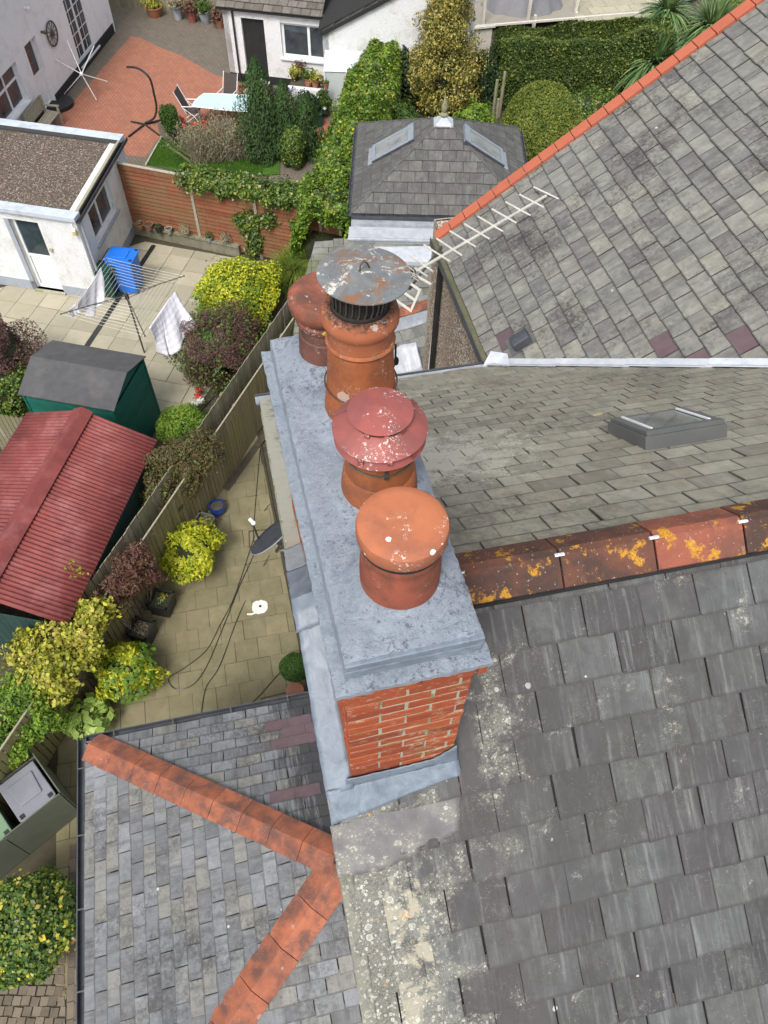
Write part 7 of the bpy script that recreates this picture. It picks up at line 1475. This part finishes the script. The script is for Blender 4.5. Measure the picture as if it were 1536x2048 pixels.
for px_, rr, mt, lb in (((800, 240, .6), (.6, .5, .5), 'green', 'leafy green shrub between the ivy hedge and holly tree'), ((950, 238, .6), (.55, .5, .5), 'bright', 'light green shrub right of the roof finial'), ((1030, 165, .5), (.9, .5, .5), 'green', 'low dark shrub between the dome and the clipped hedge'), ((1170, 215, .5), (1.2, .7, .5), 'ivy', 'spreading ground shrub under the clipped hedge'), ((740, 215, .6), (.5, .4, .6), 'dark', 'dark shrub at the foot of the ivy hedge')): bush('garden_shrub', lb, 'shrub', at(*px_), rr, .09, mt, .55, 3, .22, .5)
p = at(768, 222, .6); t = thing('geranium', 'pink geranium flowers in the shade of the ivy hedge', 'flowers', (p.x, p.y, 0)); tuft(t, p, .2, 50, .10, 'pink', .8, 'flowers'); tuft(t, p-ZZ*.15, .3, 140, .09, 'green')
for px_, (r0_, r1_), n_, lb in (((1312, 112, 1.3), (.9, 1.75), 900, 'large green strap leaved cordyline beside the orange verge'), ((1428, 40, 1.3), (.9, 1.7), 600, 'second strap leaved cordyline near the top right verge'), ((1340, 5, 1.6), (.8, 1.4), 320, 'strap leaved cordyline at the top edge above the hedge end')):
    c_ = at(*px_); t = thing('cordyline', lb, 'plant', (c_.x, c_.y, 0)); blades(t, c_-ZZ*.3, n_, (r0_, r1_), .13, 'cordyline', 1.0, 'leaves', .12, 1.0, 5); MB().tube([(c_.x, c_.y, 0), c_-ZZ*.2], .09, 8).build('trunk', M['bark'], t)
c_ = at(1490, 5, 1.2); t = thing('bamboo', 'yellow green bamboo clump at the top right corner', 'plant', (c_.x, c_.y, 0)); P, N = ell_pts(c_, (1.3, 1, 1), 7000, .2, .7); add_leaves(t, P, N, .2, .14, LM['bamboo']); MB().tube([(c_.x, c_.y, 0), c_], .03, 6).build('stem', M['bark'], t)
pb = at(820, 112, 0); pt_ = thing('telegraph_pole', 'thick brown timber pole at the top behind the ivy hedge', 'pole', pb); MB().tube([pb, pb+Vector((.15, .1, 9))], [.34, .26], 16).build('pole', simple('creosoted_pole', (.12, .10, .08), (.08, .065, .05), 8, .9, .5, rv=0, stretch=(1, 1, .1)), pt_)
p = at(822, 200, 0); t = thing('garden_lamp', 'small garden lamp with a green cap left of the holly tree', 'lamp', p); MB().tube([p, p+ZZ*1.0], .03, 8).build('post', M['weathered_wood'], t); MB().lathe(p+ZZ*1.0, [(.10, 0), (.11, .08), (.04, .17), (0, .18)], 14).build('cap', simple('verdigris_cap', (.05, .13, .15), rv=0), t)
# old posts of a broken fence
a = at(990, 245, 0); t = thing('old_fence', 'remains of a mossy post fence left of the domed bush', 'fence', a)
for q_, hh, s_ in (((983, 250), 1.5, 0), ((997, 235), 1.5, .03), ((990, 262), 1.1, -.04)): b = at(*q_); MB().tube([b, b+Vector((s_, s_, hh))], [.06, .05], 6).build('post', M['fence_back'], t)
# neighbour's terrace with white fence and a covered table
M['terrace'] = simple('neighbour_paving', (.30, .275, .23), (.24, .22, .18), 3, .9, .4, rv=0); nt1 = sheet2('terrace', ((840, 75), (1060, 60), (1330, 38), (1500, -60), (820, -80)), .25, M['terrace'])
FT = frame(at(1180, 20, .25), Vector((1, -.05, 0)), Vector((.05, 1, 0))); pieces(nt1, FT, [tuple((FT.inverted() @ at(*q_, .25))[:2]) for q_ in ((1150, 45), (1330, 32), (1330, -40), (1150, -40))], .6, .6, M['flag_far'], 'paving_flag', thick=.03, lap=1, gap=.015, tilt=0, rag=.001, chip=0, stag=.5)
t = thing('white_fence', 'white painted fence and posts round the terrace at the top', 'fence', at(940, 60)); e0_, e1_, e2_ = at(820, 62, 1.0), at(852, -20, 1.0), at(1320, 22, 1.0); e0_ = at(812, 68, 1.1)
M['cream'] = simple('cream_painted_timber', (.62, .59, .52), (.50, .475, .41), 5, .7, .3, rv=.05)
def rail(a, b, w_=.10): d = b-a; F = frame(a, d, ZZ.cross(d)); MB().fbox(F, 0, d.length, -w_/2, w_/2, -.03, .03).build('rail', M['cream'], t)
rail(at(812, 68, 1.1), at(852, -22, 1.1), .16); rail(at(812, 70, 1.1), at(990, 52, 1.1), .12); rail(at(940, 54, 1.1), at(1320, 22, 1.1), .10)
for q_ in ((815, 72), (945, 55), (1070, 36), (1152, 30)): b = at(*q_, 1.1); MB().box((b.x, b.y, .6), (.10, .10, 1.2)).build('post', M['cream'], t); 
for q_ in ((965, 50), (1055, 44), (1150, 28)): b = at(*q_, .25); MB().box((b.x, b.y, 1.35), (.11, .11, 2.2)).build('tall_post', M['cream'], t)
a, b = at(815, 72, 1.05), at(985, 55, 1.05); F = frame((a.x, a.y, 0), b-a, ZZ); MB().fbox(F, 0, (b-a).length, .0, 1.0, -.02, .0).build('panel', M['cream'], t)
c_ = at(1045, 8, .25); t = thing('covered_table', 'garden table under a draped grey cover on the terrace', 'covered furniture', c_); m = MB(); vs = []; fs = []; na = 60
for j, (rr, z) in enumerate(((0, .80), (.75, .78), (1.0, .72), (1.12, .45), (1.28, .12), (1.34, .0))):
    for i in range(na): a = 2*math.pi*i/na; q_ = 1+(.05*math.sin(a*9)+.03*math.sin(a*17+1))*(j/5)**1.5; vs.append(c_+Vector((1.25*rr*q_*math.cos(a), .95*rr*q_*math.sin(a), z)))
for j in range(5):
    for i in range(na): fs.append((j*na+i, (j+1)*na+i, (j+1)*na+(i+1) % na, j*na+(i+1) % na))
m.add(vs, fs, True).build('cover', simple('grey_cover', (.20, .20, .215), (.17, .17, .18), 4, .7, .3, rv=0), t)

# ---------------------------------------------------------------- hipped garden room
ZR = 2.4; q0, q1, q3 = at(703, 427, ZR), at(930, 433, ZR), at(717, 247, ZR); ux = (q1-q0).normalized(); uy = Vector((-ux.y, ux.x, 0)); Ls = 4.36; Lx = 4.5
room = thing('garden_room', 'square garden room with a dark hipped slate roof, finial and two roof windows', 'building', q0+ux*Lx/2+uy*Ls/2-ZZ*ZR)
C4 = [q0, q0+ux*Lx, q0+ux*Lx+uy*Ls, q0+uy*Ls]; v_ = ray((880, 243)); cc = q0+ux*Lx/2+uy*Ls/2; zA = ZR+1.33; apx = Vector((cc.x, cc.y, zA))
rf = []
for i, lb in enumerate(('front slope facing the chimney', 'right slope with a roof window', 'back slope', 'left slope with a roof window')):
    a, b = C4[i], C4[(i+1) % 4]; F = frame(a, b-a, apx-a); pl_ = ccw([(0, 0), ((b-a).length, 0), tuple((F.inverted() @ apx)[:2])]); d = deck('roof', F, pl_, room); d['label'] = lb; rf.append((F, pl_, d))
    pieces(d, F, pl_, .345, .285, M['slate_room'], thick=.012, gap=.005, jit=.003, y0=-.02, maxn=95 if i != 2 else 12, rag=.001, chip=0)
    e = apx-a; hf_ = frame(a+ZZ*.02, e, ZZ.cross(e)); MB().fbox(hf_, 0, e.length, -.03, .03, 0, .012).build('hip_flashing', M['slate_room'], room)
    gutter(room, a-ux*0, b, {0: -uy, 1: ux, 2: uy, 3: -ux}[i], M['gutter'])
    F2 = frame((a.x, a.y, 0), b-a, ZZ); MB().fbox(F2, .25, (b-a).length-.25, 0, ZR-.02, -.5, -.25).build('wall', M['render'], room)
cap_ = MB()
for k_ in range(4): a, b = apx.lerp(C4[k_], .11), apx.lerp(C4[(k_+1) % 4], .11); cap_.add([a+ZZ*.035, b+ZZ*.035, apx+ZZ*.09], [(0, 1, 2)])
cap_.build('lead_cap', M['lead_white'], room); MB().lathe(apx+ZZ*.06, [(.09, 0), (.10, .04), (.05, .09), (.075, .16), (.085, .22), (.04, .36), (.015, .5), (0, .56)], 16).build('finial', simple('mossy_stone', (.26, .25, .16), (.18, .18, .10), 20, .9, .3, rv=0), room)
for idx, pts in ((3, ((751, 312), (808, 252), (822, 262), (764, 318))), (1, ((937, 262), (952, 255), (998, 320), (985, 328)))):
    F, pl_, d = rf[idx]; q_ = [fpx(F, p, .06) for p in pts]; xs2 = sorted(p.x for p in q_); ys2 = sorted(p.y for p in q_); xm = sum(xs2)/4; ym = sum(ys2)/4; w2, h2 = .39, .62
    x0, x1, y0, y1 = xm-w2, xm+w2, ym-h2, ym+h2; fr = MB().fbox(F, x0, x1, y0, y0+.09, .015, .09).fbox(F, x0, x1, y1-.16, y1, .015, .11).fbox(F, x0, x0+.09, y0+.09, y1-.16, .015, .09).fbox(F, x1-.09, x1, y0+.09, y1-.16, .015, .09).build('roof_window', M['frame_silver'], room, bev=.004)
    MB().fbox(F, x0+.08, x1-.08, y0+.08, y1-.15, .05, .075).build('pane', M['glass_pale'], fr); MB().fbox(F, x0-.02, x0, y0, y1, .0, .085).build('dark_edge', M['gutter'], fr); MB().fbox(F, x1, x1+.02, y0, y1, .0, .085).build('dark_edge', M['gutter'], fr); MB().fbox(F, x0-.02, x1+.02, y0-.14, y0-.005, .03, .04).build('apron', M['lead'], fr)
# lead covered link roof in front of it
lk = thing('lead_link_roof', 'flat lead covered roof in front of the garden room', 'roof', q0+ux*2-uy*.6-ZZ*ZR); Fl = frame(q0-uy*.1+ZZ*-.14, ux, uy)
MB().fbox(Fl, .0, 4.6, -.18, .05, -.10, .04).build('lead_upstand', M['lead'], lk); MB().fbox(Fl, -.05, 4.6, -.72, -.18, -.12, -.04).build('lead_tray', M['lead_white'], lk); MB().tube([Fl @ Vector((-.05, -.72, -.02)), Fl @ Vector((4.6, -.72, -.02))], .045, 10).build('lead_roll', M['lead'], lk); MB().fbox(Fl, -.1, 4.6, -1.4, -.76, -.24, -.14).build('lead_tray', M['lead_white'], lk)
MB().fbox(Fl, -.05, 4.6, -1.35, .0, -2.2, -.26).build('wall', M['render'], lk)
# lower slated roof between the house and the garden room
lw_ = [at(630, 484, 2.15), at(940, 480, 2.15), at(960, 640, 1.9), at(596, 580, 1.75)]; lr = thing('rear_outhouse', 'low mossy slated outhouse roof behind the chimney pots', 'outhouse', Vector((2.8, 14, 0)))
Y2 = (lw_[0]-lw_[3]).normalized(); FL_ = frame(lw_[3], (lw_[1]-lw_[0]), Y2); M['slate_out'] = slate_mat('mossy_small_slate', [(.13, .13, .12), (.17, .17, .16), (.20, .20, .185)], .0, .4, (.11, .12, .05), .8, .6)
pl_ = ccw([tuple((FL_.inverted() @ p)[:2]) for p in (at(630, 484, 2.15), at(960, 470, 2.15))]+[(5.5, -2.6), (-.25, -2.6), (-.05, -.6)]); dlo = deck('roof', FL_, pl_, lr); pieces(dlo, FL_, pl_, .25, .20, M['slate_out'], thick=.009, maxn=250, jit=.008, y0=-2.6)
# ridge, lead strip and loose sheet seen beside the tallest pot
ra_, rb_ = at(786, 622, 2.45), at(862, 600, 2.45); d = (rb_-ra_).normalized(); ra_ = ra_-d*.6; rb_ = rb_+d*.5; Fq = frame(ra_, d, ZZ.cross(d)); Lq = (rb_-ra_).length
for k_ in range(int(Lq/.42)): ridge_tile(Fq, k_*.42, .41, .15, .09, .02, .02, M['hip'], lr)
s_ = frame(ra_-ZZ*.08, d, ZZ.cross(d)); Fsl = frame(ra_-ZZ*.09, -d, ZZ.cross(d)*1.0+ZZ*.42) if False else frame(ra_-ZZ*.09, d, ZZ.cross(d)+ZZ*.45)
pl_ = [(0, -2.6), (Lq, -2.6), (Lq, 0), (0, 0)]; d2 = deck('roof', Fsl, pl_, lr); pieces(d2, Fsl, pl_, .28, .24, M['slate_out'], thick=.01, maxn=40, jit=.008, y0=-2.6)
MB().fbox(Fsl, 0, Lq, -.42, -.14, .02, .032).build('lead_flashing', M['lead'], lr)
sheet('lead_flashing', [at(775, 712, 2.2), at(800, 690, 2.25), at(832, 684, 2.3)], [at(780, 752, 1.9), at(815, 750, 1.9), at(846, 742, 1.95)], M['lead_white'], lr, 6, .012, .01)
